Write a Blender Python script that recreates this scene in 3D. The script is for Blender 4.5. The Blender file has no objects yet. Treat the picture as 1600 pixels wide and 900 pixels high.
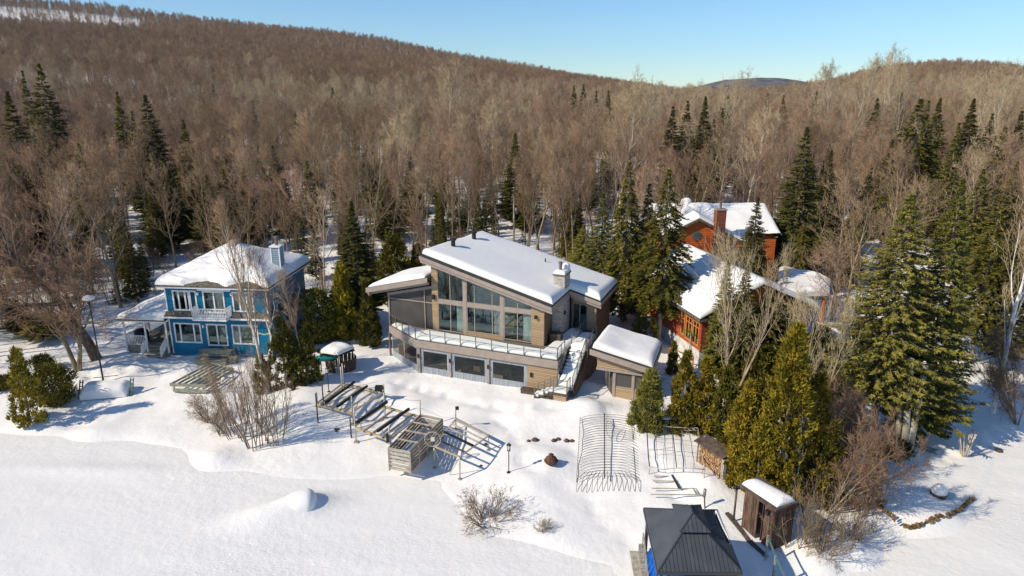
import bpy, math, random
import numpy as np
from mathutils import Vector, Matrix, noise as mnoise

# ------------------------------------------------------------------ camera, light, exposure
SC = bpy.context.scene
COL = SC.collection
CAM_H, PITCH, FPX = 24.0, math.radians(16.2), 1067.0
cd = bpy.data.cameras.new("camera"); cam = bpy.data.objects.new("camera", cd); COL.objects.link(cam)
cam.location = (0, 0, CAM_H); cam.rotation_euler = (math.radians(90) - PITCH, 0, 0)
cd.sensor_width = 36.0; cd.lens = 36.0 * FPX / 1600.0; cd.clip_start = 0.5; cd.clip_end = 30000
SC.camera = cam
SUN_EL, SHADOW_AZ = math.radians(37), math.radians(24)      # shadows run right and a little away
sund = bpy.data.lights.new("sun", 'SUN'); sund.energy = 4.75; sund.angle = math.radians(0.53); sund.color = (1.0, 0.885, 0.70)
sun = bpy.data.objects.new("sun", sund); COL.objects.link(sun)
ldir = Vector((math.cos(SHADOW_AZ) * math.cos(SUN_EL), math.sin(SHADOW_AZ) * math.cos(SUN_EL), -math.sin(SUN_EL)))
sun.rotation_euler = ldir.to_track_quat('-Z', 'Y').to_euler(); sun.location = (-40, -20, 60)
W = bpy.data.worlds.new("World"); SC.world = W; W.use_nodes = True
wn = W.node_tree.nodes; wl = W.node_tree.links
sky = wn.new('ShaderNodeTexSky'); sky.sky_type = 'NISHITA'; sky.sun_disc = False
sky.sun_elevation = SUN_EL
sky.sun_rotation = math.atan2(-ldir.x, -ldir.y)             # same bearing as the lamp (0 = +Y, clockwise)
sky.altitude = 400; sky.air_density = 1.0; sky.dust_density = 0.0; sky.ozone_density = 4.5
bg = wn['Background']; bg.inputs['Strength'].default_value = 0.094
tint = wn.new('ShaderNodeMix'); tint.data_type = 'RGBA'; tint.blend_type = 'MULTIPLY'; tint.inputs['Factor'].default_value = 1; tint.inputs['B'].default_value = (1.03, 1.28, 1.42, 1)
wl.new(sky.outputs[0], tint.inputs['A']); wl.new(tint.outputs['Result'], bg.inputs[0])
SC.view_settings.view_transform = 'Standard'; SC.view_settings.look = 'None'
SC.view_settings.exposure = 0.10; SC.view_settings.gamma = 1.0
SC.render.engine = 'CYCLES'
SC.cycles.max_bounces = 5; SC.cycles.transparent_max_bounces = 12
SC.cycles.diffuse_bounces = 3; SC.cycles.use_denoising = True

# ------------------------------------------------------------------ measuring from the photograph
_F = np.array([0, math.cos(PITCH), -math.sin(PITCH)]); _U = np.array([0, math.sin(PITCH), math.cos(PITCH)]); _R = np.array([1., 0, 0])
_C = np.array([0, 0, CAM_H])
def ray(x, y): return _F * FPX + _R * (x - 800) + _U * (450 - y)
def spot(x, y, z=0.0):
    r = ray(x, y); return _C + r * ((z - CAM_H) / r[2])
def spot_y(x, y, Y):
    r = ray(x, y); return _C + r * (Y / r[1])

# ------------------------------------------------------------------ mesh helpers
def sstep(a, b, x):
    t = np.clip((x - a) / (b - a), 0, 1); return t * t * (3 - 2 * t)
def link(o, parent=None):
    COL.objects.link(o)
    if parent is not None: o.parent = parent
    return o
def mesh_arrays(name, V, F, mats, mi=None, smooth=False):
    """V (n,3); F (m,3) or (m,4) or list of such; makes mesh data"""
    me = bpy.data.meshes.new(name)
    Fs = F if isinstance(F, list) and hasattr(F[0], "shape") else [F]
    Fs = [np.asarray(f, dtype=np.int32) for f in Fs if len(f)]
    V = np.asarray(V, dtype=np.float32)
    me.vertices.add(len(V)); me.vertices.foreach_set('co', V.ravel())
    tot = sum(f.size for f in Fs); npoly = sum(len(f) for f in Fs)
    me.loops.add(tot); me.loops.foreach_set('vertex_index', np.concatenate([f.ravel() for f in Fs]))
    ls = []; lt = []; o = 0
    for f in Fs:
        k = f.shape[1]; ls.append(o + np.arange(len(f)) * k); lt.append(np.full(len(f), k)); o += f.size
    me.polygons.add(npoly)
    me.polygons.foreach_set('loop_start', np.concatenate(ls).astype(np.int32))
    try: me.polygons.foreach_set('loop_total', np.concatenate(lt).astype(np.int32))
    except Exception: pass
    for m in (mats if isinstance(mats, (list, tuple)) else [mats]): me.materials.append(m)
    if mi is not None: me.polygons.foreach_set('material_index', np.asarray(mi, dtype=np.int32))
    if smooth: me.polygons.foreach_set('use_smooth', np.ones(npoly, dtype=bool))
    me.update(calc_edges=True); me.validate()
    return me
def obj_from(name, me, parent=None, loc=None):
    o = bpy.data.objects.new(name, me)
    if loc is not None: o.location = loc
    return link(o, parent)
def tag(o, label=None, cat=None, group=None, kind=None):
    if label: o['label'] = label
    if cat: o['category'] = cat
    if group: o['group'] = group
    if kind: o['kind'] = kind
    return o
def thing(name, label, cat, loc=(0, 0, 0), rz=0.0, group=None):
    o = bpy.data.objects.new(name, None); o.empty_display_size = 0.3
    o.location = loc; o.rotation_euler = (0, 0, rz); link(o)
    return tag(o, label, cat, group)

class MB:
    """collects shapes for ONE mesh"""
    def __init__(s): s.v = []; s.f = []; s.m = []; s.sm = []; s.cm = 0; s.cs = False
    def add(s, vs, fs):
        b = len(s.v); s.v += [tuple(float(c) for c in p) for p in vs]
        for f in fs: s.f.append(tuple(b + i for i in f)); s.m.append(s.cm); s.sm.append(s.cs)
        return s
    def box(s, x0, x1, y0, y1, z0, z1):
        return s.add([(x0, y0, z0), (x1, y0, z0), (x1, y1, z0), (x0, y1, z0), (x0, y0, z1), (x1, y0, z1), (x1, y1, z1), (x0, y1, z1)],
                     [(0, 3, 2, 1), (4, 5, 6, 7), (0, 1, 5, 4), (1, 2, 6, 5), (2, 3, 7, 6), (3, 0, 4, 7)])
    def beam(s, a, b, w, h, up=(0, 0, 1)):
        """rectangular bar from a to b, w across, h along up"""
        a = Vector(a); b = Vector(b); d = (b - a).normalized(); u = Vector(up)
        if abs(d.dot(u)) > .98: u = Vector((0, 1, 0))
        side = d.cross(u).normalized(); u = side.cross(d).normalized()
        vs = []
        for p in (a, b):
            for i, j in ((-1, -1), (1, -1), (1, 1), (-1, 1)): vs.append(p + side * (i * w / 2) + u * (j * h / 2))
        return s.add(vs, [(0, 1, 2, 3), (7, 6, 5, 4), (0, 4, 5, 1), (1, 5, 6, 2), (2, 6, 7, 3), (3, 7, 4, 0)])
    def tube(s, pts, r, k=6, caps=True):
        pts = [Vector(p) for p in pts]; rs = r if isinstance(r, (list, tuple)) else [r] * len(pts)
        rings = []; prev = None
        for i, p in enumerate(pts):
            d = (pts[min(i + 1, len(pts) - 1)] - pts[max(i - 1, 0)]).normalized()
            if prev is None:
                u = Vector((0, 0, 1)) if abs(d.z) < .9 else Vector((1, 0, 0)); prev = d.cross(u).normalized()
            prev = (prev - d * prev.dot(d)).normalized(); q = d.cross(prev)
            rings.append([p + (prev * math.cos(t) + q * math.sin(t)) * rs[i] for t in [2 * math.pi * j / k for j in range(k)]])
        vs = [v for ring in rings for v in ring]; fs = []
        for i in range(len(pts) - 1):
            for j in range(k): fs.append((i * k + j, i * k + (j + 1) % k, (i + 1) * k + (j + 1) % k, (i + 1) * k + j))
        if caps: fs += [tuple(range(k - 1, -1, -1)), tuple((len(pts) - 1) * k + j for j in range(k))]
        return s.add(vs, fs)
    def lathe(s, prof, c=(0, 0, 0), k=16):
        vs = []; fs = []
        for r, z in prof:
            for j in range(k): t = 2 * math.pi * j / k; vs.append((c[0] + r * math.cos(t), c[1] + r * math.sin(t), c[2] + z))
        for i in range(len(prof) - 1):
            for j in range(k): fs.append((i * k + j, i * k + (j + 1) % k, (i + 1) * k + (j + 1) % k, (i + 1) * k + j))
        fs += [tuple(range(k - 1, -1, -1)), tuple((len(prof) - 1) * k + j for j in range(k))]
        return s.add(vs, fs)
    def prism(s, poly, d):
        """polygon (list of 3-D points) pushed along vector d"""
        n = len(poly); P = [Vector(p) for p in poly]; d = Vector(d)
        return s.add(P + [p + d for p in P], [tuple(range(n - 1, -1, -1)), tuple(range(n, 2 * n))] + [(i, (i + 1) % n, n + (i + 1) % n, n + i) for i in range(n)])
    def quad(s, *p): return s.add(p, [tuple(range(len(p)))])
    def mesh(s, name, mats):
        me = bpy.data.meshes.new(name); me.from_pydata(s.v, [], s.f)
        for m in (mats if isinstance(mats, (list, tuple)) else [mats]): me.materials.append(m)
        me.polygons.foreach_set('material_index', s.m); me.polygons.foreach_set('use_smooth', s.sm)
        me.update(); return me
    def build(s, name, mats, parent=None, label=None, kind=None):
        o = obj_from(name, s.mesh(name, mats), parent)
        return tag(o, label, None, None, kind)
def recalc(me):
    import bmesh
    b = bmesh.new(); b.from_mesh(me); bmesh.ops.recalc_face_normals(b, faces=b.faces); b.to_mesh(me); b.free()

# ------------------------------------------------------------------ materials
def rgb(h):
    h = h.lstrip('#'); c = [int(h[i:i + 2], 16) / 255 for i in (0, 2, 4)]
    return tuple((x / 12.92 if x <= .04045 else ((x + .055) / 1.055) ** 2.4) for x in c)
def mat(name, c1, c2=None, scale=4.0, rough=0.7, bump=0.0, bscale=None, metal=0.0, stretch=None, rnd=0.0, detail=4, spec=0.3, contrast=(0.35, 0.65), coords='Object', grain=0.0):
    m = bpy.data.materials.new(name); m.use_nodes = True; n = m.node_tree.nodes; l = m.node_tree.links
    b = n['Principled BSDF']; b.inputs['Roughness'].default_value = rough; b.inputs['Metallic'].default_value = metal
    b.inputs['Specular IOR Level'].default_value = spec
    tc = n.new('ShaderNodeTexCoord'); src = tc.outputs[coords]
    if stretch:
        mp = n.new('ShaderNodeMapping'); mp.inputs['Scale'].default_value = stretch; l.new(src, mp.inputs[0]); src = mp.outputs[0]
    col = None
    if c2 is not None:
        nz = n.new('ShaderNodeTexNoise'); nz.inputs['Scale'].default_value = scale; nz.inputs['Detail'].default_value = detail; l.new(src, nz.inputs['Vector'])
        r = n.new('ShaderNodeValToRGB'); r.color_ramp.elements[0].position = contrast[0]; r.color_ramp.elements[1].position = contrast[1]
        r.color_ramp.elements[0].color = (*c1, 1); r.color_ramp.elements[1].color = (*c2, 1)
        l.new(nz.outputs['Fac'], r.inputs[0]); col = r.outputs[0]
    else:
        b.inputs['Base Color'].default_value = (*c1, 1)
    if rnd:
        oi = n.new('ShaderNodeObjectInfo'); hv = n.new('ShaderNodeHueSaturation')
        mr = n.new('ShaderNodeMapRange'); mr.inputs['To Min'].default_value = 1 - rnd; mr.inputs['To Max'].default_value = 1 + rnd
        l.new(oi.outputs['Random'], mr.inputs['Value']); l.new(mr.outputs[0], hv.inputs['Value'])
        mh = n.new('ShaderNodeMapRange'); mh.inputs['To Min'].default_value = .5 + rnd * .05; mh.inputs['To Max'].default_value = .5 - rnd * .05
        mu = n.new('ShaderNodeMath'); mu.operation = 'FRACT'; m7 = n.new('ShaderNodeMath'); m7.operation = 'MULTIPLY'; m7.inputs[1].default_value = 7.31
        l.new(oi.outputs['Random'], m7.inputs[0]); l.new(m7.outputs[0], mu.inputs[0]); l.new(mu.outputs[0], mh.inputs['Value']); l.new(mh.outputs[0], hv.inputs['Hue'])
        if col is None: hv.inputs['Color'].default_value = (*c1, 1)
        else: l.new(col, hv.inputs['Color'])
        col = hv.outputs[0]
    if col is not None: l.new(col, b.inputs['Base Color'])
    if bump:
        nb = n.new('ShaderNodeTexNoise'); nb.inputs['Scale'].default_value = bscale or scale * 3; nb.inputs['Detail'].default_value = 5; l.new(src, nb.inputs['Vector'])
        bp = n.new('ShaderNodeBump'); bp.inputs['Strength'].default_value = 1; bp.inputs['Distance'].default_value = bump
        l.new(nb.outputs['Fac'], bp.inputs['Height']); l.new(bp.outputs[0], b.inputs['Normal'])
    return m
def siding(name, c1, c2, pitch=0.15, axis='Z', depth=0.012, rough=0.6, rnd=0.25):
    """boards: fine relief lines plus board-to-board tone"""
    m = bpy.data.materials.new(name); m.use_nodes = True; n = m.node_tree.nodes; l = m.node_tree.links
    b = n['Principled BSDF']; b.inputs['Roughness'].default_value = rough; b.inputs['Specular IOR Level'].default_value = .25
    tc = n.new('ShaderNodeTexCoord'); sp = n.new('ShaderNodeSeparateXYZ'); l.new(tc.outputs['Object'], sp.inputs[0])
    d = n.new('ShaderNodeMath'); d.operation = 'DIVIDE'; d.inputs[1].default_value = pitch; l.new(sp.outputs[axis], d.inputs[0])
    fl = n.new('ShaderNodeMath'); fl.operation = 'FLOOR'; l.new(d.outputs[0], fl.inputs[0])
    fr = n.new('ShaderNodeMath'); fr.operation = 'FRACT'; l.new(d.outputs[0], fr.inputs[0])
    wn_ = n.new('ShaderNodeTexWhiteNoise'); wn_.noise_dimensions = '1D'; l.new(fl.outputs[0], wn_.inputs['W'])
    mp = n.new('ShaderNodeMapping'); s = {'X': (20, 1, 1), 'Y': (1, 20, 1), 'Z': (1, 1, 20)}[axis]; mp.inputs['Scale'].default_value = s; l.new(tc.outputs['Object'], mp.inputs[0])
    nz = n.new('ShaderNodeTexNoise'); nz.inputs['Scale'].default_value = 1.2; nz.inputs['Detail'].default_value = 4; l.new(mp.outputs[0], nz.inputs['Vector'])
    a = n.new('ShaderNodeMath'); a.operation = 'MULTIPLY_ADD'; a.inputs[1].default_value = .5; l.new(wn_.outputs['Value'], a.inputs[0])
    h = n.new('ShaderNodeMath'); h.operation = 'MULTIPLY'; h.inputs[1].default_value = .5; l.new(nz.outputs['Fac'], h.inputs[0]); l.new(h.outputs[0], a.inputs[2])
    mx = n.new('ShaderNodeMix'); mx.data_type = 'RGBA'; mx.inputs['A'].default_value = (*c1, 1); mx.inputs['B'].default_value = (*c2, 1); l.new(a.outputs[0], mx.inputs['Factor'])
    l.new(mx.outputs['Result'], b.inputs['Base Color'])
    bp = n.new('ShaderNodeBump'); bp.inputs['Distance'].default_value = depth * 4; bp.inputs['Strength'].default_value = 1
    rp = n.new('ShaderNodeValToRGB'); rp.color_ramp.elements[0].position = 0; rp.color_ramp.elements[0].color = (0, 0, 0, 1)
    rp.color_ramp.elements[1].position = .18; rp.color_ramp.elements[1].color = (1, 1, 1, 1); l.new(fr.outputs[0], rp.inputs[0])
    l.new(rp.outputs[0], bp.inputs['Height']); l.new(bp.outputs[0], b.inputs['Normal'])
    return m
def snow_mat(name, ripple=True, tint=(.80, .80, .80)):
    m = bpy.data.materials.new(name); m.use_nodes = True; n = m.node_tree.nodes; l = m.node_tree.links
    b = n['Principled BSDF']; b.inputs['Roughness'].default_value = .55; b.inputs['Specular IOR Level'].default_value = .15
    b.inputs['Base Color'].default_value = (*tint, 1)
    tc = n.new('ShaderNodeTexCoord')
    n1 = n.new('ShaderNodeTexNoise'); n1.inputs['Scale'].default_value = 1.6; n1.inputs['Detail'].default_value = 6; n1.inputs['Roughness'].default_value = .55
    l.new(tc.outputs['Object'], n1.inputs['Vector'])
    n0 = n.new('ShaderNodeTexNoise'); n0.inputs['Scale'].default_value = .09; n0.inputs['Detail'].default_value = 3; l.new(tc.outputs['Object'], n0.inputs['Vector'])
    r0 = n.new('ShaderNodeMapRange'); r0.inputs['From Min'].default_value = .35; r0.inputs['From Max'].default_value = .65; r0.inputs['To Min'].default_value = .35; r0.inputs['To Max'].default_value = 1.15; l.new(n0.outputs['Fac'], r0.inputs['Value'])
    b1 = n.new('ShaderNodeBump'); b1.inputs['Distance'].default_value = .07 if ripple else .03; l.new(n1.outputs['Fac'], b1.inputs['Height'])
    last = b1; l.new(r0.outputs[0], b1.inputs['Strength'])
    if ripple:
        mp = n.new('ShaderNodeMapping'); mp.inputs['Rotation'].default_value = (0, 0, .6); mp.inputs['Scale'].default_value = (1.0, 3.2, 1); l.new(tc.outputs['Object'], mp.inputs[0])
        n2 = n.new('ShaderNodeTexNoise'); n2.inputs['Scale'].default_value = 2.2; n2.inputs['Detail'].default_value = 4; n2.inputs['Distortion'].default_value = 1.5; l.new(mp.outputs[0], n2.inputs['Vector'])
        n3 = n.new('ShaderNodeTexNoise'); n3.inputs['Scale'].default_value = .12; l.new(tc.outputs['Object'], n3.inputs['Vector'])
        r3 = n.new('ShaderNodeMapRange'); r3.inputs['From Min'].default_value = .4; r3.inputs['From Max'].default_value = .65; r3.inputs['To Max'].default_value = 1; l.new(n3.outputs['Fac'], r3.inputs['Value'])
        b2 = n.new('ShaderNodeBump'); b2.inputs['Distance'].default_value = .045; l.new(n2.outputs['Fac'], b2.inputs['Height']); l.new(b1.outputs[0], b2.inputs['Normal']); l.new(r3.outputs[0], b2.inputs['Strength'])
        last = b2
    l.new(last.outputs[0], b.inputs['Normal'])
    return m
def glass_mat(name, tint, refl=.25, gcol=(.85, .97, 1)):
    m = bpy.data.materials.new(name); m.use_nodes = True; n = m.node_tree.nodes; l = m.node_tree.links
    for x in list(n): n.remove(x)
    out = n.new('ShaderNodeOutputMaterial'); t = n.new('ShaderNodeBsdfTransparent'); t.inputs[0].default_value = (*tint, 1)
    g = n.new('ShaderNodeBsdfGlossy'); g.inputs['Roughness'].default_value = .02; g.inputs[0].default_value = (*gcol, 1)
    fr = n.new('ShaderNodeLayerWeight'); pw_ = n.new('ShaderNodeMath'); pw_.operation = 'POWER'; pw_.inputs[1].default_value = 5; l.new(fr.outputs['Facing'], pw_.inputs[0])
    ad = n.new('ShaderNodeMath'); ad.operation = 'ADD'; ad.inputs[1].default_value = refl + .03; ad.use_clamp = True; l.new(pw_.outputs[0], ad.inputs[0])
    mx = n.new('ShaderNodeMixShader'); l.new(ad.outputs[0], mx.inputs[0]); l.new(t.outputs[0], mx.inputs[1]); l.new(g.outputs[0], mx.inputs[2]); l.new(mx.outputs[0], out.inputs[0])
    return m
M = {}
M['snow'] = snow_mat('snow', True, (.82, .805, .785)); M['roof_snow'] = snow_mat('roof snow', False, (.82, .805, .785))
M['lake'] = snow_mat('lake snow', True, (.79, .775, .755))
M['twig'] = mat('brown twigs', (.20, .128, .078), (.37, .258, .172), scale=.35, rough=.9, rnd=.25, contrast=(.3, .7), spec=.05)
M['bark'] = mat('grey brown bark', (.13, .10, .07), (.36, .285, .20), scale=3, rough=.9, rnd=.3, spec=.05, stretch=(3, 3, .6))
M['pale_twig'] = mat('pale twigs', (.33, .255, .155), (.50, .40, .265), scale=.5, rough=.85, rnd=.15, spec=.05)
M['pale_bark'] = mat('pale bark', (.38, .32, .24), (.62, .55, .45), scale=2, rough=.8, rnd=.15, spec=.05)
M['birch_bark'] = mat('white birch bark', (.38, .36, .33), (.78, .76, .72), scale=4, rough=.7, spec=.1, contrast=(.25, .5))
M['spruce'] = mat('dark needles', (.036, .041, .009), (.20, .18, .034), scale=1.6, rough=.75, rnd=.35, spec=.12, contrast=(.3, .7))
M['fir'] = mat('mid green needles', (.07, .08, .014), (.28, .255, .055), scale=1.4, rough=.75, rnd=.25, spec=.12, contrast=(.3, .7))
M['rust_leaf'] = mat('orange brown leaves', (.20, .09, .03), (.40, .22, .08), scale=3, rough=.85)
M['cedar'] = mat('golden green cedar', (.085, .070, .009), (.37, .27, .028), scale=1.7, rough=.75, rnd=.2, spec=.1, contrast=(.3, .7))
M['cedar_dark'] = mat('olive cedar', (.05, .052, .010), (.21, .175, .028), scale=1.7, rough=.75, rnd=.25, spec=.1, contrast=(.3, .7))
M['bluefir'] = mat('blue green needles', (.03, .06, .04), (.08, .12, .07), scale=1.6, rough=.75, rnd=.15, spec=.12)
# ------------------------------------------------------------------ the land
SHORE_PX = [(-1500, 700), (-400, 684), (0, 672), (150, 678), (290, 698), (345, 722), (430, 742), (600, 740), (690, 752), (715, 800), (770, 838), (870, 850), (960, 880), (990, 935), (1000, 1100),
            (1262, 1100), (1240, 900), (1290, 872), (1350, 880), (1400, 832), (1450, 824), (1525, 782), (1548, 742), (1545, 702), (1610, 668), (1750, 640), (2300, 610)]
SHORE = np.array([spot(x, y, 0.0)[:2] for x, y in SHORE_PX])
SHORE = np.vstack([SHORE[:1] + [-3000, 0], SHORE, SHORE[-1:] + [3000, 0]])
def shore_dist(x, y):
    """signed distance to the shoreline, positive on land"""
    x = np.asarray(x, float); y = np.asarray(y, float)
    best = np.full(x.shape, 1e9); 
    for i in range(len(SHORE) - 1):
        a = SHORE[i]; b = SHORE[i + 1]; d = b - a; L2 = d @ d
        t = np.clip(((x - a[0]) * d[0] + (y - a[1]) * d[1]) / L2, 0, 1)
        best = np.minimum(best, np.hypot(x - a[0] - t * d[0], y - a[1] - t * d[1]))
    poly = np.vstack([SHORE, [[SHORE[-1][0], 20000], [SHORE[0][0], 20000]]]); ins = np.zeros(x.shape, bool); n = len(poly)
    for i in range(n):
        x0, y0 = poly[i]; x1, y1 = poly[(i + 1) % n]
        if y0 == y1: continue
        c = ((y0 > y) != (y1 > y)) & (x < (x1 - x0) * (y - y0) / (y1 - y0) + x0); ins ^= c
    return np.where(ins, best, -best)
SKY_PX = [(-600, -110), (-300, -60), (0, -12), (100, -3), (200, 8), (300, 22), (400, 31), (500, 42), (600, 56), (700, 76), (800, 94), (900, 113), (1000, 130), (1060, 140), (1150, 143), (1230, 136), (1280, 127), (1350, 108), (1420, 96), (1470, 91), (1540, 93), (1600, 99), (1800, 112), (2200, 130)]
_az = []; _el = []
for sx, sy in SKY_PX:
    r = ray(sx, sy); _az.append(math.atan2(r[0], r[1])); _el.append(math.atan2(r[2], math.hypot(r[0], r[1])))
_az = np.array(_az); _el = np.array(_el)
def ridge_D(az): return np.interp(az, [-1.0, -.5, 0.0, .2, .45, .7], [1250, 1150, 950, 800, 720, 1000])
def smooth_noise(x, y, s, seed=0):
    """cheap value noise, vectorised"""
    x = np.asarray(x, float) / s + 17.3 * seed; y = np.asarray(y, float) / s + 9.1 * seed
    xi = np.floor(x); yi = np.floor(y); fx = x - xi; fy = y - yi; fx = fx * fx * (3 - 2 * fx); fy = fy * fy * (3 - 2 * fy)
    def h(a, b):
        v = np.sin(a * 127.1 + b * 311.7 + seed * 74.7) * 43758.5453; return v - np.floor(v)
    return (h(xi, yi) * (1 - fx) + h(xi + 1, yi) * fx) * (1 - fy) + (h(xi, yi + 1) * (1 - fx) + h(xi + 1, yi + 1) * fx) * fy - .5
MOUNDS = []   # (x, y, radius, height) drifts and banks
TRACKS = []   # trampled paths: (points, width, depth)
for px_pts, w_, a_ in (([(600, 600), (660, 606), (740, 628), (800, 640), (830, 640), (880, 640)], .7, .16), ([(770, 648), (800, 668), (812, 700), (835, 730)], .5, .13), ([(235, 555), (200, 575), (150, 585), (110, 590)], 1.6, .20), ([(240, 560), (330, 570), (400, 590)], 1.4, .18), ([(0, 560), (60, 600), (130, 640)], 1.2, .16), ([(190, 520), (150, 500), (60, 480)], 1.5, .2),
                       ([(1340, 530), (1310, 580), (1290, 640), (1300, 700)], 1.0, .18), ([(930, 600), (940, 640), (1000, 690), (1050, 760), (1120, 800)], .6, .12), ([(560, 590), (620, 640), (700, 700)], .5, .14), ([(900, 700), (930, 780), (990, 830)], .6, .08), ([(1600, 655), (1500, 690), (1430, 720)], .8, .10)):
    TRACKS.append(([tuple(spot(a, b, 1.1)[:2]) for a, b in px_pts], w_, a_))
def land(x, y, detail=True):
    x = np.asarray(x, float); y = np.asarray(y, float)
    d = shore_dist(x, y)
    d = d + .9 * smooth_noise(x, y, 5.0, 21) + .4 * smooth_noise(x, y, 1.8, 22)
    h = np.where(d > 0, .03 + .60 * sstep(-.8, 7.0, d) + .55 * sstep(3, 14, d), .04 + .25 * np.maximum(d, -4))
    b = .035 * np.maximum(0, y - 62) * sstep(62, 75, y) + .03 * np.maximum(0, y - 120)
    b = 9.5 * (1 - np.exp(-b / 9.5))
    h = h + b * (d > 0)
    r = np.hypot(x, y); az = np.arctan2(x, y)
    el = np.interp(az, _az, _el); D = ridge_D(az)
    top = CAM_H + D * np.tan(el) - 12.0
    up = np.clip((r - 230) / (D - 230), 0, 1.6); s = np.where(up < 1, up ** 1.15 * (1 - .12 * np.sin(up * 3.1416)), 1 - (up - 1) * .7)
    h = h + np.where((y > 60) & (r > 230), np.maximum(top - 13.5, -4) * s, 0)
    if detail:
        k = sstep(0, 2, d)
        near = sstep(200, 80, r)
        h = h + k * near * (.28 * smooth_noise(x, y, 6.0, 1) + .12 * smooth_noise(x, y, 2.2, 2) + .08 * smooth_noise(x, y, .8, 3))
        h = h + (r > 150) * 3.0 * smooth_noise(x, y, 60, 4) * sstep(150, 260, r) + 9 * smooth_noise(x, y, 210, 5) * sstep(400, 800, r) * sstep(1.02, .8, r / D)
        for pl_, wd_, am_ in TRACKS:
            dd = np.full(x.shape, 1e9)
            for a, c in zip(pl_[:-1], pl_[1:]):
                ex, ey = c[0] - a[0], c[1] - a[1]; t = np.clip(((x - a[0]) * ex + (y - a[1]) * ey) / (ex * ex + ey * ey + 1e-9), 0, 1); dd = np.minimum(dd, np.hypot(x - a[0] - t * ex, y - a[1] - t * ey))
            m = np.exp(-(dd / wd_) ** 2); h = h + m * (am_ * 2.2 * smooth_noise(x, y, .55, 11) - am_ * .9)
        for mx, my, mr, mh in MOUNDS:
            h = h + mh * np.exp(-((x - mx) ** 2 + (y - my) ** 2) / (mr * mr))
    return h
def gz(x, y): return float(land(np.array([x]), np.array([y]))[0])
def on_land(px, py, z0=1.2):
    """ground point seen at a photo pixel"""
    z = z0
    for _ in range(6):
        p = spot(px, py, z); z = gz(p[0], p[1])
    p = spot(px, py, z); return Vector((p[0], p[1], gz(p[0], p[1])))
def mound_px(px, py, r, h):
    p = spot(px, py, 1.1); MOUNDS.append((p[0], p[1], r, h))
for a in [(830, 640, 2.2, .35), (740, 630, 3.0, .25), (905, 645, 2.0, .35), (1000, 655, 1.2, .2), (700, 668, 1.6, .3), (650, 628, 1.2, .35), (740, 668, 1.0, .3), (790, 690, 1.4, .22), (860, 706, 1.2, .25),
          (835, 738, 2.0, .30), (870, 800, 2.0, .3), (460, 645, 2.5, .6), (480, 620, 2.5, .4), (330, 700, 1.5, .5), (220, 560, 2.4, .5), (300, 575, 2.0, .35), (195, 585, 1.8, .35), (380, 575, 1.8, .4),
          (60, 640, 2.0, .4), (140, 660, 2.0, .35), (250, 650, 2.2, .3), (1460, 780, 2.6, .35), (1400, 760, 2.2, .3), (1340, 840, 1.4, .5), (1290, 860, 1.3, .5), (1260, 830, 1.2, .3), (1000, 690, 1.0, .25), (1060, 735, 2.0, .2), (1110, 750, 1.5, .4),
          (915, 605, 1.3, .45), (930, 640, 1.2, .3), (560, 620, 1.6, .3), (600, 600, 1.6, .35), (1300, 520, 2.5, .8), (1560, 620, 3, .4)]: mound_px(*a)
def axis(lo, hi, fine0, fine1, step, grow, lim):
    a = list(np.arange(fine0, fine1, step)); s = step
    while a[-1] < hi: s = min(s * grow, lim); a.append(a[-1] + s)
    s = step; b = []; c = fine0
    while c > lo: s = min(s * grow, lim); c -= s; b.append(c)
    return np.array(b[::-1] + a)
def sheet(name, xs, ys, fn, material, keep=None):
    X, Y = np.meshgrid(xs, ys); Z = fn(X, Y); V = np.stack([X, Y, Z], -1).reshape(-1, 3)
    nx, ny = len(xs), len(ys); i = np.arange(nx - 1)[None, :] + np.arange(ny - 1)[:, None] * nx
    F = np.stack([i, i + 1, i + 1 + nx, i + nx], -1).reshape(-1, 4)
    if keep is not None:
        k = keep(X, Y).reshape(-1); F = F[k[F].any(1)]
    me = mesh_arrays(name, V, F, material, smooth=True)
    return tag(obj_from(name, me), kind='structure')
gx = axis(-3500, 3500, -46, 46, .3, 1.06, 60); gy = axis(15, 4200, 22, 76, .3, 1.05, 50)
sheet('snow_ground', gx, gy, land, M['snow'], keep=lambda X, Y: shore_dist(X, Y) > -3.5)
LAKE_DRIFTS = []
def lake_h(x, y):
    r = np.hypot(x, y); k = sstep(160, 60, r)
    h = .10 * smooth_noise(x, y, 7, 7) + .05 * smooth_noise(x + y * .4, y * 2.2, 2.0, 8)
    h = k * h
    for mx, my, ax, bx, mh, rot in LAKE_DRIFTS:
        u = (x - mx) * math.cos(rot) + (y - my) * math.sin(rot); v = -(x - mx) * math.sin(rot) + (y - my) * math.cos(rot)
        h = h + mh * np.exp(-(u / ax) ** 2 - (v / bx) ** 2)
    return h
q = spot(440, 800, 0); LAKE_DRIFTS += [(q[0], q[1], 2.6, 1.1, .62, .35), (q[0] + 1.1, q[1] + .6, 1.1, .8, .5, .3)]
q = spot(150, 735, 0); LAKE_DRIFTS.append((q[0], q[1], 6, .8, .16, -.05))
lx = axis(-6000, 6000, -40, 40, .3, 1.12, 400); ly = axis(-6000, 90, 24, 48, .25, 1.12, 400)
sheet('snow_covered_lake', lx, ly[ly < 95], lake_h, M['lake'])
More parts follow.
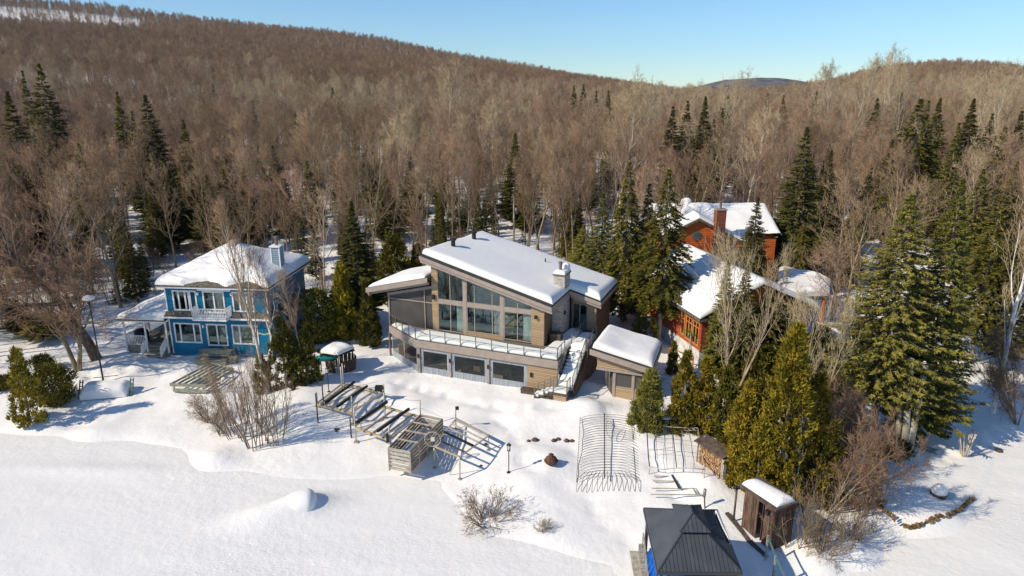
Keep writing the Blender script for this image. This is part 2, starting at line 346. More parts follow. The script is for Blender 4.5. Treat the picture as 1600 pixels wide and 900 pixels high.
# distant blue ridge
rx = []; rz = []
for px_, py_ in [(1080, 138), (1115, 130), (1135, 124), (1165, 123), (1190, 121), (1215, 122), (1245, 125), (1270, 132), (1310, 138)]:
    p = spot_y(px_, py_, 4500); rx.append(p[0]); rz.append(p[2])
xs_ = np.linspace(rx[0], rx[-1], 80); zs_ = np.interp(xs_, rx, rz) + 5 * smooth_noise(xs_, xs_ * 0, 40, 3)
V = []; F = []
for i, (a, z) in enumerate(zip(xs_, zs_)):
    for k, (dy, f) in enumerate([(-900, -.2), (-450, .45), (-150, .85), (0, 1), (300, .8), (900, -.2)]): V.append((a, 4500 + dy, max(z, 0) * f if f < 1 else z))
for i in range(79):
    for k in range(5): F.append((i * 6 + k, (i + 1) * 6 + k, (i + 1) * 6 + k + 1, i * 6 + k + 1))
M['far_wood'] = mat('far wooded slope', (.07, .065, .06), (.22, .20, .19), scale=.02, rough=1, spec=0, contrast=(.4, .7))
tag(obj_from('distant_hill', mesh_arrays('distant_hill', V, F, M['far_wood'], smooth=True)), kind='structure')
# ------------------------------------------------------------------ trees
def seg_mesh(P0, P1, R0, R1, k):
    """separate tapered prisms, vectorised; R1 may be 0"""
    P0 = np.asarray(P0, float); P1 = np.asarray(P1, float); n = len(P0)
    d = P1 - P0; d /= np.maximum(np.linalg.norm(d, axis=1, keepdims=True), 1e-6)
    up = np.where(np.abs(d[:, 2:3]) > .9, np.array([[1., 0, 0]]), np.array([[0, 0, 1.]]))
    a = np.cross(d, up); a /= np.linalg.norm(a, axis=1, keepdims=True); b = np.cross(d, a)
    t = 2 * np.pi * np.arange(k) / k; c = np.cos(t)[None, :, None]; s = np.sin(t)[None, :, None]
    ring = a[:, None] * c + b[:, None] * s
    V0 = P0[:, None] + ring * np.asarray(R0)[:, None, None]; V1 = P1[:, None] + ring * np.asarray(R1)[:, None, None]
    V = np.concatenate([V0, V1], 1).reshape(-1, 3); base = (np.arange(n) * 2 * k)[:, None, None]
    j = np.arange(k); q = np.stack([j, (j + 1) % k, k + (j + 1) % k, k + j], -1)[None]
    return V, (base + q).reshape(-1, 4)
def spike_mesh(P0, P1, R0):
    P0 = np.asarray(P0, float); P1 = np.asarray(P1, float); n = len(P0)
    d = P1 - P0; d /= np.maximum(np.linalg.norm(d, axis=1, keepdims=True), 1e-6)
    a = np.cross(d, np.array([[.31, .52, .79]])); a /= np.maximum(np.linalg.norm(a, axis=1, keepdims=True), 1e-6); b = np.cross(d, a)
    R = np.asarray(R0)[:, None]
    V = np.stack([P0 + a * R, P0 - a * R * .5 + b * R * .87, P0 - a * R * .5 - b * R * .87, P1], 1).reshape(-1, 3)
    i = (np.arange(n) * 4)[:, None, None]; f = np.array([[[0, 1, 3], [1, 2, 3], [2, 0, 3]]])
    return V, (i + f).reshape(-1, 3)
def rot_about(v, ax, an):
    return Matrix.Rotation(an, 3, ax) @ v
def grow_bare(seed, h=16, r=.17, crown0=.42, spread=.30, kids=(13, 7, 5, 4), tw=.016, lean=0.0, ang=(38, 42, 40), up=.12, twl=.55, stems=1, base_spread=0.0, levels=4, wob=.12, base_r=.12):
    """segments per level of a leafless tree"""
    rnd = random.Random(seed); S = {0: [], 1: [], 2: [], 3: [], 4: []}
    def perp(d):
        v = Vector((rnd.uniform(-1, 1), rnd.uniform(-1, 1), rnd.uniform(-1, 1))); return d.cross(v).normalized()
    def branch(p, d, L, rad, lev):
        n = (8, 5, 3, 2, 1)[lev]; pts = [(p.copy(), rad)]; q = p.copy(); dd = d.copy()
        for i in range(n):
            w = (wob * .5, wob, .16, .2, .2)[lev]
            dd = (dd + Vector((rnd.gauss(0, w), rnd.gauss(0, w), rnd.gauss(0, w * .6) + (up if lev else 0))))
            dd.normalize(); q2 = q + dd * (L / n); f = (i + 1) / n
            r2 = rad * (1 - f * (.82 if lev == 0 else .85)); S[lev].append((q.copy(), q2.copy(), pts[-1][1], r2)); pts.append((q2.copy(), r2)); q = q2
        if lev >= levels: return
        nk = kids[lev] if lev < len(kids) else 3
        for c in range(nk):
            t = (crown0 + (1 - crown0) * (c + rnd.random()) / nk) if lev == 0 else (.22 + .78 * (c + rnd.random()) / nk)
            t = min(t, .995); fi = t * n; i = int(fi); a, ra = pts[i]; b, rb = pts[min(i + 1, n)]; pp = a.lerp(b, fi - i); rr = ra + (rb - ra) * (fi - i)
            base = (pts[min(i + 1, n)][0] - a).normalized()
            an = math.radians((ang[min(lev, 2)]) * rnd.uniform(.65, 1.25)) * (1 - .35 * t if lev == 0 else 1)
            if lev == 0: ax = Vector((math.cos(c * 2.4 + seed), math.sin(c * 2.4 + seed), 0)); nd = rot_about(base, base.cross(ax).normalized(), an)
            else: nd = rot_about(base, perp(base), an)
            if lev == 0:
                tt = (t - crown0) / (1 - crown0); Lc = h * spread * (.85 + .4 * math.sin(min(1, tt * 1.2) * 3.1416) - .3 * tt) * rnd.uniform(.75, 1.2)
            elif lev == 1: Lc = L * .48 * (1.2 - .6 * t) * rnd.uniform(.7, 1.2)
            elif lev == 2: Lc = L * .55 * rnd.uniform(.6, 1.2)
            else: Lc = twl * rnd.uniform(.5, 1.2)
            rc = min(rr * .62, Lc * .028 + .004) if lev < 2 else (tw * 1.35 if lev == 2 else tw)
            branch(pp, nd, Lc, rc, lev + 1)
    for s in range(stems):
        a = rnd.uniform(0, 6.28); sp = base_spread * rnd.uniform(.4, 1.1)
        d0 = Vector((math.cos(a) * sp + lean, math.sin(a) * sp, 1)).normalized()
        branch(Vector((math.cos(a) * base_r * (stems > 1) * rnd.uniform(.3, 1), math.sin(a) * base_r * (stems > 1) * rnd.uniform(.3, 1), -.25)), d0, h * rnd.uniform(.8, 1) if stems > 1 else h, r, 0)
    return S
def bare_meshes(name, S, bark, twig, split=1, min_tw=0):
    def part(levels, m, nm):
        Vs = []; Fq = []; Ft = []; o = 0
        for lv in levels:
            if not S[lv]: continue
            P0 = np.array([list(s[0]) for s in S[lv]]); P1 = np.array([list(s[1]) for s in S[lv]]); R0 = np.array([s[2] for s in S[lv]]); R1 = np.array([s[3] for s in S[lv]])
            if lv <= 1:
                V, F = seg_mesh(P0, P1, R0, R1, 7 if lv == 0 else 4); Fq.append(F + o)
            elif lv == 2:
                V, F = seg_mesh(P0, P1, np.maximum(R0, min_tw), np.maximum(R1, min_tw * .7), 3); Fq.append(F + o)
            else:
                V, F = spike_mesh(P0, P1 + (P1 - P0) * .1, np.maximum(R0, min_tw)); Ft.append(F + o)
            Vs.append(V); o += len(V)
        Fs = ([np.concatenate(Fq)] if Fq else []) + ([np.concatenate(Ft)] if Ft else [])
        return mesh_arrays(nm, np.concatenate(Vs), Fs, m)
    return part([l for l in range(0, split + 1)], bark, name + '_trunk'), part([l for l in range(split + 1, 5)], twig, name + '_crown')
def tri_cards(P, D, U, L, Wd):
    """thin leaf-like triangles: base at P, pointing D, width axis U"""
    V = np.stack([P - U * Wd[:, None] * .5, P + U * Wd[:, None] * .5, P + D * L[:, None]], 1).reshape(-1, 3)
    return V, np.arange(len(P) * 3).reshape(-1, 3)
def nrm(a): return a / np.maximum(np.linalg.norm(a, axis=-1, keepdims=True), 1e-6)
def conifer(seed, h=14, R=2.6, crown0=.08, whorls=34, per=9, sprays=9, droop=.25, sw=.16, gap=.0, profile=1.0, tipup=.2, inner=0.35, sl=.42):
    rs = np.random.RandomState(seed); P = []; D = []; U = []; L = []; Wd = []; B0 = []; B1 = []; BR = []
    for w in range(whorls):
        f = (w + rs.rand() * .8) / whorls; z = h * (crown0 + (1 - crown0) * f)
        rad = R * (1 - f) ** profile * (1 + .12 * math.sin(w * 1.7 + seed)) * min(1, (1 - f) / .3) ** .45 + .05
        if f < .12: rad *= .55 + 3.5 * f
        n = max(4, int(per * (.55 + .45 * (1 - f))))
        for b in range(n):
            if rs.rand() < gap: continue
            a = 2 * math.pi * (b + rs.rand() * .9) / n + w * 1.1; l = rad * rs.uniform(.72, 1.12) * (1.25 if rs.rand() < .06 else 1); z = h * min(.985, crown0 + (1 - crown0) * (f + rs.uniform(-.7, .7) / whorls)); droop_b = droop * rs.uniform(.6, 1.4)
            out = np.array([math.cos(a), math.sin(a), 0]); side = np.array([-out[1], out[0], 0])
            ns = max(3, int(sprays * (.35 + .65 * l / R)))
            t = (inner + (1 - inner) * (np.arange(ns) + rs.rand(ns)) / ns); t = np.clip(t, 0, 1)
            dz = -droop_b * l * (t ** 1.3) + tipup * l * t ** 3 + (.35 * l * t if f > .85 else 0)
            pos = out[None] * (l * t)[:, None] + np.array([0, 0, z])[None]; pos[:, 2] += dz
            B0.append([0, 0, z]); B1.append(list(pos[np.argmax(t)])); BR.append(.012 + .008 * l)
            for sgn in (-1, 1, 0):
                k = np.tile([out], (ns, 1)) * (.75 if sgn else 1) + sgn * side[None] * rs.uniform(.6, 1.1, (ns, 1)) + np.stack([np.zeros(ns), np.zeros(ns), rs.uniform(-.45, .12, ns)], 1)
                P.append(pos + rs.normal(0, .04, (ns, 3))); D.append(nrm(k))
                uu = np.cross(nrm(k), np.array([0, 0, 1.])[None] + rs.normal(0, .35, (ns, 3))); U.append(nrm(uu))
                L.append(sl * (.2 + .8 * l / R) * (1.25 - .55 * t) * rs.uniform(.7, 1.4, ns) * (h / 14) ** .3); Wd.append(sw * rs.uniform(.6, 1.4, ns))
    # leader
    P.append(np.array([[0, 0, h * .97]] * 6)); a = np.arange(6) * 1.05; D.append(nrm(np.stack([.4 * np.cos(a), .4 * np.sin(a), np.full(6, 1.)], 1))); U.append(np.tile([[1., 0, 0]], (6, 1))); L.append(np.full(6, .4)); Wd.append(np.full(6, .12))
    V, F = tri_cards(np.concatenate(P), np.concatenate(D), np.concatenate(U), np.concatenate(L), np.concatenate(Wd))
    zs = np.linspace(-.3, h, 9); c = np.stack([.03 * np.sin(zs), .03 * np.cos(zs * 1.3), zs], 1); rr = (.012 * h + .03) * (1 - np.clip(zs, 0, h) / h * .93)
    TV, TF = seg_mesh(c[:-1], c[1:], rr[:-1], rr[1:], 7)
    sel = rs.rand(len(B0)) < .6
    BV, BF = seg_mesh(np.array(B0)[sel], np.array(B1)[sel], np.array(BR)[sel], np.array(BR)[sel] * .3, 3)
    return (V, F), (np.concatenate([TV, BV]), np.concatenate([TF, BF + len(TV)]))
def conifer_meshes(name, needles, bark=None, **k):
    (V, F), (TV, TF) = conifer(**k)
    return mesh_arrays(name + '_trunk', TV, TF, bark or M['bark']), mesh_arrays(name + '_crown', V, F, needles)
def cedar(seed, h=6, R=1.1, n=6000, lobes=5, lw=.22, sw=.09, shape='cone', gapf=.25):
    """arborvitae: upright fans packed in clumps round the crown"""
    rs = np.random.RandomState(seed)
    nc = max(30, n // (22 if shape == 'ball' else 60)); f = rs.rand(nc) ** 1.15; a = rs.rand(nc) * 6.283
    if shape == 'cone': prof = np.minimum(1, (1 - f) * 1.25 + .05) * (.72 + .28 * np.minimum(f / .12, 1))
    elif shape == 'ball': prof = np.sqrt(np.clip(1 - (2 * f - 1) ** 2, .03, 1))
    else: prof = np.minimum(1, ((1 - f) * 1.7) ** .75)
    prof = prof * (1 + .22 * np.sin(a * lobes + f * 9 + seed)) * (1 + .15 * np.sin(f * 23 + a * 2)); rad = R * prof * rs.uniform(.5, 1.08, nc)
    C = np.stack([np.cos(a) * rad, np.sin(a) * rad, f * h], 1)
    ci = rs.randint(0, nc, n); cs = (.08 + .19 * R * rs.rand(nc))[ci][:, None] * np.array([[1, 1, 1.5]])
    P = C[ci] + rs.normal(0, .5, (n, 3)) * cs; P[:, 2] = np.clip(P[:, 2], .02, h * 1.02)
    out = nrm(P * np.array([[1, 1, 0]]) + 1e-3); D = nrm(out * rs.uniform(.1, .8, (n, 1)) + np.array([[0, 0, 1.]]) * rs.uniform(.2, 1.2, (n, 1)) + rs.normal(0, .3, (n, 3)))
    U = nrm(np.cross(D, rs.normal(0, 1, (n, 3)))); L = lw * rs.uniform(.6, 1.5, n); Wd = sw * rs.uniform(.6, 1.5, n)
    V, F = tri_cards(P, D, U, L, Wd)
    zs = np.linspace(-.2, h * .9, 6); c = np.stack([zs * 0, zs * 0, zs], 1); rr = np.linspace(.035 + .012 * h, .02, 6)
    TV, TF = seg_mesh(c[:-1], c[1:], rr[:-1], rr[1:], 6)
    sel = rs.choice(nc, min(nc, 60), replace=False); p1 = C[sel] * np.array([[.85, .85, 1]]); p0 = np.stack([p1[:, 0] * 0, p1[:, 0] * 0, np.maximum(p1[:, 2] - .5, 0)], 1)
    BV, BF = seg_mesh(p0, p1, np.full(len(sel), .02), np.full(len(sel), .008), 3)
    return (V, F), (np.concatenate([TV, BV]), np.concatenate([TF, BF + len(TV)]))
def cedar_meshes(name, m, bark=None, **k):
    (V, F), (TV, TF) = cedar(**k)
    return mesh_arrays(name + '_trunk', TV, TF, bark or M['bark']), mesh_arrays(name + '_crown', V, F, m)
def place_tree(name, meshes, x, y, rz, s, label, cat, group=None, z=None, sz=None, names=('trunk', 'crown')):
    z = gz(x, y) - .05 if z is None else z
    e = thing(name, label, cat, (x, y, z), rz, group); e.scale = (s, s, sz or s)
    for nm, me in zip(names, meshes): obj_from(nm, me, e)
    return e
RNG = random.Random(11)
BARE = [bare_meshes('bare%d' % i, grow_bare(100 + i, h=16, r=.15 + .02 * (i % 3), crown0=(.3, .42, .25, .36, .45, .28)[i], spread=(.30, .27, .34, .28, .25, .32)[i], kids=(14, 7, 5, 3), tw=.015), M['bark'], M['twig']) for i in range(6)]
PALE = [bare_meshes('pale%d' % i, grow_bare(200 + i, h=17, r=.15, crown0=.3, spread=.31, kids=(14, 7, 5, 3), tw=.018), M['pale_bark'], M['pale_twig']) for i in range(3)]
SPR = [conifer_meshes('spruce%d' % i, M['spruce'], seed=i + 1, h=14, R=(2.5, 2.0, 2.9, 1.7)[i], whorls=50, per=13, sprays=15, sw=.17, sl=.42, crown0=(.08, .12, .1, .16)[i], gap=(.05, .1, .1, .22)[i], profile=(.95, .85, 1.05, .8)[i]) for i in range(4)]
FIR = [conifer_meshes('fir%d' % i, M['fir'], seed=i + 31, h=14, R=(2.6, 3.0)[i], whorls=48, per=13, sprays=15, sw=.17, sl=.42, crown0=(.1, .15)[i], gap=(.1, .2)[i], profile=.8, droop=.35) for i in range(2)]
# ------------------------------------------------------------------ the wood
H = [  # single spruces seen one by one: photo x, photo y of the tip, distance, kind, width, label
 (10, 140, 96, 'B0', 1.4, 'tall dark spruce at the left edge of the photo, highest of its clump'), (34, 108, 128, 'S0', 1.3, 'spruce tip above the far left trees, left of the wide dark pine'),
 (60, 97, 126, 'B2', 1.5, 'wide ragged dark pine rising above the far left trees'), (182, 142, 122, 'S1', 1.5, 'narrow dark spruce left of the broad one behind the lamp post'),
 (226, 146, 112, 'B0', 1.6, 'broad dark spruce standing highest in the wood left of the blue house'), (285, 185, 110, 'S1', 1.5, 'dark spruce just right of the broad tall one left of the blue house roof'),
 (205, 172, 118, 'S0', 1.3, 'small dark spruce crowded between the two tall ones on the left'), (12, 235, 84, 'B0', 1.3, 'blue green spruce low at the left edge of the photo'),
 (122, 222, 98, 'B1', 1.3, 'dark spruce in the shade above the big bare tree on the left'), (395, 157, 168, 'S2', 1.0, 'small dark spruce alone above the wood over the blue house'),
 (332, 130, 255, 'S0', 1.6, 'small round dark spruce far up the slope above the left wood'), (519, 136, 215, 'S3', 1.6, 'thin dark spruce on the skyline of the wood above the columnar cedar'),
 (425, 225, 104, 'B1', 1.3, 'dark spruce behind the chimney of the blue house'), (480, 250, 100, 'S1', 1.3, 'dark spruce between the blue house and the columnar cedar'), (350, 240, 100, 'B0', 1.3, 'dark spruce behind the peak of the blue house roof'),
 (300, 255, 98, 'S0', 1.4, 'dark spruce behind the left slope of the blue house roof'), (262, 262, 95, 'B1', 1.2, 'dark spruce in the shade left of the blue house roof'), (322, 272, 92, 'B0', 1.1, 'very dark spruce close behind the blue house roof'), (380, 262, 94, 'B1', 1.2, 'very dark spruce close behind the blue house, right of the roof peak'), (235, 275, 93, 'S2', 1.3, 'dark spruce low in the wood straight above the lamp post'),
 (555, 225, 118, 'S2', 1.3, 'dark spruce in the wood behind the tall columnar cedar'), (640, 250, 106, 'B1', 1.2, 'dark spruce in the wood over the left porch roof'), (690, 225, 118, 'S1', 1.4, 'dark spruce behind the peak of the grey house roof'), (600, 262, 100, 'B0', 1.1, 'dark spruce between the columnar cedar and the porch roof'),
 (805, 206, 108, 'B1', 1.3, 'dark narrow spruce behind the utility pole'), (828, 270, 106, 'S0', 1.3, 'smaller dark spruce right of the utility pole'), (873, 146, 205, 'S1', 1.6, 'small spruce tip left of the close pair far above the grey house'),
 (897, 133, 215, 'S1', 1.7, 'left one of the close pair of far spruces above the grey house chimney'), (912, 131, 218, 'S1', 1.7, 'right one of the close pair of far spruces above the grey house chimney'),
 (932, 141, 200, 'S0', 1.4, 'small spruce right of the close far pair'), (951, 140, 205, 'S3', 1.5, 'thin spruce beside the far pair, nearest the big pale aspen'),
 (1052, 165, 124, 'S1', 1.6, 'leftmost spruce of the dark row above the red house'), (1075, 156, 127, 'S1', 1.7, 'second spruce of the dark row above the red house'), (1103, 149, 124, 'B1', 1.5, 'tallest spruce of the dark row above the red house'),
 (1130, 168, 130, 'S1', 1.5, 'rightmost spruce of the dark row above the red house'), (1116, 185, 122, 'S0', 1.3, 'short dark spruce tucked in the dark row above the red house'), (1138, 133, 185, 'S1', 1.7, 'far spruce tip above the right end of the dark row'),
 (1200, 146, 190, 'S1', 1.6, 'small far spruce above the pointed big spruce, left one'), (1225, 148, 175, 'S2', 1.5, 'far dark spruce behind the pointed big spruce'), (1277, 142, 180, 'S3', 1.8, 'far loose spruce right of the pointed big spruce'),
 (1410, 143, 170, 'f0', 1.4, 'bright green small spruce far up between the pale aspens'), (1372, 152, 150, 'f0', 1.5, 'far green spruce left of the broad pine group'),
 (1470, 151, 112, 'B1', 1.5, 'dark spruce behind the broad pine on the right'), (1452, 155, 114, 'S1', 1.4, 'dark spruce tip on the left of the pair behind the broad pine'), (1523, 152, 116, 'B1', 1.6, 'tall pointed dark spruce in the upper right'), (1552, 176, 122, 'S1', 1.5, 'small dark spruce right of the tall pointed one in the upper right'),
 (1572, 195, 92, 'B0', 1.4, 'big dark green spruce at the right edge of the photo'), (1598, 172, 120, 'S1', 1.6, 'dark spruce cut by the right edge of the photo'), (1361, 256, 92, 'S1', 1.1, 'narrow dark spruce left of the two big firs'),
 (1300, 232, 92, 'B1', 1.0, 'dark spruce right behind the pointed big spruce'), (1495, 215, 96, 'f1', 1.2, 'green spruce above and between the two big firs'), (1240, 290, 82, 'B2', 1.0, 'bushy green spruce at the foot of the pointed big one'),
 (1335, 320, 78, 'O0', 1.1, 'olive fir above the right wing of the red house'), (1395, 215, 100, 'O0', 1.1, 'olive conifer under the left side of the broad pine'), (1538, 262, 80, 'f0', 1.2, 'green conifer right behind the second huge fir'),
 (1500, 190, 104, 'S1', 1.3, 'dark spruce left of the tall pointed one in the upper right'), (1290, 350, 76, 'f1', .9, 'green conifer low behind the snowy right wing'), (1590, 250, 76, 'B0', 1.1, 'dark spruce low at the right edge above the white birch'),
 (1255, 350, 74, 'O0', .9, 'olive conifer against the right side of the upper red house')]
CLEAR = [(h[0], h[2], 2.0 + .9 * h[4], 26) for h in H] + [(803, 97, 3.0, 40), (1440, 104, 5.0, 22), (975, 108, 5.0, 18), (1262, 79, 5, 14), (700, 150, 5, 18)]
CLX = [(spot_y(a, 200, Y)[0], Y, w, dp) for a, Y, w, dp in CLEAR]
# zones kept free of trees (world metres): gardens, houses, clearings
def blocked(x, y):
    if y < 66 and -48 < x < 46: return True
    if -46 < x < -10 and y < 71: return True
    if -9 < x < 14 and y < 80: return True
    if 8 < x < 52 and y < 88: return True                    # red house
    for hx_, hy_, w_, dp_ in CLX:
        if hy_ - dp_ < y < hy_ + 2.5 and abs(x - hx_ * y / hy_) < w_ * y / hy_ * (1 if y > hy_ - 12 else .5) and (math.sin(x * 12.9 + y * 78.2) * 43758.5) % 1 < .72: return True
    if 22 < x < 38 and 98 < y < 118: return True             # clearing behind the red house
    return False
def thin(x, y):
    """share of trees kept: open snow that shows between trunks"""
    if 8 < x < 26 and y < 120: return .75
    if 26 < x < 44 and y < 135: return .7
    return 1.0
cand = []
step = 4.1
yy = 58.0
while yy < 330:
    st = step * (.84 if yy < 108 else 1) * (1 + max(0, yy - 130) / 420)
    half = yy * .80 + 14
    xx = -half
    while xx < half:
        x = xx + RNG.uniform(-.45, .45) * st; y = yy + RNG.uniform(-.45, .45) * st
        if not blocked(x, y) and shore_dist(np.array([x]), np.array([y]))[0] > 6 and RNG.random() < thin(x, y): cand.append((math.hypot(x, y), x, y))
        xx += st
    yy += st
cand.sort()
def zone_name(x, y):
    a = x / y; d = 'in the front rows' if y < 92 else ('in the middle rows' if y < 112 else 'deep')
    if a < -.62: w = 'at the far left edge'
    elif a < -.5: w = 'left of the tall lamp post'
    elif a < -.42: w = 'above the tall lamp post'
    elif a < -.32: w = 'behind the blue house'
    elif a < -.2: w = 'right of the blue house'
    elif a < -.08: w = 'left of the grey roof'
    elif a < .06: w = 'behind the grey roof'
    elif a < .22: w = 'behind the tall olive conifers'
    elif a < .36: w = 'behind the red house'
    elif a < .5: w = 'right of the pointed big spruce'
    elif a < .64: w = 'behind the two huge firs'
    else: w = 'at the right edge'
    return d + ' of the wood ' + w
stuff = []; nb = 0; npale = 0; nspr = 0
for d, x, y in cand:
    q = RNG.random(); patch = float(smooth_noise(np.array([x]), np.array([y]), 30, 9)[0])
    cons = .13 + (.42 if (-.8 < x / y < -.03 and 78 < y < 128) else 0) + (.12 if x / y > .15 else 0)
    s = RNG.uniform(.62, .98); rz = RNG.uniform(0, 6.28); zn = zone_name(x, y)
    pale_p = .04 + (.28 if patch > .25 else 0) + (.34 if (170 < y < 330 and -.4 < x / y < .3) else 0) + (.25 if (x / y > .18 and y > 140) else 0)
    if q < cons:
        hs = RNG.uniform(.4, .92) if y > 104 else RNG.uniform(.38, .72)
        if nspr < 230 and y < 230:
            me = RNG.choice(SPR); nspr += 1
            place_tree('spruce_tree', me, x, y, rz, hs, 'dark spruce ' + zn, 'spruce tree', 'dark spruces ' + zn, sz=hs * RNG.uniform(.9, 1.15))
        else: stuff.append((x, y, 9 + RNG.randrange(3), hs, rz))
    elif RNG.random() < pale_p:
        if npale < 70:
            npale += 1
            place_tree('aspen_tree', RNG.choice(PALE), x, y, rz, s * 1.0, 'pale leafless aspen ' + zn, 'aspen tree', 'pale aspens ' + zn)
        else: stuff.append((x, y, 6 + RNG.randrange(3), s * 1.02, rz))
    else:
        if nb < 290:
            nb += 1
            place_tree('bare_tree', RNG.choice(BARE), x, y, rz, s, 'brown leafless tree ' + zn, 'bare tree', 'brown leafless trees ' + zn, sz=s * RNG.uniform(.9, 1.1))
        else: stuff.append((x, y, RNG.randrange(6), s, rz))
print('trees', nb, npale, nspr, len(stuff))
# prototypes for the far wood: coarser crowns
def joined(pair):
    (a, b) = pair; va = np.empty(len(a.vertices) * 3, np.float32); a.vertices.foreach_get('co', va); vb = np.empty(len(b.vertices) * 3, np.float32); b.vertices.foreach_get('co', vb)
    faces = [tuple(p.vertices) for p in a.polygons]; na = len(a.vertices); f2 = [tuple(na + i for i in p.vertices) for p in b.polygons]
    me = bpy.data.meshes.new('far_tree'); me.from_pydata(np.concatenate([va, vb]).reshape(-1, 3).tolist(), [], faces + f2)
    me.materials.append(a.materials[0]); me.materials.append(b.materials[0])
    me.polygons.foreach_set('material_index', [0] * len(faces) + [1] * len(f2)); me.update(); return me
far_pairs = [bare_meshes('farb%d' % i, grow_bare(300 + i, h=14, r=.15, crown0=.25, spread=.36, kids=(14, 8, 6, 0), tw=.032, levels=3), M['bark'], M['twig'], min_tw=.03) for i in range(3)]
far_pale = [bare_meshes('farp%d' % i, grow_bare(400 + i, h=15, r=.15, crown0=.25, spread=.36, kids=(14, 8, 6, 0), tw=.032, levels=3), M['pale_bark'], M['pale_twig'], min_tw=.03) for i in range(1)]
far_spr = [conifer_meshes('fars', M['spruce'], seed=77, h=13, R=2.4, whorls=20, per=8, sprays=6, sw=.32, sl=.7)]
yy = 330.0
while yy < 1500:
    st = 5.4 + (yy - 330) / 260
    half = yy * .84 + 20; xx = -half
    while xx < half:
        x = xx + RNG.uniform(-.5, .5) * st; y = yy + RNG.uniform(-.5, .5) * st; az = math.atan2(x, y); r = math.hypot(x, y)
        D = float(ridge_D(az)); ok = r < D * 1.06
        if ok and az < -.47 and .80 * D < r < .93 * D and RNG.random() < .8: ok = False       # open strip near the ridge
        if ok and az > .53 and .62 * D < r < .72 * D and RNG.random() < .6: ok = False
        if ok and -.7 < az < -.2 and 430 < r < 520 and RNG.random() < .45: ok = False
        if ok:
            q = RNG.random(); patch = float(smooth_noise(np.array([x]), np.array([y]), 60, 9)[0])
            k = 17 if q < .012 else (15 if (RNG.random() < (.02 + (.15 if patch > .3 else 0)) and r < 520) else 12 + RNG.randrange(3))
            stuff.append((x, y, k, RNG.uniform(.7, 1.0) * (1 if k != 17 else .8), RNG.uniform(0, 6.28)))
        xx += st
    yy += st
print('far trees', len(stuff))
under = []
yy = 66.0
while yy < 200:
    st = 2.2 + (yy - 66) / 60; half = yy * .80 + 8; xx = -half
    while xx < half:
        x = xx + RNG.uniform(-.5, .5) * st; y = yy + RNG.uniform(-.5, .5) * st
        if not blocked(x, y) and RNG.random() < .2 + .8 * thin(x, y) * (float(smooth_noise(np.array([x]), np.array([y]), 14, 12)[0]) + .5): under.append((x, y, 18 + RNG.randrange(3), RNG.uniform(.5, 1.3), RNG.uniform(0, 6.28)))
        xx += st
    yy += st
protos = [joined(p) for p in BARE] + [joined(p) for p in PALE] + [joined(p) for p in SPR[:3]] + [joined(p) for p in far_pairs] + [joined(far_pale[0])] * 2 + [joined(far_spr[0])] + [joined(bare_meshes('und%d' % i, grow_bare(610 + i, h=3.4, r=.03, crown0=.2, spread=.34, kids=(7, 5, 4, 2), tw=.012, stems=6, base_spread=.5, levels=3, ang=(34, 36, 36)), M['bark'], M['twig'])) for i in range(2)] + [joined(conifer_meshes('undc', M['spruce'], seed=91, h=3.2, R=1.2, whorls=14, per=9, sprays=6, crown0=.03, sw=.16))]
pc = bpy.data.collections.new('tree_kinds')                   # never linked to the scene: only instanced
for i, me in enumerate(protos):
    o = bpy.data.objects.new('kind_%02d' % i, me); pc.objects.link(o)
A = np.array(stuff); zz = land(A[:, 0], A[:, 1]) - .1
def scatter(name, A, zz, label):
    me = bpy.data.meshes.new(name); me.vertices.add(len(A)); me.vertices.foreach_set('co', np.stack([A[:, 0], A[:, 1], zz], 1).astype(np.float32).ravel())
    for nm, typ, val in (('kind_i', 'INT', A[:, 2].astype(np.int32)), ('sc', 'FLOAT', A[:, 3].astype(np.float32)), ('rz', 'FLOAT', A[:, 4].astype(np.float32))):
        at_ = me.attributes.new(nm, typ, 'POINT'); at_.data.foreach_set('value', val)
    me.update(); o = obj_from(name, me)
    g = bpy.data.node_groups.new(name, 'GeometryNodeTree')
    g.interface.new_socket('Geometry', in_out='INPUT', socket_type='NodeSocketGeometry'); g.interface.new_socket('Geometry', in_out='OUTPUT', socket_type='NodeSocketGeometry')
    N = g.nodes; Lk = g.links; gi = N.new('NodeGroupInput'); go = N.new('NodeGroupOutput')
    ci = N.new('GeometryNodeCollectionInfo'); ci.inputs['Collection'].default_value = pc; ci.inputs['Separate Children'].default_value = True; ci.inputs['Reset Children'].default_value = True
    ip = N.new('GeometryNodeInstanceOnPoints'); ip.inputs['Pick Instance'].default_value = True
    def attr(nm, t):
        a = N.new('GeometryNodeInputNamedAttribute'); a.data_type = t; a.inputs['Name'].default_value = nm; return a.outputs['Attribute']
    cx = N.new('ShaderNodeCombineXYZ'); Lk.new(attr('rz', 'FLOAT'), cx.inputs['Z'])
    sc_ = N.new('ShaderNodeCombineXYZ'); s_ = attr('sc', 'FLOAT')
    for a in 'XYZ': Lk.new(s_, sc_.inputs[a])
    Lk.new(gi.outputs[0], ip.inputs['Points']); Lk.new(ci.outputs[0], ip.inputs['Instance']); Lk.new(attr('kind_i', 'INT'), ip.inputs['Instance Index'])
    Lk.new(cx.outputs[0], ip.inputs['Rotation']); Lk.new(sc_.outputs[0], ip.inputs['Scale']); Lk.new(ip.outputs[0], go.inputs[0])
    md = o.modifiers.new('wood', 'NODES'); md.node_group = g
    return tag(o, label, 'woodland', None, 'stuff')
near = np.hypot(A[:, 0], A[:, 1]) < 380
scatter('wood_behind_the_houses', A[near], zz[near], 'dense leafless brown wood filling the valley floor behind the houses')
scatter('wooded_hillside', A[~near], zz[~near], 'far hillsides covered in leafless brown trees up to the skyline')
U = np.array(under); zu = land(U[:, 0], U[:, 1]) - .05
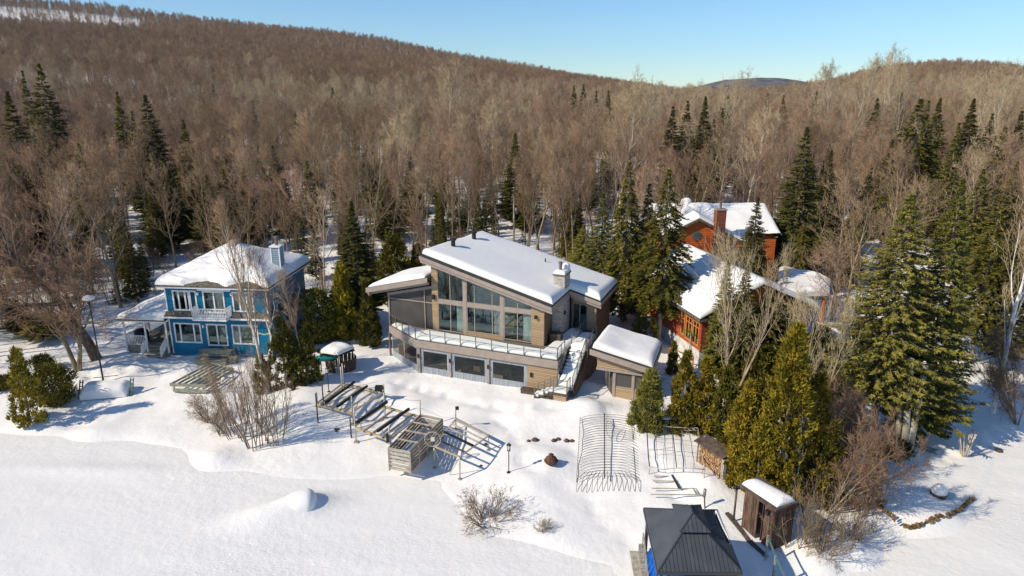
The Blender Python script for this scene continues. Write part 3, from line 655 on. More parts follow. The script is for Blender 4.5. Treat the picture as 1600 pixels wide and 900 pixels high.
scatter('undergrowth', U, zu, 'brown brush and small firs growing under the trees of the wood')
# ------------------------------------------------------------------ house materials and helpers
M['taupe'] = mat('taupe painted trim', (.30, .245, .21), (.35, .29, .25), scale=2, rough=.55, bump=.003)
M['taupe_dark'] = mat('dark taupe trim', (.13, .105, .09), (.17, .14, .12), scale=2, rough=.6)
M['roof_dark'] = mat('black roof membrane', (.022, .022, .024), (.05, .048, .046), scale=6, rough=.8, bump=.01)
M['cedar_siding'] = siding('honey wood siding', (.34, .235, .135), (.52, .38, .235), pitch=.14)
M['shaded_siding'] = siding('shaded wood siding', (.16, .095, .055), (.24, .15, .09), pitch=.14)  # same wood as the honey siding, with shade put into its colour
M['stone'] = mat('pale ledge stone', (.26, .235, .205), (.55, .51, .46), scale=5, rough=.85, bump=.05, bscale=9, stretch=(1, 1, 3.2), contrast=(.35, .6))
M['vinyl'] = mat('grey blue canvas', (.24, .265, .30), (.36, .39, .42), scale=1.6, rough=.6, bump=.06, bscale=3, stretch=(6, 6, .35))
M['screen'] = mat('dark mesh screen', (.060, .056, .054), (.085, .08, .076), scale=.6, rough=.6)
M['metal_rail'] = mat('bronze grey rail metal', (.20, .17, .145), rough=.4, metal=.4)
M['black_metal'] = mat('black metal', (.012, .012, .013), (.03, .03, .032), scale=6, rough=.45)
M['glass_house'] = glass_mat('window glass', (.68, .76, .74), .12, (.62, .84, .88))
M['glass_rail'] = glass_mat('rail glass', (.96, .98, .98), -.02, (.95, .97, 1))
M['clear_vinyl'] = glass_mat('clear vinyl', (.40, .39, .38), .02)
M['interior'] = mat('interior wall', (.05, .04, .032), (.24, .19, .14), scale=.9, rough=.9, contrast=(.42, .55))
M['floor_wood'] = mat('interior wood floor', (.20, .13, .08), (.30, .20, .12), scale=3, rough=.4)
M['curtain'] = mat('pale curtain', (.62, .63, .60), (.80, .81, .78), scale=3, rough=.9, bump=.05, bscale=3, stretch=(7, 7, .2))
M['sofa'] = mat('charcoal upholstery', (.02, .022, .025), (.05, .052, .055), scale=4, rough=.9)
M['brown_box'] = mat('weathered brown box', (.06, .042, .034), (.12, .09, .07), scale=3, rough=.8, bump=.01)
M['white_trim'] = mat('white painted trim', (.74, .74, .74), (.80, .80, .80), scale=3, rough=.45)
M['blue_siding'] = siding('teal blue siding', (.0, .135, .25), (.008, .22, .385), pitch=.13, rough=.5)
M['green_wood'] = mat('grey green weathered boards', (.17, .18, .135), (.33, .33, .26), scale=3, rough=.85, bump=.01, stretch=(1, 1, 4))
M['shingle'] = mat('grey brown shingle edge', (.055, .045, .035), (.19, .165, .13), scale=7, rough=.9, bump=.03)
M['red_siding'] = siding('red orange siding', (.50, .10, .018), (.68, .17, .035), pitch=.2)
M['red_dark'] = siding('dull red boards', (.36, .07, .025), (.46, .11, .045), pitch=.18)
M['orange_trim'] = mat('orange stained trim', (.50, .17, .035), (.62, .25, .07), scale=3, rough=.6)
M['red_brick'] = siding('brown red chimney boards', (.20, .06, .04), (.30, .10, .065), pitch=.16)
M['render'] = mat('white rendered plinth', (.45, .44, .42), (.68, .67, .65), scale=2, rough=.9, bump=.02)
def T_(t, w): return math.sqrt(max(0.0, 1 - (1 - min(max(t, 0) / w, 1)) ** 2.6))
def dense(n, edge=.7, L=10.0):
    """parameters 0..1 packed near both ends, edge metres of a length L"""
    e = min(edge / L, .45); a = [e * f for f in (0, .02, .06, .14, .25, .4, .6, .8, 1)]
    mid = list(np.linspace(e, 1 - e, n)[1:-1]); return a + mid + [1 - v for v in a[::-1]]
def snow_quad(name, parent, c, T=.45, w=None, n=10, lump=.05, seed=1, edges=(1, 1, 1, 1), over=.04, material=None):
    """snow lying on the quad c (4 corners, counter-clockwise from above), rounded at its edges"""
    c = [Vector(p) for p in c]; w = w or T * 1.05; Lu = (c[1] - c[0]).length; Lv = (c[3] - c[0]).length
    S = dense(n, w, Lu); R = dense(n, w, Lv); V = []; F = []
    for t in R:
        for s in S:
            p = (c[0] * (1 - s) + c[1] * s) * (1 - t) + (c[3] * (1 - s) + c[2] * s) * t
            ds = [t * Lv if edges[0] else 9, (1 - s) * Lu if edges[1] else 9, (1 - t) * Lv if edges[2] else 9, s * Lu if edges[3] else 9]
            k = 1.0
            for d in ds: k *= T_(d, w)
            nz = (float(smooth_noise(p.x, p.y, 2.3, seed)) * 2 + float(smooth_noise(p.x, p.y, .8, seed + 5)))
            h = T * k * (1 + .3 * float(smooth_noise(p.x, p.y, 1.4, seed + 9))) + lump * nz * k
            # bulge the rim outwards a little
            m = min(ds); out = over * math.sin(min(m / (w * .35), 1) * math.pi) if m < w * .35 else 0
            q = p.copy()
            if out:
                i = ds.index(m); cen = (c[0] + c[1] + c[2] + c[3]) / 4
                dv = {0: (c[0] - c[3]), 1: (c[1] - c[0]), 2: (c[3] - c[0]), 3: (c[0] - c[1])}[i]; dv.z = 0; q += dv.normalized() * out
            V.append((q.x, q.y, q.z + h + .012))
    nx = len(S)
    for j in range(len(R) - 1):
        for i in range(nx - 1): F.append((j * nx + i, j * nx + i + 1, (j + 1) * nx + i + 1, (j + 1) * nx + i))
    b = len(V); V += [tuple(p + Vector((0, 0, .006))) for p in c]; F.append((b + 3, b + 2, b + 1, b))
    me = bpy.data.meshes.new(name); me.from_pydata(V, [], F); me.materials.append(material or M['roof_snow'])
    me.polygons.foreach_set('use_smooth', [True] * len(F)); me.update()
    return obj_from(name, me, parent)
def snow_field(name, parent, xs, ys, base, inside, T=.45, w=.5, lump=.08, seed=1, kind=None):
    """snow on an arbitrary roof: base(x,y) height, inside(x,y) distance from the edge (negative = off)"""
    V = []; F = []; idx = {}
    for j, y in enumerate(ys):
        for i, x in enumerate(xs):
            d = inside(x, y)
            if d < -.95: continue
            k = T_(d, w); nz = 2 * float(smooth_noise(x, y, 2.0, seed)) + float(smooth_noise(x, y, .8, seed + 3))
            idx[(i, j)] = len(V); V.append((x, y, base(x, y) + .015 + ((T + lump * nz) * k if d > 1e-4 else (-.05 if d < -1e-4 else 0))))
    for j in range(len(ys) - 1):
        for i in range(len(xs) - 1):
            q = [(i, j), (i + 1, j), (i + 1, j + 1), (i, j + 1)]
            if all(a in idx for a in q): F.append(tuple(idx[a] for a in q))
    me = bpy.data.meshes.new(name); me.from_pydata(V, [], F); me.materials.append(M['roof_snow']); me.polygons.foreach_set('use_smooth', [True] * len(F)); me.update()
    return tag(obj_from(name, me, parent), kind=kind)
def pack(a, b, marks, w=.5, st=.5):
    """grid lines from a to b, dense near the marks"""
    v = set(); 
    for m in marks:
        for f in (0, .01, .04, .09, .17, .28, .42, .6, .8, 1):
            for sg in (-1, 1):
                q = m + sg * f * w
                if a - 1e-6 <= q <= b + 1e-6: v.add(round(q, 4))
    q = a
    while q < b: v.add(round(q, 4)); q += st
    v.add(round(b, 4)); o = sorted(v); r = [o[0]]
    for q in o[1:]:
        if q - r[-1] > .003: r.append(q)
    return r
def window(root, P, a0, a1, zb, ztl, ztr=None, mull=(), bars=(), fw=.07, fo=(.0, .07), frame=None, glass=None, name='window', gl=.03, label=None):
    """framed opening in plane P(a, z, out); top edge may slope; each light is its own pane"""
    ztr = ztl if ztr is None else ztr
    top = lambda a: ztl + (ztr - ztl) * (a - a0) / (a1 - a0)
    f = MB(); o0, o1 = fo; ext = Vector(P(0, 0, o1)) - Vector(P(0, 0, o0))
    def bar(pts): f.prism([P(a, z, o0) for a, z in pts], ext)
    bar([(a0, zb), (a1, zb), (a1, zb + fw), (a0, zb + fw)])
    bar([(a0, top(a0) - fw), (a1, top(a1) - fw), (a1, top(a1)), (a0, top(a0))])
    bar([(a0, zb + fw), (a0 + fw, zb + fw), (a0 + fw, top(a0 + fw) - fw), (a0, top(a0) - fw)])
    bar([(a1 - fw, zb + fw), (a1, zb + fw), (a1, top(a1) - fw), (a1 - fw, top(a1 - fw) - fw)])
    for m in mull: bar([(m - fw / 2, zb + fw), (m + fw / 2, zb + fw), (m + fw / 2, top(m) - fw), (m - fw / 2, top(m) - fw)])
    for z in bars: f.prism([P(a, zz, o0 + .005) for a, zz in [(a0 + fw, z - fw * .25), (a1 - fw, z - fw * .25), (a1 - fw, z + fw * .25), (a0 + fw, z + fw * .25)]], ext * .8)
    me = f.mesh(name, frame or M['taupe']); recalc(me); w = obj_from(name, me, root)
    if label: w['label'] = label
    xs = [a0 + fw] + [v for m in mull for v in (m - fw / 2, m + fw / 2)] + [a1 - fw]
    for i in range(0, len(xs), 2):
        l, r = xs[i], xs[i + 1]; p = MB(); p.quad(P(l, zb + fw, gl), P(r, zb + fw, gl), P(r, top(r) - fw, gl), P(l, top(l) - fw, gl)); p.build('pane', glass or M['glass_house'], w)
    return w
def railing(root, pts, h=1.05, post_m=None, glass=True, step=1.35, glass_m=None, zfn=None):
    """glass balustrade along a polyline of deck points"""
    post_m = post_m or M['metal_rail']; g = thing_part('railing', root); hr = MB()
    P = [Vector(p) for p in pts]; posts = []
    for a, b in zip(P[:-1], P[1:]):
        L = (b - a).length; n = max(1, round(L / step)); seg = [a.lerp(b, i / n) for i in range(n + 1)]
        for i, q in enumerate(seg):
            if i == 0 and posts and (posts[-1] - q).length < .05: continue
            posts.append(q)
        for u, v in zip(seg[:-1], seg[1:]):
            if glass:
                d = (v - u); d.z = 0; nn = d.normalized(); lo = .10; k = MB(); side = Vector((-nn.y, nn.x, 0)) * .012
                e = nn * .04; k.prism([u + e + Vector((0, 0, lo)), v - e + Vector((0, 0, lo)), v - e + Vector((0, 0, h - .06)), u + e + Vector((0, 0, h - .06))], side); k.build('glass_panel', glass_m or M['glass_rail'], g)
        hr.beam(a + Vector((0, 0, h)), b + Vector((0, 0, h)), .05, .045); hr.beam(a + Vector((0, 0, .07)), b + Vector((0, 0, .07)), .035, .035)
    for q in posts:
        m = MB(); m.box(q.x - .03, q.x + .03, q.y - .03, q.y + .03, q.z, q.z + h - .025); m.build('post', post_m, g)
    hr.build('handrail', post_m, g); return g
def thing_part(name, root, loc=None):
    e = bpy.data.objects.new(name, None); e.empty_display_size = .2
    if loc is not None: e.location = loc
    return link(e, root)
def part(name, m, root, fn, **k):
    b = MB(); fn(b); return b.build(name, m, root, **k)
def pbox(name, m, root, *a, **k):
    b = MB(); b.box(*a); return b.build(name, m, root, **k)

# ------------------------------------------------------------------ the grey and wood house in the middle
A5 = math.radians(-21.5)
HO = (-6.7, 55.42)
house = thing('modern_house', 'large taupe and wood house with glass front and one long snow covered sloping roof', 'house', (HO[0], HO[1], 0), A5)
hc, hs = math.cos(A5), math.sin(A5)
def hw(u, v, z=0): return Vector((HO[0] + u * hc - v * hs, HO[1] + u * hs + v * hc, z))
zr = lambda u: 10.93 - .272 * (u + .8)                        # top of the roof deck
def roof_poly(ins=0.0): return [(-.8 + ins, -.7 + ins), (10.8 - ins, -.7 + ins), (10.8 - ins, 4.3 + ins), (13.5 - ins, 4.3 + ins), (13.5 - ins, 10.4 - ins), (.1 + ins, 9.8 - ins)]
part('roof', M['roof_dark'], house, lambda b: b.prism([(u, v, zr(u) - .14) for u, v in roof_poly()], (0, 0, .14)))
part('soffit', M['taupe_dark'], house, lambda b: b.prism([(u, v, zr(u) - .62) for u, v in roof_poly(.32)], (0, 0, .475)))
def fascia(a, b_, d0, d1, off, th=.05):
    a = Vector((*a, 0)); b_ = Vector((*b_, 0)); d = (b_ - a).normalized(); n = Vector((d.y, -d.x, 0))
    m = MB(); q = [a + n * off, b_ + n * off]
    m.prism([(q[0].x, q[0].y, zr(a.x) - d1), (q[1].x, q[1].y, zr(b_.x) - d1), (q[1].x, q[1].y, zr(b_.x) - d0), (q[0].x, q[0].y, zr(a.x) - d0)], -n * th)
    me = m.mesh('fascia_board', M['taupe']); recalc(me); obj_from('fascia_board', me, house)
rp = roof_poly()
for i in (0, 1, 2, 3, 4, 5):
    a, b_ = rp[i], rp[(i + 1) % 6]
    fascia(a, b_, .145, .47, .012)
    if i in (0, 2): fascia(a, b_, .475, .74, -.13)
def uleft(v): return -.8 + max(0, (v + .7)) * .0857
def vback(u): return 9.8 + .0448 * (u - .1)
def main_snow():
    T, w = .50, .55; inF, inL, inR = .32, .10, .05
    us = [-1 + 0 for _ in ()]; S = [1 - s for s in dense(12, w, 11.6)][::-1]; S = sorted(set(S)); r = pack(10.8, 13.5 - inR, [10.8, 13.5 - inR], w, .5)
    lo = pack(-.7 + inF, 4.3, [-.7 + inF, 4.3], w, .6)[:-1]; hiP = sorted(set(dense(9, w, 7.0)))
    rows = [('v', v) for v in lo] + [('t', t) for t in hiP]
    cols = [('s', s) for s in S] + [('u', u) for u in r[1:]]
    V = []; F = []; idx = {}
    for j, (rk, rv) in enumerate(rows):
        for i, (ck, cv) in enumerate(cols):
            u = cv if ck == 'u' else None; v = rv if rk == 'v' else None
            if v is None:
                uu = u if u is not None else -.5 + 11.3 * cv; v = 4.3 + (vback(uu) - 4.3 - .05) * rv
            if u is None: ul = uleft(v) + inL; u = ul + (10.8 - ul) * cv
            if u > 10.8001 and v < 4.3 - 1e-4: continue
            d = [v - (-.7 + inF), (u - uleft(v) - inL), (vback(u) - .05 - v), 13.5 - inR - u]
            if v < 4.3 + w:
                # notch at (10.8, 4.3)
                if v <= 4.3: d.append(10.8 - .02 - u)
                elif u > 10.8: d.append(v - 4.32)
                else: d.append(math.hypot(10.8 - u, v - 4.3))
            wl_ = w * (1 + .7 * float(smooth_noise(u, v, 1.1, 15))); m = [T_(x, wl_) for x in d]; k = 1
            for x in m: k = min(k, x)
            nz = float(smooth_noise(u, v, 3.0, 4)) * 2 + .5 * float(smooth_noise(u, v, .9, 6))
            idx[(i, j)] = len(V); V.append((u, v, zr(u) + .012 + k * (T + .08 * nz)))
    for j in range(len(rows) - 1):
        for i in range(len(cols) - 1):
            q = [(i, j), (i + 1, j), (i + 1, j + 1), (i, j + 1)]
            if all(a in idx for a in q): F.append(tuple(idx[a] for a in q))
    me = bpy.data.meshes.new('roof_snow'); me.from_pydata(V, [], F); me.materials.append(M['roof_snow']); me.polygons.foreach_set('use_smooth', [True] * len(F)); me.update()
    obj_from('roof_snow', me, house)
main_snow()
# walls of the upper floor
def polywall(name, m, pts, d, root=None):
    b = MB(); b.prism(pts, d); me = b.mesh(name, m); recalc(me); return obj_from(name, me, root or house)
zt = lambda u: zr(u) - .60
polywall('corner_pillar', M['cedar_siding'], [(-.1, -.02, 4.05), (.42, -.02, 4.05), (.42, -.02, zt(.42)), (-.1, -.02, zt(-.1))], (0, .22, 0))
polywall('wall', M['cedar_siding'], [(8.92, 0, 4.05), (9.95, 0, 4.05), (9.95, 0, zt(9.95)), (8.92, 0, zt(8.92))], (0, .2, 0))
for u0, u1 in ((2.86, 3.12), (6.2, 6.48)): polywall('post', M['taupe'], [(u0, -.03, 4.05), (u1, -.03, 4.05), (u1, -.03, zt(u1)), (u0, -.03, zt(u0))], (0, .2, 0))
for u0, u1 in ((.42, 2.86), (3.12, 6.2), (6.48, 8.92)): pbox('transom_beam', M['taupe'], house, u0, u1, -.01, .16, 6.66, 6.95)
pbox('sill_wall', M['cedar_siding'], house, 3.12, 6.2, 0, .16, 4.05, 4.42)
PF = lambda v0: (lambda a, z, o: (a, v0 - o, z))
Pm = PF(.05)
for a0, a1, zb, mu in ((.43, 2.85, 4.18, (1.62,)), (3.13, 6.19, 4.43, (3.85, 5.45)), (6.49, 8.91, 4.18, (7.68,))):
    window(house, Pm, a0, a1, zb, 6.655, mull=mu, fw=.07, fo=(0, .06))
    window(house, Pm, a0, a1, 6.955, zt(a0) - .01, zt(a1) - .01, mull=mu, fw=.06, fo=(0, .06))
# interior behind the glass
pbox('interior_floor', M['floor_wood'], house, -.1, 9.9, .2, 7.4, 3.98, 4.06)
M['room_wall'] = mat('living room wall', (.10, .08, .06), (.50, .44, .36), scale=1.3, rough=.9, contrast=(.40, .6))
polywall('interior_wall', M['room_wall'], [(-.1, 4.4, 4.06), (9.9, 4.4, 4.06), (9.9, 4.4, zt(9.9)), (-.1, 4.4, zt(-.1))], (0, .12, 0))
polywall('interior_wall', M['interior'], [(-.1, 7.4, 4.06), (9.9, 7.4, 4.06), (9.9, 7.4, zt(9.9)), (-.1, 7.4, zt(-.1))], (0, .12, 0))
polywall('side_wall', M['shaded_siding'], [(-.12, .2, 1.2), (-.12, 9.3, 1.2), (-.12, 9.3, zt(0)), (-.12, .2, zt(-.1))], (.1, 0, 0))
for a0, a1 in ((2.05, 2.8), (5.5, 6.15), (8.05, 8.85)):
    b = MB(); n = 14
    for i in range(n):
        u0 = a0 + (a1 - a0) * i / n; u1 = a0 + (a1 - a0) * (i + 1) / n; v0 = .30 + .06 * (i % 2); v1 = .30 + .06 * ((i + 1) % 2); b.quad((u0, v0, 4.2), (u1, v1, 4.2), (u1, v1, 6.65), (u0, v0, 6.65))
    b.build('curtain', M['curtain'], house)
def sofa(u, v, w, label, rz=0):
    p = hw(u, v, 4.06); t = thing('sofa', label, 'sofa', p, A5 + rz)
    pbox('seat', M['sofa'], t, -w / 2, w / 2, -.42, .4, .12, .45); pbox('backrest', M['sofa'], t, -w / 2, w / 2, .28, .46, .45, .85)
    for s in (-1, 1): pbox('armrest', M['sofa'], t, s * w / 2 - .09, s * w / 2 + .09, -.42, .46, .12, .62)
sofa(1.9, 1.7, 1.5, 'dark sofa behind the left glass door of the grey house'); sofa(4.6, 1.5, 2.0, 'long dark sofa behind the middle window of the grey house', 3.1416); sofa(7.6, 1.9, 1.6, 'dark sofa behind the right glass door of the grey house')
# right hand walls
polywall('wall', M['shaded_siding'], [(9.95, .2, 4.05), (9.95, 2.05, 4.05), (9.95, 2.05, zt(9.95)), (9.95, .2, zt(9.95))], (-.12, 0, 0))
polywall('wall', M['shaded_siding'], [(10.7, 5.0, 4.05), (10.85, 5.0, 4.05), (10.85, 5.0, zt(10.8)), (10.7, 5.0, zt(10.7))], (0, .15, 0))
polywall('wall', M['cedar_siding'], [(12.2, 5.0, 4.05), (12.95, 5.0, 4.05), (12.95, 5.0, zt(12.95)), (12.2, 5.0, zt(12.2))], (0, .15, 0))
polywall('wall', M['cedar_siding'], [(10.86, 5.0, 6.42), (12.19, 5.0, 6.42), (12.19, 5.0, zt(12.19)), (10.86, 5.0, zt(10.86))], (0, .14, 0))
window(house, PF(5.02), 10.86, 12.19, 4.15, 6.40, mull=(11.52,), fw=.07, fo=(0, .06), name='glass_door')
polywall('wall', M['shaded_siding'], [(12.95, 5.15, .9), (12.95, 10.0, .9), (12.95, 10.0, zt(12.95)), (12.95, 5.15, zt(12.95))], (-.12, 0, 0))
polywall('back_wall', M['shaded_siding'], [(.1, 9.3, .9), (12.9, 9.9, .9), (12.9, 9.9, zt(12.9)), (.1, 9.3, zt(.1))], (0, .1, 0))
# chimney: a breast below the eaves, a stack above them
ch = thing_part('chimney', house)
pbox('stone_breast', M['stone'], ch, 9.96, 10.7, 2.1, 4.6, 4.05, zr(10.2) - .1)
pbox('stone_stack', M['stone'], ch, 9.78, 10.72, 2.9, 4.45, zr(10.2) - .2, 9.25)
pbox('cap', M['taupe_dark'], ch, 9.70, 10.80, 2.82, 4.53, 9.25, 9.36)
part('flue', M['metal_rail'], ch, lambda b: (b.tube([(10.15, 3.5, 9.36), (10.15, 3.5, 10.15)], .13, 12), b.tube([(10.15, 3.5, 10.15), (10.15, 3.5, 10.3)], .17, 12)))
snow_quad('cap_snow', ch, [(9.74, 2.86, 9.36), (10.76, 2.86, 9.36), (10.76, 4.5, 9.36), (9.74, 4.5, 9.36)], T=.28, n=5)
part('snow_lump', M['roof_snow'], ch, lambda b: (setattr(b, 'cs', True), b.lathe([(.05, 0), (.30, .12), (.34, .35), (.26, .58), (.06, .68)], (10.45, 4.2, 9.4), 14)))
pbox('wall_lamp', M['black_metal'], house, 10.705, 10.85, 2.9, 3.05, 5.95, 6.25)
# roof vents
for u, v, h, r in ((.75, 2.55, .62, .24), (1.0, 6.3, .62, .24), (7.57, 7.2, .45, .07)):
    z = zr(u) + .40
    def f(b, u=u, v=v, z=z, h=h, r=r):
        b.tube([(u, v, z - .4), (u, v, z + h)], r * .8, 14)
        if r > .1: b.tube([(u, v, z + h), (u, v, z + h + .06), (u, v, z + h + .2), (u, v, z + h + .24)], [r * .85, r * 1.25, r * 1.2, r * .6], 14)
    part('roof_vent', M['black_metal'], house, f)
# left screened porch and its low roof
zw = lambda u: 7.42 + (u + 6.2) * .25
wp = [(-6.2, -.7), (.0, -.7), (.0, 5.0), (-3.3, 5.0), (-6.0, 3.6)]
part('porch_roof', M['roof_dark'], house, lambda b: b.prism([(u, v, zw(u) - .12) for u, v in wp[:2]] + [(-.12, 5.0, zw(-.12) - .12), (-3.3, 5.0, zw(-3.3) - .12), (-6.0, 3.6, zw(-6) - .12)], (0, 0, .1)))
for i, (a, b_) in enumerate(((wp[0], (-.12, -.7)), (wp[3], wp[4]), (wp[4], wp[0]))):
    m = MB(); A_ = Vector((*a, 0)); B_ = Vector((*b_, 0)); d = (B_ - A_).normalized(); n = Vector((d.y, -d.x, 0))
    for d0, d1, off in ((.0, .42, .02), (.43, .66, -.25)):
        q = [A_ + n * off, B_ + n * off]; m.prism([(q[0].x, q[0].y, zw(a[0]) - d1), (q[1].x, q[1].y, zw(b_[0]) - d1), (q[1].x, q[1].y, zw(b_[0]) - d0), (q[0].x, q[0].y, zw(a[0]) - d0)], -n * .05)
    me = m.mesh('fascia_board', M['taupe']); recalc(me); obj_from('fascia_board', me, house)
snow_quad('porch_roof_snow', house, [(-6.1, -.5, zw(-6.1)), (-.45, -.5, zw(-.45)), (-.45, 4.9, zw(-.45)), (-4.6, 4.6, zw(-4.6))], T=.38, w=.8, n=10, lump=.06, seed=8)
zs_ = lambda u: 6.72 + (u + 4.6) * .25
polywall('screen', M['screen'], [(-4.5, .3, 4.05), (-.12, .3, 4.05), (-.12, .3, zs_(-.12)), (-4.5, .3, zs_(-4.5))], (0, .02, 0))
polywall('screen', M['screen'], [(-4.55, .35, 4.05), (-4.55, 3.6, 4.05), (-4.55, 3.6, 6.7), (-4.55, .35, 6.7)], (.02, 0, 0))
for u, w_ in ((-4.6, .14), (-1.0, .08)): pbox('porch_post', M['taupe'], house, u, u + w_, .22, .30, 4.05, zs_(u) - .0)
pbox('porch_rail', M['taupe'], house, -4.46, -.12, .22, .30, 6.42, 6.50)
polywall('porch_beam', M['taupe'], [(-4.6, .2, zs_(-4.6) - .05), (-.12, .2, zs_(-.12) - .05), (-.12, .2, zs_(-.12) + .2), (-4.6, .2, zs_(-4.6) + .2)], (0, .12, 0))
pbox('floor', M['floor_wood'], house, -4.5, -.15, .3, 3.6, 3.95, 4.04)
polywall('wall', M['shaded_siding'], [(-4.55, 3.62, 1.0), (-.15, 3.62, 1.0), (-.15, 3.62, 7.6), (-4.55, 3.62, 6.5)], (0, .1, 0))
pbox('wall_lamp', M['black_metal'], house, -.02, .22, -.2, -.025, 6.95, 7.35); pbox('wall_lamp', M['black_metal'], house, 9.2, 9.36, -.25, -.01, 6.35, 6.6)
# deck with its band, posts and curtains
deck = [(-4.35, -.2), (-.43, -2.52), (12.0, -2.62), (12.05, .55), (13.5, .55), (13.5, 5.0), (10.7, 5.0), (9.95, 0), (-.1, 0), (-4.5, .28)]
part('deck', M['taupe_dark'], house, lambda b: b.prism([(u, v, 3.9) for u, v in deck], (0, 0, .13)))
def band(a, b_, z0, z1, off=.02, th=.06, m='taupe', nm='deck_fascia'):
    A_ = Vector((*a, 0)); B_ = Vector((*b_, 0)); d = (B_ - A_).normalized(); n = Vector((d.y, -d.x, 0)); q0 = A_ + n * off; q1 = B_ + n * off
    b = MB(); b.prism([(q0.x, q0.y, z0), (q1.x, q1.y, z0), (q1.x, q1.y, z1), (q0.x, q0.y, z1)], -n * th); me = b.mesh(nm, M[m]); recalc(me); obj_from(nm, me, house)
for a, b_ in ((deck[0], deck[1]), (deck[1], deck[2]), (deck[2], (12.05, -.75))):
    band(a, b_, 3.42, 4.04); band(a, b_, 3.33, 3.43, off=-.06)
band((12.05, .55), (13.5, .55), 3.42, 4.04)
def deck_snow(c, seed, **k): return snow_quad('deck_snow', house, c, T=.30, w=.3, n=12, lump=.05, seed=seed, **k)
z_ = 4.035
deck_snow([(-.38, -2.42, z_), (11.9, -2.5, z_), (11.9, -1.3, z_), (-.38, -.35, z_)], 3, edges=(1, 1, 1, 0))
deck_snow([(-4.1, -.15, z_), (-.38, -2.42, z_), (-.38, -.35, z_), (-3.6, .2, z_)], 4, edges=(1, 0, 1, 1))
deck_snow([(10.3, -1.4, z_), (11.9, -1.4, z_), (11.9, 4.6, z_), (10.9, 4.6, z_)], 5)
deck_snow([(12.0, .7, z_), (13.3, .7, z_), (13.3, 3.8, z_), (12.0, 3.8, z_)], 6)
railing(house, [(-4.3, -.12, 4.04), (-.43, -2.48, 4.04)], step=1.14); railing(house, [(-.43, -2.48, 4.04), (11.95, -2.57, 4.04)], step=1.375)
railing(house, [(11.95, -2.57, 4.04), (11.98, -.8, 4.04)], step=.9); railing(house, [(12.05, .84, 4.04), (12.05, 4.6, 4.04)], step=1.2)
railing(house, [(13.45, .3, 4.04), (13.45, 3.4, 4.04)], step=1.3)
for u, w_ in ((-.34, .26), (2.68, .12), (6.06, .16)): pbox('deck_post', M['taupe'], house, u, u + w_, -2.5, -2.36, .7, 3.34)
for u in (-4.5,): pbox('deck_post', M['taupe_dark'], house, u, u + .14, -.15, 0, .7, 3.4)
PV = PF(-2.38)
def curtain_panel(P, a0, a1, wz0=1.72, wz1=3.10, side=.26, n=24):
    f = MB()
    for i in range(n):   # gathered skirt
        u0 = a0 + (a1 - a0) * i / n; u1 = a0 + (a1 - a0) * (i + 1) / n; o0 = .03 * ((i % 2) * 2 - 1) * .5; o1 = -o0
        f.quad(P(u0, .7, o0 + .02), P(u1, .7, o1 + .02), P(u1, wz0, 0), P(u0, wz0, 0))
    f.prism([P(a0, wz1, 0), P(a1, wz1, 0), P(a1, 3.36, 0), P(a0, 3.36, 0)], Vector(P(0, 0, .02)) - Vector(P(0, 0, 0)))
    for x0, x1 in ((a0, a0 + side), (a1 - side, a1)): f.prism([P(x0, wz0, 0), P(x1, wz0, 0), P(x1, wz1, 0), P(x0, wz1, 0)], Vector(P(0, 0, .02)) - Vector(P(0, 0, 0)))
    o = f.build('curtain_panel', M['vinyl'], house); w = MB(); w.quad(P(a0 + side, wz0, .01), P(a1 - side, wz0, .01), P(a1 - side, wz1, .01), P(a0 + side, wz1, .01)); w.build('clear_window', M['clear_vinyl'], o)
curtain_panel(PV, -.05, 2.66); curtain_panel(PV, 2.82, 6.04); curtain_panel(PV, 6.24, 9.42)
dl = Vector((-.43 + 4.35, -2.52 + .2, 0)).normalized(); nl = Vector((dl.y, -dl.x, 0))
PL = lambda a, z, o: (-4.3 + dl.x * a + nl.x * (o - .1), -.15 + dl.y * a + nl.y * (o - .1), z)
curtain_panel(PL, .15, 2.25, 1.75, 3.2, .08, 14); curtain_panel(PL, 2.27, 4.45, 1.75, 3.2, .08, 14)
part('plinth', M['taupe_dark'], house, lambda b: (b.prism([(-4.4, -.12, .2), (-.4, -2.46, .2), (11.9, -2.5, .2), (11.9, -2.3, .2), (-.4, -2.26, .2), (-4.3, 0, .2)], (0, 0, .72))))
polywall('wall', M['cedar_siding'], [(9.43, -2.42, .5), (11.93, -2.42, .5), (11.93, -2.42, 3.36), (9.43, -2.42, 3.36)], (0, .15, 0))
polywall('wall', M['shaded_siding'], [(11.93, -2.27, .5), (11.93, 5.0, .5), (11.93, 5.0, 3.88), (11.93, -2.27, 3.88)], (-.12, 0, 0))
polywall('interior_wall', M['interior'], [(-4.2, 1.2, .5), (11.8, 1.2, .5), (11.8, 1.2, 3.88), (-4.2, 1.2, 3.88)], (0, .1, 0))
pbox('patio_floor', M['taupe_dark'], house, -4.2, 11.8, -2.2, 1.2, .55, .68)
pbox('wall_lamp', M['black_metal'], house, 9.72, 9.86, -2.55, -2.42, 2.35, 2.7)
for u in (-.2, 2.72, 6.12): pbox('wall_lamp', M['black_metal'], house, u - .05, u + .05, -2.62, -2.505, 2.5, 2.82)
M['beige'] = mat('beige cushion', (.42, .33, .22), (.55, .45, .33), scale=3, rough=.9)
M['plant'] = mat('house plant', (.02, .06, .01), (.06, .14, .03), scale=6, rough=.6)
def patio(name, label, cat, u, v, parts):
    t = thing(name, label, cat, hw(u, v, .68), A5)
    for nm, m, a in parts: pbox(nm, M[m], t, *a)
patio('patio_table', 'beige table behind the left clear curtain window', 'table', 1.6, -1.2, [('tabletop', 'beige', (-.55, .55, -.35, .35, 1.0, 1.08)), ('leg', 'beige', (-.12, .12, -.12, .12, .0, 1.0))])
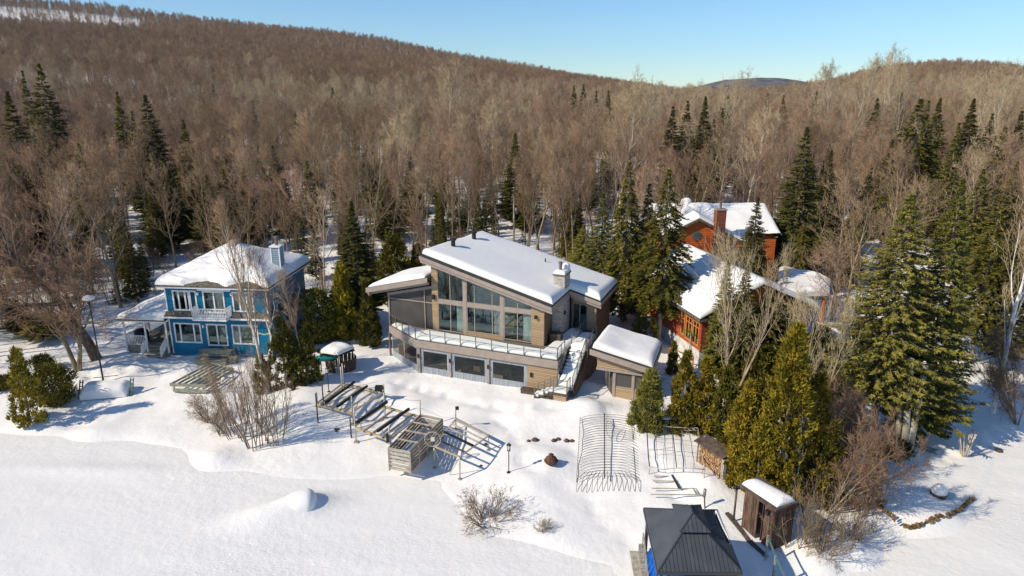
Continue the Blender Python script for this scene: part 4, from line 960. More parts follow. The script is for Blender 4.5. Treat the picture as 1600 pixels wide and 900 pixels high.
patio('outdoor_sofa', 'dark low sofa behind the middle clear curtain window', 'sofa', 4.4, -1.1, [('seat', 'sofa', (-1.2, .6, -.4, .4, .0, .9)), ('cushion', 'beige', (-.1, .5, -.3, .3, .9, 1.35))])
patio('outdoor_sofa', 'dark low sofa behind the right clear curtain window', 'sofa', 8.0, -1.1, [('seat', 'sofa', (-1.0, 1.0, -.4, .4, .0, .9)), ('backrest', 'sofa', (-1.0, 1.0, .3, .45, .9, 1.35)), ('cushion', 'beige', (-.9, -.4, -.2, .2, .9, 1.25))])
M['rust_wood'] = mat('orange brown wood', (.20, .06, .02), (.42, .16, .05), scale=2, rough=.5)
patio('wooden_bar', 'orange brown wooden bar behind the slanted curtain window', 'bar counter', -2.0, -.35, [('counter', 'rust_wood', (-1.2, 1.3, -.3, .25, .75, 1.85)), ('top', 'beige', (-1.25, 1.35, -.35, .3, 1.85, 1.92))])
# stairs
st = thing_part('staircase', house)
n = 11
for i in range(n):
    v = -3.0 + 3.3 * i / n; z = 2.05 + 1.95 * (i + 1) / n - .02
    pbox('step', M['brown_box'], st, 12.12, 13.38, v, v + .34, z - .16, z - .03)
    snow_quad('step_snow', st, [(12.16, v + .02, z - .03), (13.34, v + .02, z - .03), (13.34, v + .33, z - .03), (12.16, v + .33, z - .03)], T=.15, w=.16, n=4, lump=.03, seed=i)
for u in (12.07, 13.38):
    polywall('stringer', M['brown_box'], [(u, -3.1, 1.75), (u, .5, 3.88), (u, .5, 4.02), (u, -3.1, 2.12)], (.05, 0, 0), st)
polywall('side_panel', M['shaded_siding'], [(13.44, -3.05, .7), (13.44, .6, .7), (13.44, .6, 3.75), (13.44, -3.05, 1.7)], (-.04, 0, 0), st)
pbox('side_panel', M['shaded_siding'], st, 13.38, 13.46, .62, 5.0, .7, 3.88)
pbox('landing', M['brown_box'], st, 12.05, 13.2, -3.98, -3.05, 1.88, 2.05)
pbox('landing_base', M['cedar_siding'], st, 12.1, 13.1, -3.9, -3.1, .8, 1.87)
snow_quad('landing_snow', st, [(12.1, -3.94, 2.05), (13.15, -3.94, 2.05), (13.15, -3.05, 2.05), (12.1, -3.05, 2.05)], T=.2, w=.2, n=5)
for i in range(4):
    u = 10.55 + i * .38; z = 1.30 + .19 * (i + 1); pbox('step', M['brown_box'], st, u, u + .39, -3.95, -3.1, z - .16, z - .03)
    snow_quad('step_snow', st, [(u, -3.9, z - .03), (u + .38, -3.9, z - .03), (u + .38, -3.12, z - .03), (u, -3.12, z - .03)], T=.16, w=.16, n=4, seed=30 + i)
pbox('side_panel', M['brown_box'], st, 11.3, 12.1, -3.93, -3.85, .9, 1.5)
snow_quad('stair_snow', st, [(12.15, -3.05, 2.12), (13.36, -3.05, 2.12), (13.36, .75, 4.08), (12.15, .75, 4.08)], T=.18, w=.25, n=12, lump=.08, seed=77, edges=(0, 1, 0, 1))
railing(st, [(12.1, -2.95, 2.1), (12.1, -.8, 3.45)], step=1.2); railing(st, [(13.32, -3.0, 2.1), (13.38, .3, 4.0)], step=1.1)
railing(st, [(12.1, -3.92, 2.05), (13.15, -3.92, 2.05), (13.15, -3.05, 2.05)], step=1.2)
railing(st, [(10.6, -3.95, 1.25), (12.1, -3.95, 2.05)], step=.8, h=.95); railing(st, [(10.6, -3.08, 1.25), (12.1, -3.08, 2.05)], step=.55, h=.95)
# things on and by the house
t = thing('storage_box', 'dark brown storage box on the deck beside the stone chimney', 'storage box', hw(10.62, 1.25, 4.06), A5)
pbox('box', M['brown_box'], t, -.45, .45, -.35, .35, 0, .72); pbox('lid', M['brown_box'], t, -.49, .49, -.39, .39, .725, .80)
p = hw(10.0, -3.1, 0); t = thing('storage_bench', 'dark brown bench box half buried in snow under the wood wall', 'bench', (p.x, p.y, 1.12), A5)
pbox('box', M['brown_box'], t, -.75, .75, -.28, .28, -.1, .42); pbox('lid', M['brown_box'], t, -.79, .79, -.31, .31, .425, .48)
# ------------------------------------------------------------------ the small shed beside it
sh = thing('garden_shed', 'small tan and taupe shed with a tilted snow covered roof beside the outdoor stairs', 'shed', (HO[0], HO[1], 0), A5)
zsr = lambda u: 5.15 - .195 * (u - 14.3)
part('roof', M['roof_dark'], sh, lambda b: b.prism([(14.3, -1.9, zsr(14.3) - .1), (19.1, -1.9, zsr(19.1) - .1), (18.9, 3.5, zsr(18.9) - .1), (14.3, 3.5, zsr(14.3) - .1)], (0, 0, .1)))
def shf(a, b_):
    A_ = Vector((*a, 0)); B_ = Vector((*b_, 0)); d = (B_ - A_).normalized(); n = Vector((d.y, -d.x, 0)); m = MB(); q = [A_ + n * .02, B_ + n * .02]
    m.prism([(q[0].x, q[0].y, zsr(a[0]) - .48), (q[1].x, q[1].y, zsr(b_[0]) - .48), (q[1].x, q[1].y, zsr(b_[0]) - .03), (q[0].x, q[0].y, zsr(a[0]) - .03)], -n * .06); me = m.mesh('fascia_board', M['taupe']); recalc(me); obj_from('fascia_board', me, sh)
shf((14.3, -1.9), (19.1, -1.9)); shf((14.3, 3.5), (14.3, -1.9)); shf((19.1, -1.9), (18.9, 3.5)); shf((18.9, 3.5), (14.3, 3.5))
snow_quad('roof_snow', sh, [(14.42, -1.62, zsr(14.42)), (19.05, -1.62, zsr(19.05)), (18.85, 3.4, zsr(18.85)), (14.42, 3.4, zsr(14.42))], T=.44, w=.5, n=12, lump=.07, seed=12)
polywall('wall', M['cedar_siding'], [(14.75, -1.3, 3.48), (18.2, -1.3, 3.48), (18.2, -1.3, zsr(18.2) - .1), (14.75, -1.3, zsr(14.75) - .1)], (0, .12, 0), sh)
pbox('beam', M['taupe'], sh, 14.7, 18.25, -1.36, -1.2, 3.3, 3.48)
pbox('corner_post', M['taupe'], sh, 16.0, 16.2, -1.2, -1.02, .8, 3.3); pbox('corner_post', M['taupe'], sh, 17.5, 17.66, -1.2, -1.02, .8, 3.3); pbox('corner_post', M['taupe'], sh, 15.0, 15.12, .6, .74, .8, 3.3)
pbox('wall', M['cedar_siding'], sh, 16.2, 18.3, -1.15, -1.03, .8, 2.02)
window(sh, PF(-1.08), 16.2, 17.5, 2.03, 3.29, fw=.06, fo=(0, .05), glass=M['screen']); window(sh, PF(-1.08), 17.66, 18.3, 2.03, 3.29, fw=.06, fo=(0, .05), glass=M['screen'])
pbox('wall', M['shaded_siding'], sh, 18.2, 18.32, -1.02, 3.0, .8, 3.9); pbox('wall', M['shaded_siding'], sh, 15.05, 18.2, 2.9, 3.0, .8, 3.9)
d = Vector((16.05 - 15.05, -1.1 - .66, 0)); Ls = d.length; d.normalize(); nn = Vector((d.y, -d.x, 0))
window(sh, lambda a, z, o: (15.05 + d.x * a + nn.x * o, .66 + d.y * a + nn.y * o, z), .06, Ls - .05, 1.15, 3.29, fw=.07, fo=(0, .05), glass=M['screen'], mull=(Ls * .5,), name='sliding_door')
part('inner_wall', M['taupe_dark'], sh, lambda b: b.prism([(15.15, .75, .8), (16.2, -.9, .8), (18.1, -.9, .8), (18.1, 2.8, .8), (15.15, 2.8, .8)], (0, 0, 2.45)))
# ------------------------------------------------------------------ the blue house on the left
BA = math.radians(-5); BO = (-30.35, 57.2); BZ = 0.0
blue = thing('blue_house', 'two storey teal blue house with white windows under a thick snow covered hip roof', 'house', (BO[0], BO[1], 0), BA)
def bw(u, v, z=0): return Vector((BO[0] + u * math.cos(BA) - v * math.sin(BA), BO[1] + u * math.sin(BA) + v * math.cos(BA), z))
BWd, BDp, BE = 9.2, 8.5, 7.55
PB = lambda a, z, o: (a, -o, z)
PBR = lambda a, z, o: (BWd + o, a, z)
# front wall in strips round its openings
holes_lo = [(.38, 2.88, 2.35, 4.22), (3.38, 5.28, 2.15, 4.2), (5.72, 8.1, 2.36, 4.2)]
holes_up = [(.66, 2.2, 5.36, 7.22), (3.42, 5.38, 5.2, 7.2), (6.08, 8.0, 5.38, 7.2)]
def wall_with_holes(root, P, a0, a1, z0, z1, holes, m, th=.16, name='wall'):
    b = MB(); ext = Vector(P(0, 0, -th)) - Vector(P(0, 0, 0)); x = a0
    def r(p, q, s, t):
        if q - p > .01 and t - s > .01: b.prism([P(p, s, 0), P(q, s, 0), P(q, t, 0), P(p, t, 0)], ext)
    for h in sorted(holes): r(x, h[0], z0, z1); r(h[0], h[1], z0, h[2]); r(h[0], h[1], h[3], z1); x = h[1]
    r(x, a1, z0, z1); me = b.mesh(name, m); recalc(me); return obj_from(name, me, root)
wall_with_holes(blue, PB, 0, BWd, 1.2, 4.86, holes_lo, M['blue_siding']); wall_with_holes(blue, PB, 0, BWd, 4.86, 7.62, holes_up, M['blue_siding'])
wall_with_holes(blue, PBR, .16, BDp, 1.2, 7.62, [], M['blue_siding'])
pbox('wall', M['blue_siding'], blue, 0, .16, .16, BDp, 1.2, 7.62); pbox('wall', M['blue_siding'], blue, .16, BWd - .16, BDp - .16, BDp, 1.2, 7.62)
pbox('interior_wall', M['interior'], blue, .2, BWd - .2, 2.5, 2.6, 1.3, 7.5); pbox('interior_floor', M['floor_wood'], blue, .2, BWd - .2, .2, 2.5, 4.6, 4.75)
pbox('corner_board', M['white_trim'], blue, -.03, .09, -.03, -.005, 1.3, 7.6); pbox('corner_board', M['white_trim'], blue, BWd - .09, BWd + .03, -.03, -.005, 1.3, 7.6)
def bwin(h, mull, nm='window', cur=None):
    w = window(blue, PB, h[0], h[1], h[2], h[3], mull=mull, fw=.12, fo=(-.05, .05), frame=M['white_trim'], glass=M['glass_house'], gl=-.02, name=nm)
    if cur:
        for a, c in cur:
            b = MB(); n = 10
            for i in range(n):
                u0 = a + (c - a) * i / n; u1 = a + (c - a) * (i + 1) / n; b.quad((u0, .25 + .05 * (i % 2), h[2]), (u1, .25 + .05 * ((i + 1) % 2), h[2]), (u1, .25 + .05 * ((i + 1) % 2), h[3]), (u0, .25 + .05 * (i % 2), h[3]))
            b.build('curtain', M['beige'], w)
    return w
bwin(holes_up[0], (1.22, 1.82)); window(blue, PB, 2.22, 2.86, 5.36, 7.22, fw=.12, fo=(.0, .05), frame=M['white_trim'])
bwin(holes_up[1], (4.42,), 'balcony_door', [(4.5, 5.3)]); bwin(holes_up[2], (6.75, 7.4), cur=[(6.15, 7.95)])
bwin(holes_lo[0], (.98, 2.22)); bwin(holes_lo[1], (4.35,), 'glass_door', [(4.4, 5.2)]); bwin(holes_lo[2], (6.42, 7.6), cur=[(5.8, 8.0)])
pbox('trim_band', M['white_trim'], blue, 3.0, 6.0, -.04, -.004, 7.22, 7.45)
# skirt roof between the floors
def skirt(u0, u1, nm='skirt_roof'):
    b = MB(); b.prism([(u0, -.55, 4.92), (u0, .0, 5.28), (u0, .0, 5.18), (u0, -.55, 4.82)], (u1 - u0, 0, 0)); me = b.mesh(nm, M['shingle']); recalc(me); obj_from(nm, me, blue)
    pbox('gutter', M['white_trim'], blue, u0, u1, -.62, -.55, 4.80, 4.95)
skirt(-.1, 2.9); skirt(6.0, BWd + .3); pbox('skirt_roof', M['shingle'], blue, BWd + .005, BWd + .55, -.5, BDp, 4.9, 5.05)
# hip roof
ex0, ex1, ey0, ey1 = -.5, BWd + .55, -.6, BDp + .6; EZ = 7.78; SL = .50
def hip(x, y): return EZ + SL * min(x - ex0, ex1 - x, y - ey0, ey1 - y)
part('roof', M['shingle'], blue, lambda b: (b.add([(ex0, ey0, EZ), (ex1, ey0, EZ), (ex1, ey1, EZ), (ex0, ey1, EZ), (ex0 + 4.85, 4.25, EZ + SL * 4.85), (ex1 - 4.85, 4.25, EZ + SL * 4.85)], [(0, 1, 5, 4), (1, 2, 5), (2, 3, 4, 5), (3, 0, 4)]), b.box(ex0, ex1, ey0, ey1, EZ - .1, EZ - .005)))
pbox('eaves_board', M['white_trim'], blue, ex0 + .05, ex1 - .05, ey0 + .05, ey1 - .05, EZ - .24, EZ - .105)
def edge_wave(x, y):
    e = .12 + .25 * abs(float(smooth_noise(x, 0, 1.3, 3))) if y < 1 else .1
    g = 0
    for c, w_ in ((3.9, 1.9), (7.6, 1.6)): g = max(g, (.75 + .25 * float(smooth_noise(x, 3, .5, 2))) * max(0, 1 - abs(x - c) / w_) ** .6)     # snow slid back above the balcony and right window
    return min(x - ex0 - .05, ex1 - .05 - x, ey1 - .05 - y, y - ey0 - (e * 0 + g * .9 + .05))
snow_field('roof_snow', blue, pack(ex0 + .05, ex1 - .05, [ex0 + .05, ex1 - .05], .6, .22), pack(ey0 + .05, ey1 - .05, [ey0 + .05, ey0 + .5, ey0 + .8, ey1 - .05], .6, .22), hip, edge_wave, T=.46, w=.6, lump=.10, seed=3)
M['chimney_grey'] = siding('grey blue chimney boards', (.20, .28, .34), (.32, .42, .48), pitch=.2)
pbox('chimney', M['chimney_grey'], blue, 8.3, 9.1, 3.6, 4.5, 7.9, 10.35)
chb = thing_part('chimney_trim', blue)
for x in (8.27, 9.03): 
    for y in (3.57, 4.43): pbox('corner_board', M['white_trim'], chb, x, x + .1, y, y + .1, 7.9, 10.33)
pbox('cap', M['white_trim'], chb, 8.2, 9.2, 3.5, 4.6, 10.36, 10.48)
part('flue', M['metal_rail'], chb, lambda b: (b.tube([(8.7, 4.05, 10.48), (8.7, 4.05, 11.1)], .14, 12), b.tube([(8.7, 4.05, 11.1), (8.7, 4.05, 11.3)], .2, 12)))
part('roof_vent', M['taupe'], blue, lambda b: b.prism([(4.3, 3.2, 10.0), (5.1, 3.2, 10.0), (5.0, 3.9, 10.9), (4.4, 3.9, 10.9)], (0, .6, 0)))
# balcony
bal = thing_part('balcony', blue); pbox('floor', M['white_trim'], bal, 2.9, 5.95, -1.2, -.01, 4.86, 4.99)
def picket_rail(root, a, b_, h=.95, step=.14, m=None, rail_w=.07):
    m = m or M['white_trim']; a = Vector(a); b_ = Vector(b_); L = (b_ - a).length; n = max(2, int(L / step)); r = MB()
    r.beam(a + Vector((0, 0, h)), b_ + Vector((0, 0, h)), rail_w, .06); r.beam(a + Vector((0, 0, .1)), b_ + Vector((0, 0, .1)), rail_w, .05); r.build('handrail', m, root)
    me = MB().box(-.02, .02, -.02, .02, .12, h - .03).mesh('picket', m)
    for i in range(n + 1): obj_from('picket', me, root, a.lerp(b_, i / n))
picket_rail(bal, (2.93, -1.15, 4.99), (5.92, -1.15, 4.99)); picket_rail(bal, (2.93, -1.15, 4.99), (2.93, -.1, 4.99)); picket_rail(bal, (5.92, -1.15, 4.99), (5.92, -.1, 4.99))
snow_quad('floor_snow', bal, [(3.0, -1.1, 4.99), (5.85, -1.1, 4.99), (5.85, -.1, 4.99), (3.0, -.1, 4.99)], T=.15, w=.2, n=6)
for u in (2.95, 6.0): pbox('wall_lamp', M['white_trim'], blue, u - .0, u + .15, -.16, -.02, 6.85, 7.1)
pbox('wall_lamp', M['white_trim'], blue, 3.1, 3.22, -.16, -.02, 3.85, 4.1)
stp = thing_part('front_steps', blue)
for i, (y0, z) in enumerate(((-1.0, 2.1), (-1.5, 1.85), (-2.0, 1.6))):
    for j in range(2): pbox('board', M['green_wood'], stp, 3.0, 5.9, y0 + j * .26, y0 + .24 + j * .26, z - .06, z)
pbox('riser', M['green_wood'], stp, 3.05, 5.85, -.98, -.9, 1.2, 2.03); pbox('riser', M['green_wood'], stp, 3.05, 5.85, -1.92, -1.85, 1.0, 1.53)
pbox('side_rail', M['green_wood'], stp, 5.95, 6.6, -1.6, -1.2, 1.2, 1.75)
# side porch
po = thing_part('side_porch', blue); px0, px1, py0, py1 = -4.2, -.02, -.5, 6.5
pbox('porch_floor', M['green_wood'], po, px0 + .1, px1, py0 + .2, py1 - .3, 1.95, 2.1); pbox('porch_skirt', M['green_wood'], po, px0 + .15, px1 - .1, py0 + .25, py0 + .33, 1.2, 1.94)
pz = lambda x, y: 4.55 + .32 * min(x - (px0 - .3), y - (py0 - .2), 3.2, py1 + .2 - y)
part('porch_roof', M['shingle'], po, lambda b: b.add([(px0 - .3, py0 - .2, 4.5), (px1, py0 - .2, 4.5), (px1, py1 + .2, 4.5), (px0 - .3, py1 + .2, 4.5), (px0 - .3, py0 - .2, 4.58), (px1, py0 - .2, 4.58), (px1, py1 + .2, 4.58), (px0 - .3, py1 + .2, 4.58)], [(0, 3, 2, 1), (4, 5, 6, 7), (0, 1, 5, 4), (1, 2, 6, 5), (2, 3, 7, 6), (3, 0, 4, 7)]))
pbox('beam', M['white_trim'], po, px0, px1, py0, py0 + .1, 4.35, 4.495)
snow_field('roof_snow', po, pack(px0 - .25, px1 - .02, [px0 - .25], .8, .25), pack(py0 - .15, py1 + .15, [py0 - .15, py1 + .15], .8, .25), lambda x, y: pz(x, y) + .03 * 0 if min(x - px0 + .3, y - py0 + .2, py1 + .2 - y) > .05 else 4.58, lambda x, y: min(x - (px0 - .25), y - (py0 - .15), py1 + .15 - y), T=.42, w=.7, lump=.12, seed=6)
for x, y in ((px0 + .1, py0 + .05), (px0 + 2.05, py0 + .05), (-.2, py0 + .05), (px0 + .1, 3)): pbox('porch_post', M['white_trim'], po, x, x + .12, y, y + .12, 1.5, 4.45)
picket_rail(po, (px0 + .2, py0 + .12, 2.1), (px0 + 2.1, py0 + .12, 2.1), h=.9); picket_rail(po, (px0 + .16, py0 + .2, 2.1), (px0 + .16, 3, 2.1), h=.9)
for x in (-2.0, -.25): picket_rail(po, (x, py0 + .05, 2.1), (x + .1, py0 - 1.1, 1.5), h=.85, step=.16)
for i in range(3): pbox('step', M['green_wood'], po, -1.95, -.3, py0 - .3 * (i + 1) + .2, py0 - .3 * i + .2, 1.75 - i * .2, 1.85 - i * .2)
window(po, lambda a, z, o: (-.0 - o, a, z), 1.0, 2.6, 2.9, 4.2, frame=M['white_trim'], fw=.1, fo=(0, .06), mull=(1.8,))
q = bw(-3.1, .5, 2.1); g = thing('barbecue', 'black covered barbecue on the blue house side porch', 'barbecue', q, BA)
part('cover', M['black_metal'], g, lambda b: (setattr(b, 'cs', True), b.lathe([(.02, 1.25), (.35, 1.22), (.58, 1.05), (.62, .8), (.6, .3), (.55, .05)][::-1], (0, 0, 0), 14)))
part('leg', M['black_metal'], g, lambda b: b.box(-.4, .4, -.25, .25, 0, .06))
# ------------------------------------------------------------------ the red house behind the trees
red = thing('red_house', 'large red orange wooden house with snow covered roofs behind the spruces', 'house', (0, 0, 0), 0)
RA = math.radians(14); RO = (16.0, 54.4)
def rl(u, v, z): return Vector((RO[0] + u * math.cos(RA) - v * math.sin(RA), RO[1] + u * math.sin(RA) + v * math.cos(RA), z))
PRL = lambda a, z, o: tuple(rl(-o, a, z))                      # the wall that faces left
def rprism(name, m, pts, zz0, zz1):
    b = MB(); b.prism([tuple(rl(u, v, zz0)) for u, v in pts], (0, 0, zz1 - zz0)); me = b.mesh(name, m); recalc(me); return obj_from(name, me, red)
rwh = [(.25, 1.35, 2.9, 5.35), (1.5, 2.6, 2.9, 5.35)]
wall_with_holes(red, PRL, 0, 10.5, 2.6, 5.7, rwh, M['red_dark'])
for h in rwh: window(red, PRL, *h, mull=((h[0] + h[1]) / 2,), bars=(4.5, 4.95), fw=.12, fo=(-.03, .07), frame=M['orange_trim'])
window(red, PRL, 2.75, 3.5, 3.0, 5.3, bars=(4.5,), fw=.12, fo=(.0, .07), frame=M['orange_trim'])
rprism('plinth', M['render'], [(-.05, -.05), (8, -.05), (8, 11), (-.05, 11)], .8, 2.58)
rprism('wall', M['red_dark'], [(.16, 0), (10, 0), (10, .16), (.16, .16)], 2.6, 5.75); rprism('wall', M['red_dark'], [(9.85, .16), (10, .16), (10, 10), (9.85, 10)], 2.6, 5.75)
rprism('interior_wall', M['interior'], [(2.4, .2), (2.5, .2), (2.5, 10), (2.4, 10)], 2.6, 5.7)
rprism('eaves_board', M['shingle'], [(-.75, -.9), (10.7, -.9), (10.7, 11), (-.75, 11)], 5.55, 5.78)
def gab(u, v): return 5.8 + .46 * min(u + .75, 10.7 - u)
def rsnow(name, u0, u1, v0, v1, base, T=.45, w=.6, seed=2, lump=.12):
    xs = pack(u0, u1, [u0, u1], w, .4); ys = pack(v0, v1, [v0, v1], w, .4); V = []; F = []
    for y in ys:
        for x in xs:
            d = min(x - u0, u1 - x, y - v0, v1 - y); nz = 2 * float(smooth_noise(x, y, 2.4, seed)) + float(smooth_noise(x, y, .9, seed + 3)); V.append(tuple(rl(x, y, base(x, y) + .02 + (T + lump * nz) * T_(d, w))))
    nx = len(xs)
    for j in range(len(ys) - 1):
        for i in range(nx - 1): F.append((j * nx + i, j * nx + i + 1, (j + 1) * nx + i + 1, (j + 1) * nx + i))
    me = bpy.data.meshes.new(name); me.from_pydata(V, [], F); me.materials.append(M['roof_snow']); me.polygons.foreach_set('use_smooth', [True] * len(F)); me.update(); return obj_from(name, me, red)
rsnow('roof_snow', -.7, 10.65, -.85, 13.5, gab)
part('roof', M['shingle'], red, lambda b: b.add([tuple(rl(u, v, z)) for u, v, z in ((-.75, -.9, 5.8), (4.98, -.9, 8.43), (10.7, -.9, 5.8), (-.75, 13.6, 5.8), (4.98, 13.6, 8.43), (10.7, 13.6, 5.8))], [(0, 1, 4, 3), (1, 2, 5, 4)]))
b = MB(); b.prism([tuple(rl(0, .0, 5.75)), tuple(rl(9.9, .0, 5.75)), tuple(rl(4.97, .0, 8.2))], (0.04, .15, 0)); me = b.mesh('gable_wall', M['red_siding']); recalc(me); obj_from('gable_wall', me, red)
# upper block with the chimney
G0 = 74.5
def uw(x, z): return (x, G0, z)
pk = spot_y(1093, 341, G0); er = spot_y(1168, 381, G0); el_x = pk[0] - (er[0] - pk[0]) * .62
pkz, erz = pk[2], er[2]; sl_r = (pkz - erz) / (er[0] - pk[0])
b = MB(); b.prism([(el_x, G0 + .4, 2.4), (er[0] - .3, G0 + .4, 2.4), (er[0] - .3, G0 + .4, erz + .0), (pk[0], G0 + .4, pkz - .35), (el_x, G0 + .4, pkz - .35 - sl_r * (pk[0] - el_x))], (0, .16, 0)); me = b.mesh('gable_wall', M['red_siding']); recalc(me); obj_from('gable_wall', me, red)
RID = 81.5; rx0, rx1 = 16.5, 30.5
def gable_h(x, y): return pkz - sl_r * abs(x - pk[0]) if y < RID else -99
def main_h(x, y): return pkz + .15 - .42 * abs(y - RID) - .0 if rx0 <= x <= rx1 else -99
def up_h(x, y): return max(gable_h(x, y) if el_x - .5 <= x <= er[0] + .3 else -99, main_h(x, y) if 75.8 <= y <= 87.2 else -99)
def up_in(x, y):
    d = -1
    if el_x - .5 <= x <= er[0] + .3 and y <= RID: d = max(d, min(x - el_x + .5, er[0] + .3 - x, y - G0))
    if rx0 <= x <= rx1 and 75.8 <= y <= 87.2: d = max(d, min(x - rx0, rx1 - x, y - 75.8, 87.2 - y))
    return d
snow_field('roof_snow', red, pack(rx0, rx1, [rx0, rx1, pk[0]], .6, .35), pack(G0, 87.2, [G0, RID, 87.2], .6, .35), up_h, up_in, T=.38, w=.6, lump=.09, seed=9)
for s, xe in ((1, er[0] + .3), (-1, el_x - .5)):
    b = MB(); ze = pkz - sl_r * abs(xe - pk[0]); b.prism([(pk[0], G0 - .02, pkz - .28), (xe, G0 - .02, ze - .28), (xe, G0 - .02, ze + .0), (pk[0], G0 - .02, pkz + .0)], (0, .5, 0)); me = b.mesh('rake_board', M['shingle']); recalc(me); obj_from('rake_board', me, red)
pbox('wall', M['red_siding'], red, rx0 + .4, rx1 - .4, 76.3, 76.45, 2.4, 7.7); pbox('wall', M['red_siding'], red, rx1 - .55, rx1 - .4, 76.45, 86.6, 2.4, 7.9); pbox('wall', M['red_siding'], red, rx0 + .4, rx0 + .55, 76.45, 86.6, 2.4, 7.9); pbox('wall', M['red_siding'], red, rx0 + .5, rx1 - .5, 86.4, 86.55, 2.4, 7.9)
c0 = spot_y(1117, 360, G0 - .5)[0]; c1 = spot_y(1133, 360, G0 - .5)[0]; ctop = spot_y(1125, 329, G0 - .5)[2]
rc = thing_part('chimney', red); pbox('stack', M['red_brick'], rc, c0, c1, G0 - .5, G0 + .38, 2.4, ctop); pbox('cap', M['taupe'], rc, c0 - .06, c1 + .06, G0 - .56, G0 + .44, ctop, ctop + .14)
pbox('corner_board', M['orange_trim'], rc, c0 - .03, c0 + .1, G0 - .53, G0 - .505, 2.4, ctop - .01)
part('flue', M['metal_rail'], rc, lambda b: (b.tube([((c0 + c1) / 2, G0, ctop + .1), ((c0 + c1) / 2, G0, ctop + .8)], .12, 10), b.tube([((c0 + c1) / 2, G0, ctop + .8), ((c0 + c1) / 2, G0, ctop + .95)], .22, 10)))
PU = lambda a, z, o: (a, G0 + .38 - o, z)
wz = spot_y(1140, 388, G0)[2]; wx = spot_y(1129, 390, G0)[0]; wx1 = spot_y(1149, 390, G0)[0]
window(red, PU, wx, wx1, wz - 1.5, wz, mull=((wx + wx1) / 2,), bars=(wz - .7,), fw=.1, fo=(0, .08), frame=M['taupe'])
pbox('corner_board', M['orange_trim'], red, wx1 + .02, wx1 + .3, G0 + .25, G0 + .38, 2.4, wz + .15); pbox('trim_band', M['orange_trim'], red, wx - .1, er[0] - .3, G0 + .2, G0 + .375, wz + .16, wz + .3)
ox = spot_y(1089, 369, G0 + .3); 
part('octagon_window', M['taupe_dark'], red, lambda b: b.prism([(ox[0] + .55 * math.cos(t), G0 + .34, ox[2] + .55 * math.sin(t)) for t in [math.pi / 8 + i * math.pi / 4 for i in range(8)]], (0, .06, 0)))
part('pane', M['glass_house'], red, lambda b: b.add([(ox[0] + .47 * math.cos(t), G0 + .33, ox[2] + .47 * math.sin(t)) for t in [math.pi / 8 + i * math.pi / 4 for i in range(8)]], [tuple(range(8))]))
# cupola with a round snow cap
cp = thing_part('cupola', red); cq = spot_y(1070, 330, 82)
pbox('base', M['red_siding'], cp, cq[0] - .7, cq[0] + .7, 81.3, 82.7, cq[2] - 1.6, cq[2] + .1)
part('cupola_roof', M['shingle'], cp, lambda b: b.add([(cq[0] - 1.1, 80.9, cq[2] + .1), (cq[0] + 1.1, 80.9, cq[2] + .1), (cq[0] + 1.1, 83.1, cq[2] + .1), (cq[0] - 1.1, 83.1, cq[2] + .1), (cq[0], 82, cq[2] + .9)], [(0, 1, 4), (1, 2, 4), (2, 3, 4), (3, 0, 4), (3, 2, 1, 0)]))
part('snow_cap', M['roof_snow'], cp, lambda b: (setattr(b, 'cs', True), b.lathe([(.2, .4), (.62, .6), (.72, 1.0), (.6, 1.4), (.3, 1.6), (.05, 1.65)], (cq[0] + .1, 82, cq[2]), 14)))
# low wing on the right
wg = [spot(1212, 463, 4.7), spot(1296, 461, 4.7), spot(1298, 438, 4.9), spot(1218, 418, 4.9)]
a_, b_, c_, d_ = [Vector(p) for p in wg]
part('wing_roof', M['shingle'], red, lambda b: b.prism([(p.x, p.y, 4.45) for p in (a_, b_, c_, d_)], (0, 0, .16)))
snow_quad('wing_snow', red, [(p.x, p.y, 4.61) for p in (a_, b_, c_, d_)], T=.75, w=.9, n=10, lump=.14, seed=14, over=.12)
for f in (.05, .5, .93):
    p = a_.lerp(b_, f) + Vector((0, .25, 0)); pbox('wing_post', M['red_siding'], red, p.x - .13, p.x + .13, p.y - .1, p.y + .1, 1.2, 4.45)
for f in (.1, .9):
    p = d_.lerp(c_, f) + Vector((0, -.6, 0)); pbox('wing_post', M['red_siding'], red, p.x - .13, p.x + .13, p.y - .1, p.y + .1, 1.2, 4.45)
part('wing_wall', M['red_dark'], red, lambda b: b.prism([(a_.x + .4, a_.y + 3.2, 1.2), (b_.x - .4, b_.y + 3.2, 1.2), (b_.x - .4, b_.y + 3.35, 1.2), (a_.x + .4, a_.y + 3.35, 1.2)], (0, 0, 3.25)))
# wooden terrace fence by the red house
fn = thing('wooden_railing', 'orange brown crossed wooden railing below the red house windows', 'railing', (0, 0, 0), 0)
p0 = spot(1045, 560, 1.9); p1 = spot(1082, 575, 1.9); p0 = Vector(p0); p1 = Vector(p1)
for i in range(4):
    q = p0.lerp(p1, i / 3); pbox('post', M['orange_trim'], fn, q.x - .05, q.x + .05, q.y - .05, q.y + .05, 1.0, 2.9)
for i in range(3):
    a = p0.lerp(p1, i / 3); c = p0.lerp(p1, (i + 1) / 3)
    for s in (0, 1): part('cross_bar', M['orange_trim'], fn, lambda b: b.beam(a + Vector((0, 0, -.05 + .85 * s)), c + Vector((0, 0, .8 - .85 * s)), .05, .06))
part('handrail', M['orange_trim'], fn, lambda b: b.beam(p0 + Vector((0, 0, .95)), p1 + Vector((0, 0, .95)), .08, .06))
